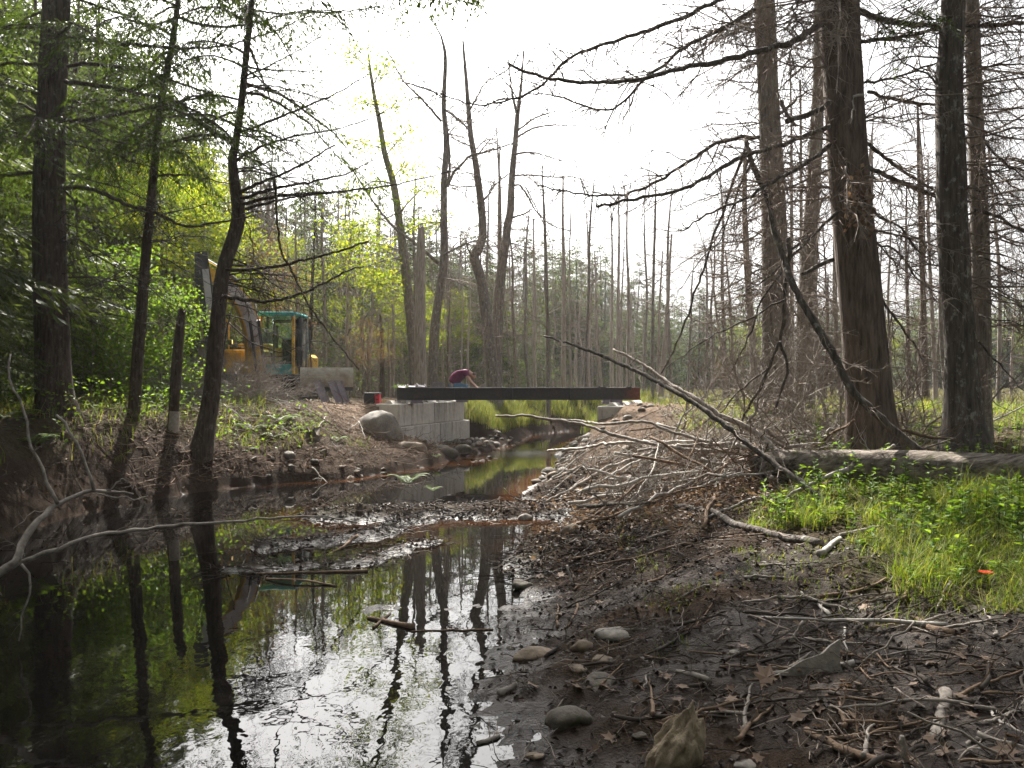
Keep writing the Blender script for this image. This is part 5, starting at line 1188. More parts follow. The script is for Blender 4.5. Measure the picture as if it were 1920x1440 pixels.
for xx, yy in ((xl, y1), (xr, y1), (xr, y0 + .62)): part('post', bar(MB(), [xx, yy, zb2 + .1], [xx, yy, zr], .06), M['dark_steel'], cabp)
part('windscreen', MB().box(((xl + xr) / 2, y0 + .01, (zb2 + zr) / 2 + .1), (cw - .12, .008, zr - zb2 - .35)), M['glass'], cabp)
part('side_window', MB().box((xr, (y0 + y1) / 2, (zb2 + zr) / 2 + .2), (.008, 1.2, zr - zb2 - .65)), M['glass'], cabp)
part('rear_window', MB().box(((xl + xr) / 2, y1 + .02, (zb2 + zr) / 2 + .3), (cw - .12, .008, .75)), M['glass'], cabp)
part('window_frame', MB().box(((xl + xr) / 2, y0 - .004, zb2 + .62), (cw - .1, .03, .035)), M['dark_steel'], cabp)
for a_ in ((.36, 0), (-.36, 0)): part('window_frame', MB().box(((xl + xr) / 2 + a_[0] * cw * 1.15, y1, (zb2 + zr) / 2 + .3), (.09, .03, .8)), M['dark_steel'], cabp)
part('window_frame', MB().box(((xl + xr) / 2, y1, zr - .09), (cw, .03, .1)), M['dark_steel'], cabp)
part('seat', MB().box(((xl + xr) / 2 + .1, y0 + .85, zb2 + .45), (.5, .5, .16), bev=.05).box(((xl + xr) / 2 + .1, y0 + 1.1, zb2 + .85), (.48, .14, .75), bev=.05), M['black'], cabp)
part('control_lever', rod([xl + .25, y0 + .45, zb2 + .2], [xl + .22, y0 + .35, zb2 + .75], .018, 8), M['black'], cabp)
part('control_lever', rod([xr - .25, y0 + .45, zb2 + .2], [xr - .28, y0 + .35, zb2 + .72], .018, 8), M['black'], cabp)
part('lower_panel', MB().box(((xl + xr) / 2, y0 + .02, zb2 + .24), (cw - .12, .05, .30), bev=.01), M['teal'], cabp)
part('exhaust_pipe', rod(U(562, 690, EY + .4), U(562, 597, EY + .4), .085), M['black'], ex)
part('side_guard', MB().prism([(0, 0), (.28, 0), (.25, 1.35), (.12, 1.55), (0, 1.5)], Y_ * .8 + X_ * .6, Z_, X_ * .8 - Y_ * .6, U(566, 700, EY + .3), .03), M['glass'], ex)
for a_, b_ in (((566, 600), (580, 622)), ((580, 622), (584, 700)), ((566, 600), (567, 705))): part('guard_rail', rod(U(*a_, EY + .55), U(*b_, EY + .55), .02, 8), M['dark_steel'], ex)
# upper body
def bx(name, u0, v0, u1, v1, y0_, y1_, mat, bev=.05, parent=ex):
    a = U(u0, v0); b = U(u1, v1); return part(name, MB().box(((a[0] + b[0]) / 2, (y0_ + y1_) / 2, (a[2] + b[2]) / 2), (abs(b[0] - a[0]), y1_ - y0_, abs(a[2] - b[2])), bev=bev), mat, parent)
bod = bx('upper_body', 414, 654, 486, 702, EY + .2, EY + 2.6, M['yellow'], .06)
bx('side_door', 418, 660, 450, 698, EY + .185, EY + .21, M['yellow'], .01, bod)
bx('vent_grille', 420, 650, 446, 657, EY + .3, EY + 1.2, M['black'], .01, bod)
bx('engine_hood', 420, 640, 484, 656, EY + 1.2, EY + 2.6, M['yellow'], .05)
bx('counterweight', 420, 660, 556, 702, EY + 1.9, EY + 2.9, M['yellow'], .1)
bx('swing_frame', 416, 702, 570, 712, EY - .1, EY + 2.4, M['dark_steel'], .02)
hr = [U(415, 655, EY + .3), U(417, 612, EY + .3), U(421, 600, EY + .3), U(428, 604, EY + .3), U(429, 655, EY + .3)]
part('handrail', MB().tubes(smooth(hr, 14), np.full(14, .022), 8, 0, True), M['yellow'], ex)
bx('headlight', 425, 636, 434, 646, EY + .1, EY + .25, M['chrome'], .02)
# tracks
for u0, u1 in ((425, 461), (514, 560)):
    a = U(u0, 0)[0]; b = U(u1, 0)[0]; zt2, zb3 = U(0, 712)[2], H(a, EY) - .02
    hh2 = zt2 - zb3; Lt = 2.9; prof = [(hh2 / 2 * math.cos(t) * 1 + (Lt / 2 - hh2 / 2) * (1 if math.cos(t) >= 0 else -1), hh2 / 2 * math.sin(t)) for t in np.linspace(0, 2 * math.pi, 24, endpoint=False) + .13]
    tk = part('track', MB().prism(prof, Y_, Z_, X_, [(a + b) / 2, EY + 1.1, (zt2 + zb3) / 2], b - a), M['rubber'], ex)
    for q_ in range(24):
        p0, p1 = np.array(prof[q_]), np.array(prof[(q_ + 1) % 24])
        if np.linalg.norm(p1 - p0) > .5:
            for f_ in np.linspace(.08, .92, 9):
                pm = p0 + (p1 - p0) * f_; part('track_pad', MB().box(((a + b) / 2, EY + 1.1 + pm[0], (zt2 + zb3) / 2 + pm[1] * 1.03), (b - a + .02, .09, .05)), M['rubber'], tk)
        else:
            pm = (p0 + p1) / 2; part('track_pad', MB().box(((a + b) / 2, EY + 1.1 + pm[0] * 1.01, (zt2 + zb3) / 2 + pm[1] * 1.02), (b - a + .02, .06, .06)), M['rubber'], tk)
# boom: curved box section seen from the front and side
ctr = smooth([U(474, 705, EY + .3), U(474, 660, EY), U(470, 615, EY - .3), U(456, 572, EY - .7), U(432, 542, EY - 1.1), U(404, 522, EY - 1.5), U(382, 505, EY - 1.8)], 26)
wd_ = np.interp(np.linspace(0, 1, 26), [0, .3, .55, .8, 1], [.36, .40, .46, .38, .26])
def boxbeam(c, h_, w_, nrm):
    mb = MB(); vv = []; K = len(c)
    for i in range(K):
        t = c[min(i + 1, K - 1)] - c[max(i - 1, 0)]; t /= np.linalg.norm(t); up = np.cross(t, nrm); up /= np.linalg.norm(up); n_ = np.cross(up, t)
        for su, sn in ((-1, -1), (1, -1), (1, 1), (-1, 1)): vv.append(c[i] + up * su * h_[i] / 2 + n_ * sn * w_[i] / 2)
    q = []
    for i in range(K - 1):
        for j in range(4): q.append((i * 4 + j, i * 4 + (j + 1) % 4, i * 4 + 4 + (j + 1) % 4, i * 4 + 4 + j))
    q.append((3, 2, 1, 0)); o = (K - 1) * 4; q.append((o, o + 1, o + 2, o + 3))
    return mb.add(vv, q)
bn = np.array([.55, -.83, .0])
bm_ = part('boom', boxbeam(ctr, wd_, np.full(26, .26), bn), M['yellow'], ex)
# worn pale side plate on the boom, 1 cm proud
def off(c, h_, w_, nrm, o_): return boxbeam(c + np.asarray(nrm) * o_, h_, w_, nrm)
part('side_plate', off(ctr[6:22], wd_[6:22] * .82, np.full(16, .02), bn, .14), M['boom_grey'], bm_, label='worn pale side of the boom')
for o_ in (-.02, .22):
    part('boom_cylinder', rod(U(483, 702, EY - .1) + [o_, 0, 0], U(470, 600, EY - .75) + [o_, 0, 0], .045), M['dark_steel'], ex)
    part('piston_rod', rod(U(470, 600, EY - .75) + [o_, 0, 0], U(462, 566, EY - .95) + [o_, 0, 0], .028), M['chrome'], ex)
part('stick_cylinder', rod(U(446, 528, EY - .9), U(410, 500, EY - 1.4), .055), M['dark_steel'], ex)
part('piston_rod', rod(U(410, 500, EY - 1.4), U(388, 487, EY - 1.8), .032), M['chrome'], ex)
st = smooth([U(377, 474, EY - 1.85), U(381, 520, EY - 1.95), U(389, 590, EY - 2.1), U(397, 660, EY - 2.25)], 12)
stp = part('dipper_arm', boxbeam(st, np.interp(np.linspace(0, 1, 12), [0, .3, 1], [.32, .42, .24]), np.full(12, .24), np.array([.3, -.95, 0])), M['dark_steel'], ex)
part('arm_plate', boxbeam(st[2:9] + [.13, -.14, 0], np.full(7, .17), np.full(7, .02), np.array([.3, -.95, 0])), M['boom_grey'], stp)
part('bucket_cylinder', rod(U(402, 535, EY - 2.05), U(404, 620, EY - 2.2), .05), M['dark_steel'], ex)
part('piston_rod', rod(U(404, 620, EY - 2.2), U(392, 686, EY - 2.3), .03), M['chrome'], ex)
part('bucket_link', bar(MB(), U(397, 655, EY - 2.25), U(398, 722, EY - 2.2), .08, .2), M['dark_steel'], ex)
part('bucket_link', bar(MB(), U(392, 684, EY - 2.3), U(412, 716, EY - 2.3), .07, .2), M['dark_steel'], ex)
part('hydraulic_hose', MB().tubes(smooth([U(440, 560, EY - 1.2), U(425, 620, EY - 1.5), U(418, 680, EY - 1.7), U(425, 720, EY - 1.5)], 14), np.full(14, .02), 6), M['black'], ex)
# bucket lying open towards the pool
bprof = [(-.50, .02), (-.44, .34), (-.2, .52), (.14, .53), (.43, .36), (.56, .02), (.52, 0), (.39, .32), (.12, .48), (-.18, .47), (-.40, .3), (-.46, .0)]
bo = U(407, 0, EY - 2.2); bo[2] = H(bo[0], bo[1]) + .06
bk = part('bucket', MB().prism(bprof, X_, Z_, Y_, bo, .8), M['dark_steel'], ex)
side = [(-.50, .02), (-.44, .34), (-.2, .52), (.14, .53), (.43, .36), (.56, .02)]
for sg in (-1, 1): part('bucket_side', MB().prism(side, X_, Z_, Y_, bo + np.array([0, sg * .412, 0]), .022), M['bucket'], bk)
part('bucket_side', MB().prism([(0, 0), (.36, .02), (.30, .46), (.06, .50)], X_, Z_, Y_, bo + np.array([-.52, -.47, -.02]), .03), M['bucket'], bk)
part('bucket_side', MB().prism([(0, 0), (.34, .0), (.40, .5), (.16, .40)], X_, Z_, Y_, bo + np.array([.18, -.47, -.02]), .03), M['bucket'], bk)
for j in range(5): part('tooth', MB().box(bo + [.60, -.36 + .18 * j, .02], (.16, .07, .05), bev=.015), M['bucket'], bk)
# dozer blade
bl0 = U(566, 727, EY - .9); bl1 = U(659, 727, EY - .5); bd = bl1 - bl0; bd[2] = 0; bd /= np.linalg.norm(bd); bnn = np.array([bd[1], -bd[0], 0])
prof = [(.10 * (1 - ((z - .28) / .28) ** 2), z) for z in np.linspace(0, .58, 9)]; prof = [(-a + .02, z) for a, z in prof] + [(-a + .07, z) for a, z in reversed(prof)]
bp = part('dozer_blade', MB().prism(prof, -bnn, Z_, bd, (bl0 + bl1) / 2, 1.48), M['blade'], ex)
part('cutting_edge', MB().prism([(-.03, -.09), (.0, -.09), (.05, .02), (.01, .02)], -bnn, Z_, bd, (bl0 + bl1) / 2, 1.47), M['dark_steel'], bp)
part('blade_arm', bar(MB(), (bl0 * .7 + bl1 * .3) + np.array([0, .1, .2]), U(540, 705, EY + .8), .12), M['dark_steel'], ex)
part('blade_arm', bar(MB(), (bl0 * .95 + bl1 * .05) + np.array([0, .1, .2]), U(470, 705, EY + .8), .12), M['dark_steel'], ex)
for j, (ut, ub, lb) in enumerate(((594, 612, 'steel brace leaning on the excavator blade nearest the tracks'), (622, 638, 'steel brace leaning in the middle of the excavator blade'), (634, 650, 'steel brace leaning on the excavator blade farthest from the tracks'))):
    a = U(ut, 716, EY - 1.0 + .03 * j); b = U(ub, 757, EY - 1.35 + .03 * j); d = a - b; L = np.linalg.norm(d); d /= L
    b[2] = max(b[2], H(b[0], b[1]) + .02)
    xax = np.array([.97, .12, 0]); xax -= d * (xax @ d); xax /= np.linalg.norm(xax); nz = np.cross(xax, d)
    o = brace('steel_brace', (a + b) / 2, L, .19, (0, 0, 0), lb, 'steel braces leaning on the excavator blade', 3)
    o.rotation_euler = Matrix(np.stack([xax, d, nz], 1).tolist()).to_euler()

# ------------------------------------------------------------------ crouching worker
def skin(name, verts, edges, rad, mat, parent, sub=2, loc=(0, 0, 0)):
    me = bpy.data.meshes.new(name); me.from_pydata([tuple(np.asarray(v) - loc) for v in verts], edges, [])
    o = bpy.data.objects.new(name, me); COL.objects.link(o)
    md = o.modifiers.new('skin', 'SKIN'); md.use_smooth_shade = True
    for i, r in enumerate(rad):
        sv = me.skin_vertices[0].data[i]; sv.radius = (r, r) if not hasattr(r, '__len__') else r; sv.use_root = (i == 0)
    ss = o.modifiers.new('sub', 'SUBSURF'); ss.levels = sub; ss.render_levels = sub
    dg = bpy.context.evaluated_depsgraph_get(); dg.update()
    m2 = bpy.data.meshes.new_from_object(o.evaluated_get(dg)); m2.name = name; m2.materials.clear(); m2.materials.append(mat)
    for p_ in m2.polygons: p_.use_smooth = True
    bpy.data.objects.remove(o); bpy.data.meshes.remove(me)
    return put(name, m2, parent)
PX, PY, PZ = -1.72, 26.55, 1.43
pr_ = thing('person', 'person in a maroon t shirt and blue jeans crouching and bending over the beams', 'person', (PX, PY, PZ))
M['skin'] = m_plain('skin', (.45, .26, .19), .5, 0, .08, 8, 0, .4); M['shirt'] = m_plain('maroon_cotton', (.15, .04, .085), .9, 0, .2, 14, .2, .1)
M['jeans'] = m_plain('blue_denim', (.11, .20, .32), .9, 0, .2, 18, .2, .1); M['hair'] = m_plain('grey_brown_hair', (.16, .13, .115), .8, 0, .4, 40, .4, .2); M['boot'] = m_plain('leather_boots', (.10, .06, .04), .7, 0, .3, 10, .2, .3)
# joints, local metres; the worker faces +x (to the stream) and reaches down ahead
pel = (-.12, 0, .42); sp1 = (-.08, 0, .56); sp2 = (.04, 0, .76); ch = (.22, 0, .88); nk = (.36, 0, .82); hd = (.45, -.02, .74)
body_v = [pel, sp1, sp2, ch, nk, hd, (.52, -.03, .67)]; body_e = [(0, 1), (1, 2), (2, 3), (3, 4), (4, 5), (5, 6)]; body_r = [(.15, .12), (.14, .11), (.15, .115), (.16, .12), .06, (.088, .1), .07]
def chain(pts, rads, root):
    global body_v, body_e, body_r
    p = root
    for q_, r_ in zip(pts, rads):
        body_v.append(q_); body_r.append(r_); body_e.append((p, len(body_v) - 1)); p = len(body_v) - 1
    return p
for sg in (-1, 1):
    w_ = chain([(.25, sg * .20, .83), (.36, sg * .26, .60), (.50, sg * .17, .44)], [.062, .044, .033], 3)
    hp = chain([(.57, sg * .155, .395)], [(.036, .02)], w_)
    for f_, (dx, dy, ln) in enumerate(((.05, .03, .030), (.06, .012, .036), (.057, -.008, .034), (.046, -.026, .026))):
        chain([(.57 + dx * .6, sg * (.155 - dy * .9), .375), (.57 + dx, sg * (.155 - dy), .345), (.57 + dx * .95, sg * (.155 - dy), .345 - ln)], [.0095, .0085, .007], hp)
    chain([(.57, sg * .115, .38), (.595, sg * .10, .355)], [.011, .009], w_)
    kn = chain([(-.08, sg * .12, .40), (.30, sg * .20, .44), (.02, sg * .18, .09)], [.10, .068, .045], 0)
    chain([(.02, sg * .185, .035), (.2, sg * .20, .03)], [.042, .035], kn)
skin('body', body_v, body_e, body_r, M['skin'], pr_)
skin('shirt', [(-.13, 0, .50), sp1, sp2, ch, (.33, 0, .85), (.25, .19, .83), (.33, .235, .69), (.25, -.19, .83), (.33, -.235, .69)],
     [(0, 1), (1, 2), (2, 3), (3, 4), (3, 5), (5, 6), (3, 7), (7, 8)], [(.225, .17), (.24, .19), (.245, .20), (.225, .18), .09, .10, .085, .10, .085], M['shirt'], pr_)
skin('jeans', [(-.14, 0, .50), (-.12, 0, .40), (-.06, .13, .40), (.30, .20, .445), (.04, .18, .10), (-.06, -.13, .40), (.30, -.20, .445), (.04, -.18, .10)],
     [(0, 1), (1, 2), (2, 3), (3, 4), (1, 5), (5, 6), (6, 7)], [(.15, .125), (.175, .135), .115, .085, .062, .115, .085, .062], M['jeans'], pr_)
skin('hair', [(.43, -.02, .80), (.49, -.025, .785), (.53, -.03, .74)], [(0, 1), (1, 2)], [(.085, .08), (.088, .085), (.06, .06)], M['hair'], pr_)
for sg in (-1, 1):
    skin('boot', [(-.03, sg * .185, .045), (.08, sg * .19, .045), (.22, sg * .205, .035)], [(0, 1), (1, 2)], [.055, .055, .042], M['boot'], pr_)
mb = MB(); mb.tubes(np.array([(.535, -.02, .69), (.55, -.02, .665)]), np.array([.018, .010]), 8, 0, True); put('nose', mb.mesh('nose', M['skin']), pr_)
for sg in (-1, 1): put('ear', MB().tubes(np.array([(.45, -.02 + sg * .098, .74), (.46, -.02 + sg * .112, .74)]), np.array([.03, .022]), 10, 0, True).mesh('ear', M['skin']), pr_)

pr_.scale = (1.12, 1.18, 1.05)

# ------------------------------------------------------------------ stones, boulders, stump
rg7 = np.random.default_rng(37)
def rock_mesh(name, size, seed, mat, sharp=.22, flat=.0):
    bm = bmesh.new(); bmesh.ops.create_icosphere(bm, subdivisions=3, radius=1.0); rg = np.random.default_rng(seed)
    pl = rnd_dirs(9, rg); dd = rg.uniform(.62, .95, 9); o3 = rg.uniform(0, 50, 3)
    for v in bm.verts:
        p = np.array(v.co); n = p / np.linalg.norm(p); r_ = 1.0
        for a, d in zip(pl, dd):
            c_ = n @ a
            if c_ > 0: r_ = min(r_, d / c_ if c_ * r_ > d else r_)
        r_ = r_ * (1 - sharp) + sharp * (r_ + .35 * float(fbm(n[0] * 2 + o3[0], n[1] * 2 + n[2] * 1.7 + o3[1], seed, 3)))
        r_ *= 1 + (.22 if sharp < .1 else .10) * float(fbm(n[0] * 3 + o3[2], n[2] * 3 + n[1] * 2.2, seed + 5, 3))
        q = n * r_ * np.array(size) / 2; v.co = q
    me = bpy.data.meshes.new(name); bm.to_mesh(me); bm.free(); me.materials.append(mat)
    for p in me.polygons: p.use_smooth = True
    return me
def boulder(u, v, wpx, hpx, label, mat='rock_brown', y=None, seed=1, sharp=.3, rot=None, sink=.25, name='boulder', dz=None):
    g = G(u, v + hpx * .4) if y is None else P(u, v, y)
    yy = g[1]; w_ = wpx * yy / F; h_ = hpx * yy / F
    me = rock_mesh(name, (w_ * 1.08, w_ * .85, h_ * 1.15), seed, M[mat], sharp)
    c = P(u, v, yy + w_ * .25)
    if y is None: c[2] = max(c[2] - h_ * .12, H(c[0], c[1]) + h_ * (.3 - sink))
    o = put(name, me, None, c, label, 'boulder' if name == 'boulder' else 'stone', None, None, rot or (0, rg7.normal(0, .08), rg7.uniform(-.4, .4)))
    return o
boulder(720, 806, 92, 66, 'big rounded boulder leaning against the end of the concrete wall', 'rock', 21.5, 13, .08, rot=(.1, .22, .5))
boulder(770, 850, 62, 46, 'angular brown boulder wedged below the big rounded one', 'rock_brown', 20.9, 4)
boulder(712, 856, 82, 36, 'flat topped brown boulder in the mud under the big rounded one', 'rock_brown', 20.4, 5)
boulder(832, 850, 52, 28, 'dark wet boulder at the foot of the concrete wall', 'rock_mossy', 21.9, 6)
boulder(868, 846, 34, 22, 'smaller dark boulder beside the wet one under the wall', 'rock_mossy', 22.7, 7)
boulder(1098, 858, 58, 46, 'tall angular slab standing at the stream edge below the brush pile', 'rock_brown', 17.6, 8, rot=(.1, -.35, .3))
boulder(1140, 868, 62, 30, 'long pale slab lying next to the tall angular one', 'rock', 16.6, 9, rot=(0, -.25, .3))
boulder(1095, 893, 62, 30, 'whitish lichen spotted boulder at the stream edge', 'rock', 15.2, 10)
boulder(1058, 880, 22, 18, 'small round brown stone at the water edge below the slab', 'rock_brown', 16.4, 11, name='stone')
boulder(1076, 879, 18, 17, 'smaller round stone touching the round brown one', 'rock_brown', 16.3, 12, name='stone')
boulder(1195, 846, 60, 34, 'mud coated boulder inside the brush pile', 'rock_brown', 14.8, 13)
boulder(1215, 800, 44, 22, 'pale boulder in the dirt just below the notched block', 'rock', 20.5, 14)
boulder(1170, 800, 30, 18, 'pale stone beside the notched block', 'rock', 21.5, 15)
boulder(1283, 748, 14, 9, 'dark round stone on top of the dirt past the beam tip', 'rock_mossy', None, 16, name='stone')
for u, v, w_, h_, lb, mt, sd_ in ((1003, 1226, 84, 30, 'oval tan stone half sunk in the wet mud', 'rock_brown', 21), (1152, 1195, 78, 28, 'long grey humped stone on the mud', 'rock', 22), (1091, 1211, 42, 30, 'brown stone leaning on the grey humped one', 'rock_brown', 23),
        (1129, 1238, 40, 20, 'small tan stone below the grey humped one', 'rock_brown', 24), (1124, 1278, 74, 40, 'dark wedge shaped stone with a flat top in the mud', 'rock_mossy', 25), (1083, 1257, 36, 15, 'low tan stone just above the dark wedge stone', 'rock_brown', 26),
        (1066, 1347, 92, 50, 'dark pointed slab tilted in the mud near the water', 'rock_mossy', 27), (957, 1216, 22, 12, 'small mossy stone beside the oval tan one', 'rock_mossy', 28), (1003, 1424, 34, 12, 'small flat tan stone at the frame bottom', 'rock_brown', 29),
        (1378, 1228, 24, 18, 'little round grey stone on the mud by the thin sticks', 'rock', 30), (1400, 1436, 50, 24, 'pale yellowish stone at the frame bottom beside the stump', 'rock', 31), (1075, 992, 40, 26, 'tan stone by the end of the bent branch', 'rock_brown', 32), (985, 970, 26, 18, 'grey stone on the mud bar near the bent branch', 'rock', 33),
        (980, 1095, 40, 26, 'dark muddy stone on the edge of the mud bank hump', 'rock_mossy', 34), (1200, 1390, 30, 14, 'low dark stone between the tilted slab and the stump', 'rock_mossy', 35)):
    boulder(u, v, w_, h_ * .9, lb, mt, None, sd_, name='stone', sink=.38)
# triangular slab
g = G(1545, 1262); yy = g[1]; sc_ = yy / F
mb = MB().prism([(-70, -18), (30, -28), (58, -20), (52, 6), (60, 50), (40, 38), (22, 22), (-16, 10), (-44, -6)], X_ * sc_, Z_ * sc_ * .9 + Y_ * sc_ * .35, Y_ * .9 - Z_ * .35, g + np.array([-.05, .06, .02]), .05)
solo('stone', mb, M['rock'], 'pointed grey triangular slab tipped up in the mud', 'stone')
# weathered stump in front, dark post-like stump by the left bank
def stump(name, label, u, v, wt, wb, hpx, mat, y=None, seed=5, jag=.4):
    g = G(u, v) if y is None else P(u, v, y); sc_ = g[1] / F
    t = thing(name, label, 'stump', g); mb = MB(); rg = np.random.default_rng(seed)
    trunk_mesh(mb, [g - [0, 0, .12], g + [0, 0, hpx * sc_ * .45], g + [rg.normal(0, .02), .04, hpx * sc_]], [wb * sc_ / 2, (wt + wb) * sc_ / 4.2, wt * sc_ / 2.6], 14, .035, .4, .35, rg, 0, True)
    part('wood', mb, M[mat], t, True)
    mb = MB(); n = 7; mb.tubes(twig_curves(np.tile(g + [0, -.02, .06], (n, 1)), np.stack([np.cos(np.arange(n)), -np.abs(np.sin(np.arange(n))) * .9, -.2 + 0 * np.arange(n)], 1), np.full(n, wb * sc_ * 1.1), 5, .2, .15, rg), np.full((n, 1), wb * sc_ * .13) * np.linspace(1, .3, 5)[None], 6)
    part('root', mb, M[mat], t, True, 'stuff') if v < 1400 else None; return t
M['stump_pale'] = m_bark('weathered_stump_wood', (.14, .105, .07), (.44, .36, .26), zs=.6, scale=14, bump=1.0)
g = G(1276, 1440); sc_ = g[1] / F
bm = bmesh.new(); bmesh.ops.create_icosphere(bm, subdivisions=5, radius=1.0)
for v_ in bm.verts:
    n_ = np.array(v_.co); a_ = math.atan2(n_[1], n_[0]); z_ = n_[2]
    q_ = .34 * float(fbm(a_ * 1.6 + 7, z_ * 1.0, 5, 3)) + .30 * float(fbm(n_[0] * 3 + 5, n_[2] * 2.2 + n_[1] * 3, 15, 4, .6)) + .10 * abs(math.sin(a_ * 5 + z_ * 2))
    w_ = (1.12 - .46 * z_) * (1 + q_); top_ = 1 + .5 * float(fbm(n_[0] * 2.4 + 2, n_[1] * 2.4, 25, 3)) if z_ > .3 else 1
    v_.co = (n_[0] * w_ * 40 * sc_ + .03 * z_, n_[1] * w_ * 30 * sc_, z_ * top_ * (1 + .25 * q_) * 74 * sc_)
me = bpy.data.meshes.new('tree_stump'); bm.to_mesh(me); bm.free(); me.materials.append(M['stump_pale'])
for p_ in me.polygons: p_.use_smooth = True
put('tree_stump', me, None, g + [0, 0, 40 * sc_], 'pale weathered pointed stump rising from the dark mud at the frame bottom', 'stump', None, None, (.15, .1, .3))
stump('tree_stump', 'dark mossy rounded stump standing on the bank between ferns and dirt', 585, 876, 34, 40, 62, 'rock_mossy', 18.6, 6)
stump('tree_stump', 'small dark stump poking out of the mud bar', 674, 973, 14, 20, 22, 'bark_hemlock', 12.3, 7)
# stones along the stream: copies of a few shapes
protos = [put('stone', rock_mesh('stone', (1, rg7.uniform(.7, 1), rg7.uniform(.45, .75)), 60 + i, M[('rock', 'rock_brown', 'rock', 'rock_mossy', 'rock', 'rock_brown')[i]], .3), None, (0, 0, -5), 'x', 'stone') for i in range(6)]
first = [True] * 6
def scatter_stone(x, y, size, label, group):
    i = int(rg7.integers(6)); z = max(H(x, y), -.12) + size * .12
    rot = (rg7.normal(0, .25), rg7.normal(0, .25), rg7.uniform(0, 6.28))
    if first[i]: first[i] = False; o = protos[i]; o.location = (x, y, z); o.rotation_euler = rot
    else: o = dup(protos[i], (x, y, z), rot)
    o.scale = (size,) * 3; o['label'] = label; o['group'] = group
for i in range(62):
    t_ = rg7.uniform(-.6, 5.6); n_ = rg7.uniform(.15, 1.5); p_ = LW0 + WD * t_ + WN * n_
    scatter_stone(p_[0], p_[1], rg7.uniform(.08, .26), 'one of the cobbles heaped at the foot of the long concrete wall', 'cobbles under the long concrete wall')
for i in range(34):
    p_ = P(rg7.uniform(885, 970), 0, rg7.uniform(25.5, 30)); x_ = p_[0] + rg7.normal(0, .15)
    scatter_stone(x_, p_[1], rg7.uniform(.12, .34), 'pale rock in the riprap pile past the far end of the long wall', 'riprap beside the sedge')
for i in range(46):
    y_ = rg7.uniform(15, 23); x_ = np.interp(y_, [15, 17, 21, 24], [.3, .5, 1.25, 1.3]) + abs(rg7.normal(0, .55))
    scatter_stone(x_, y_, rg7.uniform(.09, .3), 'stone in the rubble sloping from the notched block to the stream', 'rubble below the notched block')
for i in range(22):
    y_ = rg7.uniform(21.5, 27); x_ = rg7.uniform(3.2, 6.2)
    scatter_stone(x_, y_, rg7.uniform(.1, .3), 'stone on the bare dirt past the rusty beam tip', 'stones on the far dirt')
for i in range(30):
    g = G(rg7.uniform(640, 900), rg7.uniform(868, 905)); scatter_stone(g[0], g[1], rg7.uniform(.06, .2), 'wet stone in the shallow margin below the boulders', 'wet stones in the shallows')
for i in range(12):
    g = G(rg7.uniform(890, 1050), rg7.uniform(835, 868)); scatter_stone(g[0], g[1], rg7.uniform(.1, .22), 'stone breaking the riffle under the bridge', 'stones in the riffle')
for i in range(13):
    g = G(rg7.uniform(470, 690), rg7.uniform(835, 900)); scatter_stone(g[0], g[1], rg7.uniform(.07, .34) ** 1.2, 'muddy stone along the bank around the mossy stump', 'stones by the mossy stump')

# ------------------------------------------------------------------ ground cover
def ground_pts(n, box, keep, rg):
    x = rg.uniform(box[0], box[1], n); y = rg.uniform(box[2], box[3], n); z = hgt(x, y); k_ = keep(x, y, z); return np.stack([x, y, z], 1)[k_]
def rdist(x, y): return dist_line(x, y, RSH)
def ldist(x, y): return dist_line(x, y, LSH)
rg8 = np.random.default_rng(38)
def stuffo(name, mb, mat, label, cat, smooth_=False): return put(name, mb.mesh(name, mat, (0, 0, 0), smooth_), None, (0, 0, 0), label, cat, None, 'stuff')
def grass_at(mb, p, hmin, hmax, w, rg, lean=.5, m=0):
    n = len(p); h_ = rg.uniform(hmin, hmax, n); a = rg.uniform(0, 6.28, n) + 1.2 * fbm(p[:, 0] * 2.5, p[:, 1] * 2.5, 88, 2); ln = rg.uniform(.15, 1.0, n) ** .7 * lean * 1.45
    dx = np.stack([np.cos(a), np.sin(a), 0 * a], 1); tip = p + dx * (ln * h_)[:, None] + np.array([0, 0, 1.]) * (h_ * np.clip(1 - .32 * ln ** 2, .3, 1))[:, None]
    sd2 = np.stack([-np.sin(a), np.cos(a), 0 * a], 1) * .7 + dx * .3
    mb.blades(p - [0, 0, .01], tip, sd2, w * rg.uniform(.6, 1.3, n), (dx * (ln * h_ * 1.6)[:, None]), m)
# grass bank by the log
def gmask(x, y, z):
    d = rdist(x, y); nz_ = fbm(x * 1.3, y * 1.3, 91, 3)
    lim = np.interp(y, [5, 5.8, 7, 8.5, 9.5, 11, 14, 20], [3.4, 2.6, 2.35, 2.75, 3.2, 3.3, 3.2, 3.0])
    return (d + nz_ * 1.3 > lim) & (x > 0)
p = ground_pts(64000, (1.2, 7, 5.3, 9.8), gmask, rg8); nn = fbm(p[:, 0] * 2.2, p[:, 1] * 2.2, 93, 3); dd = rdist(p[:, 0], p[:, 1]); p = p[(nn > -.28) & (rg8.uniform(size=len(p)) < .25 + .75 * sstep(2.0, 3.6, dd + nn * 2))]
mb = MB(); nn = fbm(p[:, 0] * 1.6 + 9, p[:, 1] * 1.6, 94, 3)
for lo_, hi_, a_, b_ in ((-9, -.12, .06, .22), (-.12, .12, .12, .38), (.12, 9, .18, .55)):
    q_ = p[(nn >= lo_) & (nn < hi_)]; far_ = q_[:, 1] > 8.3; grass_at(mb, q_[~far_], a_, b_, .0035, rg8, 1.05); grass_at(mb, q_[far_], a_ * .6, b_ * .55, .0035, rg8, 1.05)
p = ground_pts(16000, (1.8, 12, 9.5, 24), lambda x, y, z: gmask(x, y, z) & (fbm(x * 1.1, y * 1.1, 96, 3) > -.05), rg8); grass_at(mb, p, .10, .34, .006, rg8, .9)
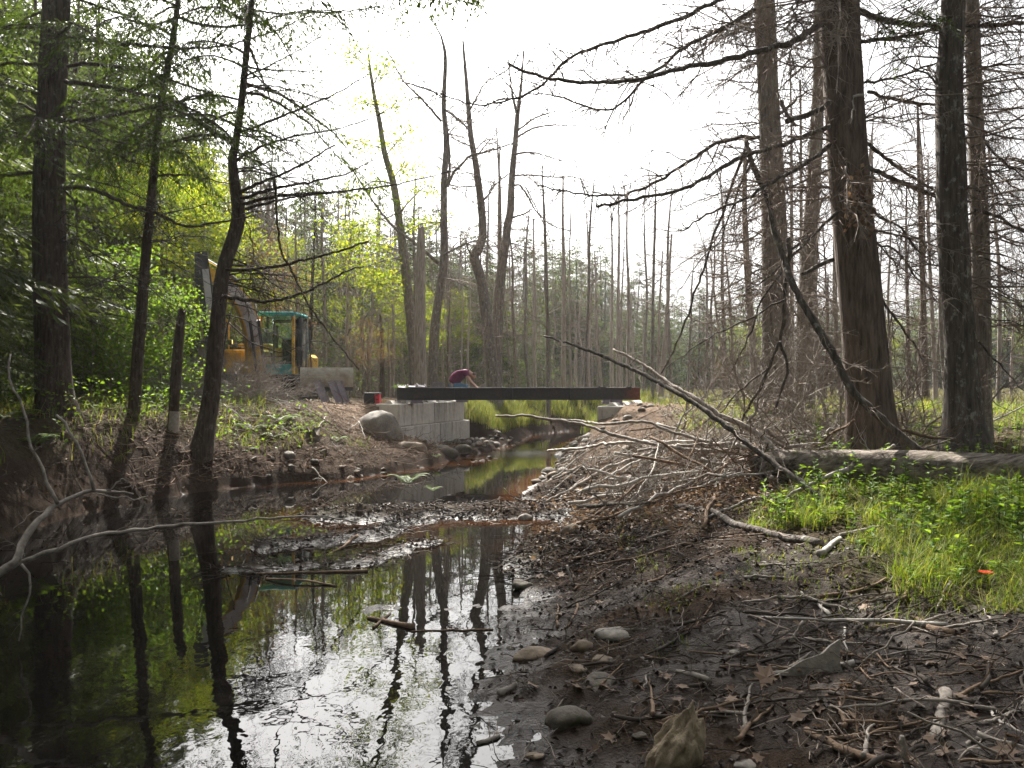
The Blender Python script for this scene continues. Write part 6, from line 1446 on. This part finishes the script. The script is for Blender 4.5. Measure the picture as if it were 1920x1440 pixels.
stuffo('grass', mb, M['grass'], 'bright green grass on the bank around the fallen log', 'grass')
# broad leaved herbs in the grass
mb = MB(); st = MB(); c = np.concatenate([ground_pts(420, (1.6, 7.5, 5.6, 12), gmask, rg8), ground_pts(900, (1.8, 7.5, 7.0, 9.3), lambda x, y, z: gmask(x, y, z) & (fbm(x * 1.1, y * 1.1, 87, 2) > -.15), rg8)])
for q in c:
    h_ = rg8.uniform(.12, .42); n = int(rg8.integers(7, 16)); a = rg8.uniform(0, 6.28, n); zz = rg8.uniform(.3, 1, n) * h_
    b_ = q + np.stack([0 * a, 0 * a, zz], 1); mb.leaves(b_, np.stack([np.cos(a), np.sin(a), rg8.uniform(-.1, .6, n)], 1), np.array([0, 0, 1.]) + rg8.normal(0, .3, (n, 3)), rg8.uniform(.04, .09, n), rg8.uniform(.02, .05, n), .2)
    st.tubes(np.array([q, q + [0.01, 0, h_ * .5], q + [.02, 0.01, h_]]), np.array([.003, .0025, .0015]), 3)
stuffo('herbs', mb, M['green_leaf'], 'leafy green herbs growing through the grass', 'herbs'); stuffo('herb_stems', st, M['green_leaf'], 'thin green herb stems in the grass', 'herbs')
# sparse moss-green sprouts on the mud near the grass
p = ground_pts(9000, (.8, 4.5, 5.5, 11), lambda x, y, z: (rdist(x, y) > 1.1) & (fbm(x * 1.8, y * 1.8, 95, 3) > .18), rg8)
mb = MB(); grass_at(mb, p, .02, .09, .003, rg8, .8); stuffo('grass_sprouts', mb, M['grass'], 'short sprouts on the mud beside the grass', 'grass')
# marsh meadow and sedge
def sedge(n, box, keep, hmin, hmax, w, tuft, rg, mb):
    c = ground_pts(n, box, keep, rg); k_ = np.repeat(c, tuft, 0) + np.concatenate([rg.normal(0, .10, (len(c) * tuft, 2)), np.zeros((len(c) * tuft, 1))], 1)
    grass_at(mb, k_, hmin, hmax, w, rg, .45)
mb = MB(); sedge(1500, (-2.4, 4.5, 27.5, 34.5), lambda x, y, z: (z > .3) & (z < 1.15) & ((ldist(x, y) > .4)), .25, .62, .008, 24, rg8, mb); sedge(700, (-1, 6.5, 35.5, 39), lambda x, y, z: (z > .2), .2, .5, .010, 20, rg8, mb)
stuffo('sedge', mb, M['sedge'], 'tall sedge on the bank seen under the steel beams', 'sedge')
mb = MB(); sedge(3600, (2, 60, 26, 84), lambda x, y, z: (z > .8), .12, .42, .016, 8, rg8, mb)
stuffo('marsh_grass', mb, M['marsh'], 'pale marsh grass of the open meadow behind the dead trees', 'grass')
# shaded bank: undergrowth
mb = MB(); p = ground_pts(15000, (-16, -3.2, 9, 24), lambda x, y, z: (ldist(x, y) > .5) & (z > .3) & (fbm(x * .8, y * .8, 97, 3) > -.12) & ((x + 3.9) ** 2 + (y - 22.4) ** 2 > 7), rg8)
grass_at(mb, p, .10, .40, .006, rg8, .7); stuffo('grass', mb, M['grass'], 'dark grass and weeds on the shaded bank under the hemlocks', 'grass')
mb = MB(); c = ground_pts(520, (-16, -4.0, 10, 24), lambda x, y, z: (ldist(x, y) > .6) & (z > .3) & (fbm(x * .7, y * .7, 99, 3) > -.1) & ((x + 3.9) ** 2 + (y - 22.4) ** 2 > 9), rg8)
n = 26; b_ = np.repeat(c, n, 0) + np.concatenate([rg8.normal(0, .22, (len(c) * n, 2)), rg8.uniform(.05, .6, (len(c) * n, 1))], 1)
mb.leaves(b_, rnd_dirs(len(b_), rg8) * [1, 1, .4], np.array([0, 0, 1.]) + rg8.normal(0, .5, (len(b_), 3)), rg8.uniform(.05, .11, len(b_)), rg8.uniform(.03, .07, len(b_)), .2)
stuffo('undergrowth', mb, M['green_leaf'], 'low leafy undergrowth on the shaded bank', 'undergrowth')
# ferns
def fern(u, v, size, label, y=None, n=9, dens=26):
    g = G(u, v) if y is None else P(u, v, y); t = thing('fern', label, 'fern', g); mb = MB(); lf = MB()
    for i in range(n):
        a = i * 2.4 + rg8.normal(0, .2); d = np.array([math.cos(a), math.sin(a), 0]); L = size * rg8.uniform(.7, 1.1); tt = np.linspace(0, 1, 10)[:, None]
        path = g + d * L * (tt * .8) + np.array([0, 0, 1.]) * L * (1.1 * tt - .75 * tt ** 2)
        mb.tubes(path, np.linspace(.004, .0015, 10), 3)
        f = np.repeat(np.linspace(.12, .98, dens), 2); k_ = f * 9; i_ = np.minimum(k_.astype(int), 8); fr = (k_ - i_)[:, None]
        b_ = path[i_] * (1 - fr) + path[i_ + 1] * fr; sg = np.tile([-1, 1.], dens)[:, None]; s_ = np.array([-d[1], d[0], 0])
        lf.leaves(b_, s_ * sg + d * .45 - [0, 0, .15], np.tile([0, 0, 1.], (len(b_), 1)), L * .30 * (1 - f) ** .7 + .01, L * .055, .1)
    part('stems', mb, M['grass'], t, False, 'stuff'); part('fronds', lf, M['green_leaf'], t, False, 'stuff'); return t
for u, v, sz, y, lb in ((765, 908, .42, 14.6, 'bright green fern growing on the mud bar in mid stream'), (812, 921, .2, 13.6, 'tiny fern sprout on the mud bar'), (818, 858, .18, 20.6, 'small bright fern at the foot of the concrete wall'), (470, 815, .6, 18.6, 'fern clump on the bank beside the curved tree'), (520, 800, .7, 19.4, 'broad fern clump between the curved tree and the mossy stump'),
        (505, 830, .55, 18.4, 'drooping fern low on the bank by the mossy stump'), (545, 815, .5, 19.2, 'fern just behind the mossy stump'), (628, 832, .4, 19.6, 'yellowish fern between the stump and the boulders'), (752, 735, .5, 24.4, 'bright fern behind the toolbox at the beam end'), (15, 800, .7, 13.5, 'fern at the frame edge under the thickest trunk'), (60, 840, .6, 13.0, 'fern below the thickest trunk'), (440, 860, .5, 17.2, 'fern beside the foot of the curved tree')):
    fern(u, v, sz, lb, y)
# litter of dead leaves
def leaf_litter(n, box, keep, L, rg, lift=.012, flatn=.35):
    p_ = ground_pts(n, box, keep, rg); k_ = len(p_); mb = MB()
    mb.leaves(p_ + [0, 0, 1] * rg.uniform(.004, lift, (k_, 1)), rnd_dirs(k_, rg) * [1, 1, .2], np.array([0, 0, 1.]) + rg.normal(0, flatn, (k_, 3)), rg.uniform(.5, 1.2, k_) * L, rg.uniform(.4, .9, k_) * L, .25); return mb
pile = lambda x, y: np.exp(-(((x - 2.3) / 1.7) ** 2 + ((y - 11.6) / 1.5) ** 2))
mb = leaf_litter(30000, (.2, 5.2, 8.6, 15), lambda x, y, z: (rg8.uniform(size=x.shape) < pile(x, y) * 1.3) & (z > .05), .075, rg8, .12, .8)
stuffo('leaf_litter', mb, M['litter'], 'heap of brown dead leaves under the brush pile', 'leaf litter')
mb = leaf_litter(16000, (-16, 9, 4, 26), lambda x, y, z: (z > .16) & (fbm(x * .9, y * .9, 101, 3) > -.15) & ~((x > -.3) & (y < 9.5)), .07, rg8, .03, .5)
stuffo('leaf_litter', mb, M['litter'], 'dead leaves strewn over both banks', 'leaf litter')
mb = leaf_litter(9000, (-.6, 6, 2.6, 9.5), lambda x, y, z: (z > .015), .05, rg8, .015, .5)
stuffo('leaf_litter', mb, M['litter_wet'], 'sodden dark leaf scraps trodden into the mud', 'leaf litter')
mb = leaf_litter(6500, (-3.6, 1.4, 8.4, 14.8), lambda x, y, z: (z > -.015), .06, rg8, .04, .6)
stuffo('leaf_litter', mb, M['litter_wet'], 'wet leaves matted on the mud bar', 'leaf litter')
# twig litter
def twig_litter(n, box, keep, lmin, lmax, r0, rg, rise=.12, z0=.0):
    p_ = ground_pts(n, box, keep, rg); p_[:, 2] = np.maximum(p_[:, 2], z0) + .008; k_ = len(p_); a = rg.uniform(0, 6.28, k_); L = rg.uniform(lmin, lmax, k_) * rg.uniform(.4, 1, k_)
    d = np.stack([np.cos(a), np.sin(a), np.abs(rg.normal(0, rise, k_))], 1); c = twig_curves(p_, d, L, 5, .06, .22, rg)
    g_ = np.maximum(hgt(c[:, :, 0].ravel(), c[:, :, 1].ravel()).reshape(k_, 5), z0 - .02) + .004; c[:, :, 2] = np.maximum(c[:, :, 2], g_)
    return MB().tubes(c, (r0 * rg.uniform(.5, 1.4, k_))[:, None] * np.linspace(1, .5, 5)[None], 3)
stuffo('twig_litter', twig_litter(2600, (-.5, 6.5, 2.6, 9.5), lambda x, y, z: z > .01, .08, .5, .0035, rg8, .10), M['twig_dark'], 'dark fine twigs littering the mud', 'twigs')
stuffo('twig_litter', twig_litter(900, (0, 6.5, 2.6, 9.5), lambda x, y, z: (z > .03) & (y < 6.2) | (y > 7.5) & (z > .05), .1, .6, .004, rg8, .12), M['twig'], 'grey fine twigs littering the mud', 'twigs')
stuffo('twig_litter', twig_litter(3600, (-3.8, 1.4, 8.2, 14.8), lambda x, y, z: z > -.08, .1, .6, .0045, rg8, .10, .0), M['twig_dark'], 'wet black twigs tangled on the mud bar', 'twigs')
stuffo('twig_litter', twig_litter(500, (-3.4, 1.2, 9.2, 14.6), lambda x, y, z: z > -.06, .1, .6, .004, rg8, .2, .0), M['stick'], 'grey twigs tangled on the mud bar', 'twigs')
stuffo('twig_litter', twig_litter(2600, (.3, 5.2, 8.8, 15.5), lambda x, y, z: (rg8.uniform(size=x.shape) < pile(x, y) * 1.5) & (z > .05), .2, .9, .0042, rg8, .5), M['stick'], 'bare twigs tangled in the brush pile', 'twigs')
stuffo('twig_litter', twig_litter(4200, (-9, -1.5, 14, 25), lambda x, y, z: (z > .1) & (ldist(x, y) < 3.2), .2, .9, .007, rg8, .3), M['stick_brown'], 'twigs on the bank between curved tree and abutment', 'twigs')
stuffo('twig_litter', twig_litter(1500, (-14, -5.8, 9, 20), lambda x, y, z: (z > .02), .2, .9, .006, rg8, .2), M['twig_dark'], 'dark twigs under the hemlocks on the shaded bank', 'twigs')
# tangled brush in front of the excavator, and the thicket along the woods
mb = MB(); n = 520; st = np.stack([rg8.uniform(-8.6, -5.95, n), rg8.uniform(20.8, 23.2, n), np.zeros(n)], 1); st[:, 2] = hgt(st[:, 0], st[:, 1]) + rg8.uniform(0, .35, n)
d = rnd_dirs(n, rg8); d[:, 2] = np.abs(d[:, 2]) * .7 + .05; L = rg8.uniform(.6, 1.9, n); c = twig_curves(st, d, L, 6, .12, .3, rg8)
mb.tubes(c, (.008 * rg8.uniform(.5, 1.5, n))[:, None] * np.linspace(1, .3, 6)[None], 4)
for i in range(0, n): twigs_on(mb, c[i], np.linspace(.008, .003, 6), 5, .15, .5, rg8, .1, .2, 1)
stuffo('brush', mb, M['stick'], 'tangle of grey cut brush heaped in front of the excavator', 'brush')
ue = [-250, 0, 200, 400, 600, 750, 900, 1000, 1150, 1300, 1500, 1900, 2200]; ye = [20, 22, 25, 31, 34, 37, 43, 50, 60, 76, 82, 78, 76]
mb = MB(); lf = MB(); n = 2600; uu = rg8.uniform(-230, 2150, n); yy = np.interp(uu, ue, ye) + rg8.uniform(-2.5, 7, n); xx = (uu - 960) / F * yy; zz = hgt(xx, yy)
d = rnd_dirs(n, rg8); d[:, 2] = np.abs(d[:, 2]) * .9 + .4; L = rg8.uniform(.9, 2.6, n) * np.where(uu > 1150, .6, 1.0); c = twig_curves(np.stack([xx, yy, zz], 1), d, L, 6, .05, .25, rg8)
mb.tubes(c, (.012 * rg8.uniform(.5, 1.3, n))[:, None] * np.linspace(1, .3, 6)[None], 3)
for i in range(n): twigs_on(mb, c[i], np.linspace(.012, .004, 6), 9, .25, .9, rg8, .05, .15, 1, thin=1.2)
stuffo('thicket', mb, M['twig'], 'grey bare thicket along the foot of the woods', 'thicket')
sel = rg8.integers(0, n, 42000); f = rg8.integers(2, 6, 42000); b_ = c[sel, f] + rg8.normal(0, .28, (42000, 3)); kp = (uu[sel] < 430) | (rg8.uniform(size=42000) < .3)
b_ = b_[kp]; lf.leaves(b_, rnd_dirs(len(b_), rg8) * [1, 1, .5], np.array([0, 0, 1.]) + rg8.normal(0, .6, (len(b_), 3)), rg8.uniform(.07, .15, len(b_)), rg8.uniform(.05, .1, len(b_)), .2)
stuffo('thicket_leaves', lf, M['green_leaf'], 'sparse green leaves in the thicket along the woods', 'leaves')
# saplings lit by the sun, young hemlocks
for i, (u, v, y, h_, kd, lb) in enumerate(((205, 770, 19.5, 3.6, 'bush', 'sunlit leafy sapling between the thickest trunk and the slim trunk'), (170, 780, 18.5, 2.6, 'bush', 'low leafy sapling right beside the thickest trunk'), (300, 770, 20, 2.8, 'bush', 'leafy sapling behind the slim dark trunk'), (262, 765, 22, 3.4, 'bush', 'leafy sapling close behind the slim trunk, deeper in the shade'),
        (235, 760, 23, 6.5, 'map', 'bright maple glowing between thickest and slim trunks'), (300, 755, 25, 7.5, 'map', 'bright maple glowing behind the slim trunk'), (370, 750, 27, 7.0, 'map', 'bright maple glowing beside the excavator arm'), (150, 760, 24, 7, 'map', 'bright maple half hidden by the thickest trunk'), (30, 760, 22, 6.5, 'map', 'bright maple at the frame edge'), (415, 745, 28.5, 6, 'map', 'yellow maple behind the excavator body'),
        (-10, 800, 15.5, 3.4, 'con', 'young pale hemlock at the frame edge beside the thickest trunk'), (45, 790, 17.5, 4.6, 'con', 'young hemlock just behind the thickest trunk'), (175, 770, 20.5, 4.2, 'con', 'young dark hemlock between the two dark trunks'), (-60, 790, 13.2, 4.5, 'con', 'young hemlock cut by the frame edge'),
        (455, 745, 30, 5.6, 'red', 'reddening maple rising behind the boom of the excavator'), (500, 745, 31, 6, 'red', 'reddening maple behind the cab roof'), (690, 742, 31, 3.0, 'red', 'reddish leafy sapling behind the toolbox'), (1352, 740, 70, 3, 'red', 'small red bush across the marsh behind the tangle'))):
    g = P(u, v, y); plant(kd, i, g[0], g[1], h_, lb, None)
# branches heaped in the brush pile, upright dead brush, dark sticks in the near debris
def branch_proto(L, r, ntw, seed, mat, bend=.12, name='fallen_branch', tl=(.2, .8)):
    rg = np.random.default_rng(seed); c = twig_curves(np.zeros((1, 3)), np.array([[1., 0, 0]]), np.array([L]), 14, 0, bend, rg)[0]; c -= c.mean(0)
    rd = np.linspace(r, r * .3, 14) * (1 + rg.normal(0, .06, 14)); t = thing(name, 'x', 'fallen branch' if name == 'fallen_branch' else 'stick', (0, 0, 0))
    part('stem', MB().tubes(c, rd, 6, 0, True), M[mat], t, True)
    if ntw: mb = MB(); twigs_on(mb, c, rd, ntw, tl[0], tl[1], rg, .05, .1, 2); part('twigs', mb, M[mat], t, False, 'stuff')
    t['len'] = L; t['adj'] = ('long ' if L > (2.2 if name == 'fallen_branch' else .62) else 'short ') + {'stick': 'grey', 'stick_pale': 'pale', 'stick_brown': 'brown', 'twig': 'twiggy', 'twig_dark': 'blackish'}[mat]; return t
BP = [branch_proto(rg8.uniform(1.4, 3.0), rg8.uniform(.014, .03), 14, 300 + i, ('stick', 'stick_pale', 'stick', 'stick_pale', 'stick_brown')[i % 5]) for i in range(9)]
UP = [branch_proto(rg8.uniform(1.6, 2.6), rg8.uniform(.012, .022), 34, 330 + i, ('stick', 'twig')[i % 2], .2, tl=(.3, 1.0)) for i in range(5)]
SP = [branch_proto(rg8.uniform(.35, .9), rg8.uniform(.006, .015), 3, 350 + i, ('stick_brown', 'stick', 'stick_brown', 'twig_dark')[i % 4], .14, 'stick', (.06, .25)) for i in range(8)]
fst = set()
MARKS = [(n_, *G(u_, v_)[:2]) for n_, u_, v_ in (('beside the pale stump', 1276, 1420), ('beside the pointed slab', 1540, 1262), ('by the cut log piece', 1766, 1390), ('under the long grey branch', 1600, 1330), ('near the silvery branch', 1560, 1175), ('near the oval tan stone', 1003, 1238), ('beside the grey humped stone', 1152, 1212),
         ('by the tilted dark slab', 1066, 1375), ('at the water edge by the wet mud', 930, 1330), ('by the dark wedge stone', 1124, 1300), ('under the bent branch', 1300, 1025), ('below the grass edge', 1450, 1090), ('at the corner of the frame', 1860, 1420), ('by the root stub', 1760, 1205), ('along the frame edge mound', 1880, 1250), ('in the open mud below the bent branch', 1150, 1100), ('by the flaking stick', 1500, 1285), ('beside the sodden branch', 1580, 1410))]
def mark(x, y): return min(MARKS, key=lambda m_: (m_[1] - x) ** 2 + (m_[2] - y) ** 2)[0]
def drop(pool, x, y, dz, yaw, pitch, label, group, sc=1.0):
    o = pool[int(rg8.integers(len(pool)))]; L = o['len'] * sc
    z = H(x, y)
    if abs(pitch) < .7:
        ex_ = [H(x + math.cos(yaw) * L * k_, y + math.sin(yaw) * L * k_) for k_ in (-.45, .45)]; z = max((ex_[0] + ex_[1]) / 2, z - .05); pitch += -math.atan2(ex_[1] - ex_[0], L * .9)
    z += dz
    if o.name not in fst: fst.add(o.name); c = o
    else: c = dup(o, (x, y, z))
    c.location = (x, y, z); c.rotation_euler = (float(rg8.uniform(0, 6.28)), float(pitch), float(yaw)); c.scale = (sc,) * 3; c['label'] = label.format(a=o['adj'], m=mark(x, y)); c['group'] = group
for i in range(112):
    x = 2.9 + rg8.normal(0, 1.35); y = 12.0 + rg8.normal(0, 1.0)
    if x < 1.15 or H(x, y) < .1: x = 1.6 + abs(rg8.normal(0, .9))
    drop(BP, x, y, float(rg8.uniform(.02, .24)), float(rg8.normal(.35, .9)), float(rg8.normal(0, .22)), '{a} branch heaped in the brush pile before the fallen log', 'branches heaped in the brush pile')
for i in range(26):
    y = rg8.uniform(13.5, 19); x = np.interp(y, [13, 16, 20], [.9, .9, 1.6]) + abs(rg8.normal(0, 1.2))
    drop(BP, x, y, .06, float(rg8.normal(.3, .6)), float(rg8.normal(0, .1)), '{a} branch strewn over the rubble below the notched block', 'branches strewn over the rubble', .8)
for i in range(40):
    x = rg8.uniform(2.6, 6.4); y = rg8.uniform(10.8, 14.5)
    drop(UP, x, y, float(rg8.uniform(.5, .95)), float(rg8.uniform(0, 6.28)), float(rg8.normal(-1.05, .28)), '{a} upright brush stem in the tangle under the grey trunks', 'upright dead brush under the grey trunks')
for i in range(64):
    x = rg8.uniform(-7.4, -3.2); y = rg8.uniform(16.8, 22)
    if dist_line(np.array([x]), np.array([y]), LSH)[0] < .3: continue
    drop(BP, x, y, .05, float(rg8.normal(-.5, .7)), float(rg8.normal(0, .2)), '{a} branch lying on the bank between curved tree and boulder', 'branches on the dirt bank', .7)
for i in range(26):
    x = rg8.uniform(-8.4, -6.1); y = rg8.uniform(20.6, 22.8)
    drop(UP, x, y, .6, float(rg8.uniform(0, 6.28)), float(rg8.normal(-.9, .35)), '{a} brush stem standing out of the heap before the excavator', 'cut brush before the excavator', .75)
for i in range(110):
    x = rg8.uniform(.5, 3.8); y = rg8.uniform(3.3, 6.2)
    if x > y * .62 or rdist(np.array([x]), np.array([y]))[0] < .5: x = rg8.uniform(1.3, 2.6)
    drop(SP, x, y, .012, float(rg8.normal(.4, .9)), float(rg8.normal(0, .06)), '{a} stick in the mud debris {m}', 'dark sticks in the mud debris')
for i in range(46):
    x = rg8.uniform(.3, 4.4); y = rg8.uniform(6.2, 9.6)
    drop(SP, x, y, .012, float(rg8.normal(.2, .8)), float(rg8.normal(0, .06)), '{a} stick lying on the mud {m}', 'sticks on the open mud')
for i in range(44):
    x = rg8.uniform(-3.2, .6); y = rg8.uniform(8.4, 14.2)
    if H(x, y) < -.1: continue
    drop(SP, x, y, .03, float(rg8.normal(.3, .9)), float(rg8.normal(0, .1)), '{a} wet stick on the mud bar in the stream', 'sticks on the mud bar')
# fine hanging dead branches of the big trees by the marsh
def fine_branches(t, c, r, z0, z1, nb, Lm, rg, mat, side=None):
    mb = MB()
    for k_ in range(nb):
        b_, r_ = at_height(c, r, rg.uniform(z0, z1)); az = rg.uniform(0, 6.28) if side is None else rg.normal(side, .7); L = Lm * rg.uniform(.4, 1.1)
        p_ = twig_curves(b_[None], np.array([[math.cos(az), math.sin(az), rg.normal(.05, .25)]]), np.array([L]), 9, .28, .16, rg)[0]; rd = np.linspace(.007 + .005 * L, .0035, 9)
        mb.tubes(p_, rd, 4); twigs_on(mb, p_, rd, int(L * 12), .2, .8, rg, .3, .08, 2, thin=1.15)
    part('fine_branches', mb, M[mat], t, False, 'stuff')
fine_branches(t6, c6, r6, 3.0, 7.6, 44, 1.9, rg8, 'twig', 0.0)
fine_branches(t6, c6, r6, 3.0, 7.6, 16, 1.2, rg8, 'twig', 3.14)
fine_branches(t5, c5, r5, 4.4, 7.8, 34, 2.2, rg8, 'twig', 3.3)
fine_branches(t5, c5, r5, 3.4, 7.2, 18, 1.6, rg8, 'twig', 0.)
fine_branches(t8, c8, r8, 3.2, 9.2, 40, 2.2, rg8, 'twig', 3.14)
fine_branches(t8, c8, r8, 2.4, 9.0, 20, 1.6, rg8, 'twig', 0.)
fine_branches(t9, c9, r9, 2.6, 9.5, 26, 1.8, rg8, 'twig')
fine_branches(tA, cA, rA, 2.2, 6.0, 24, 1.8, rg8, 'twig')
fine_branches(t7, c7, r7, 2.6, 7.5, 30, 2.0, rg8, 'twig', 0.)
fine_branches(tB, cB, rB, 3.5, 12, 26, 2.2, rg8, 'twig'); fine_branches(tD, cD, rD, 2.5, 12, 26, 2.2, rg8, 'twig'); fine_branches(tE, cE, rE, 2.5, 12, 26, 2.2, rg8, 'twig')
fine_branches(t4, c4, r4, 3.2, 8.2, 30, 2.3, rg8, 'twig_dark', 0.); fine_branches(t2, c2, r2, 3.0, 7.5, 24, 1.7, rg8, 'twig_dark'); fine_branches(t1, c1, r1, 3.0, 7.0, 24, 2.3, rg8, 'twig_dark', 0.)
for i, (x, y, h_) in enumerate(((-10.6, 8.5, 13), (-11.4, 12.2, 15), (-11.9, 15.6, 14))):  # hemlocks added at and beyond the frame edge to darken the bank
    plant('con', i + 1, x, y, h_, ('dense hemlock added for shade on the bank just outside the frame', 'dense hemlock added for shade, filling the frame edge behind the pale branch', 'dense hemlock added for shade at the frame edge past the thickest trunk')[i], None, sq=1.2)
# unseen hemlocks added behind the camera to keep light off the ground
for i, (x, y, h_) in enumerate(((-7, -8.5, 17), (5.5, -9, 18), (12, -2, 17), (-13, 0, 18), (-1, -13, 19))):
    plant('con', i, x, y, h_, 'tall unseen hemlock added behind the camera to shade the ground', 'shade hemlocks added behind the viewpoint', sq=1.5)

# dead leaves one can tell apart on the mud
LM = []
for i in range(4):
    mb = MB(); pol = [(-.5, 0), (-.25, .16), (-.18, .42), (0, .24), (.3, .40), (.26, .15), (.55, .05), (.26, -.15), (.3, -.40), (0, -.24), (-.18, -.42), (-.25, -.16)]
    pp = np.array([(a * (1 + rg8.normal(0, .08)), b * (1 + rg8.normal(0, .08)), .12 * abs(b) * (1 + rg8.normal(0, .5)) + .05 * a * rg8.normal()) for a, b in pol]); v_ = np.concatenate([pp, [[0, 0, .0]]])
    mb.add(v_, None, [(j, (j + 1) % 12, 12) for j in range(12)]); mb.tubes(np.array([(-.5, 0, 0), (-.7, .03, .03), (-.85, .1, .02)]), np.full(3, .012), 3)
    LM.append(mb.mesh('fallen_leaf', M['litter']))
for i in range(70):
    while True:
        g = G(rg8.uniform(960, 1900), rg8.uniform(1060, 1430))
        if g[2] > .04: break
    put('fallen_leaf', LM[i % 4], None, (g[0], g[1], H(g[0], g[1]) + .012), 'pale dead leaf lying on the mud ' + mark(g[0], g[1]), 'leaf', 'dead leaves on the mud', None, (rg8.normal(0, .3), rg8.normal(0, .3), rg8.uniform(0, 6.28)), (rg8.uniform(.06, .11),) * 3)
g = G(1437, 1285); o = put('fallen_leaf', LM[1], None, g + [0, 0, .03], 'large curled orange brown leaf by the flaking stick', 'leaf', None, None, (.5, -.4, 1.), (.2, .2, .3))
g = G(1848, 1122); t = thing('red_leaf_sprig', 'small scarlet leaf sprig in the grass at the frame edge', 'leaf', g)
mb = MB(); n = 9; a = np.arange(n) * 2.4; mb.leaves(np.tile(g + [0, 0, .17], (n, 1)), np.stack([np.cos(a), np.sin(a), .2 + 0 * a], 1), np.tile([0, 0, 1.], (n, 1)), .055, .04, .2)
M['scarlet'] = m_leaf('scarlet_leaf', (.5, .05, .02), (.6, .09, .03), None, .4); part('leaves', mb, M['scarlet'], t, False, 'stuff')
part('stem', MB().tubes(np.array([g, g + [.01, 0, .09], g + [0, 0, .17]]), np.array([.003, .0025, .002]), 4), M['grass'], t)

# ------------------------------------------------------------------ damp air over the marsh
k = N('haze_air'); pv = k.n('ShaderNodeVolumePrincipled'); pv.inputs['Color'].default_value = (.93, .95, 1.0, 1); pv.inputs['Density'].default_value = .0003; pv.inputs['Anisotropy'].default_value = .45
k.l(pv.outputs[0], k.out.inputs['Volume'])
put('haze', MB().box((0, 180, 16), (660, 500, 46)).mesh('haze', k.m), None, (0, 0, 0), None, None, None, 'stuff')

# ------------------------------------------------------------------ unused prototypes are removed
for lst in PR.values():
    for o in lst:
        if o.name not in used:
            for ch in list(o.children): bpy.data.objects.remove(ch)
            bpy.data.objects.remove(o)

# twins in the woods are told apart by their height
by = {}
for o in COL.objects:
    if o.get('group') in ('trees of the surrounding woods', 'bare trees standing in the marsh'): by.setdefault(o['label'], []).append(o)
for lb, os_ in by.items():
    if len(os_) in (2, 3) and len(lb.split()) < 16:
        os_.sort(key=lambda o: -o.scale[2])
        for o, w in zip(os_, ('taller', 'shorter') if len(os_) == 2 else ('tallest', 'middling', 'shortest')): o['label'] = w + ' ' + lb
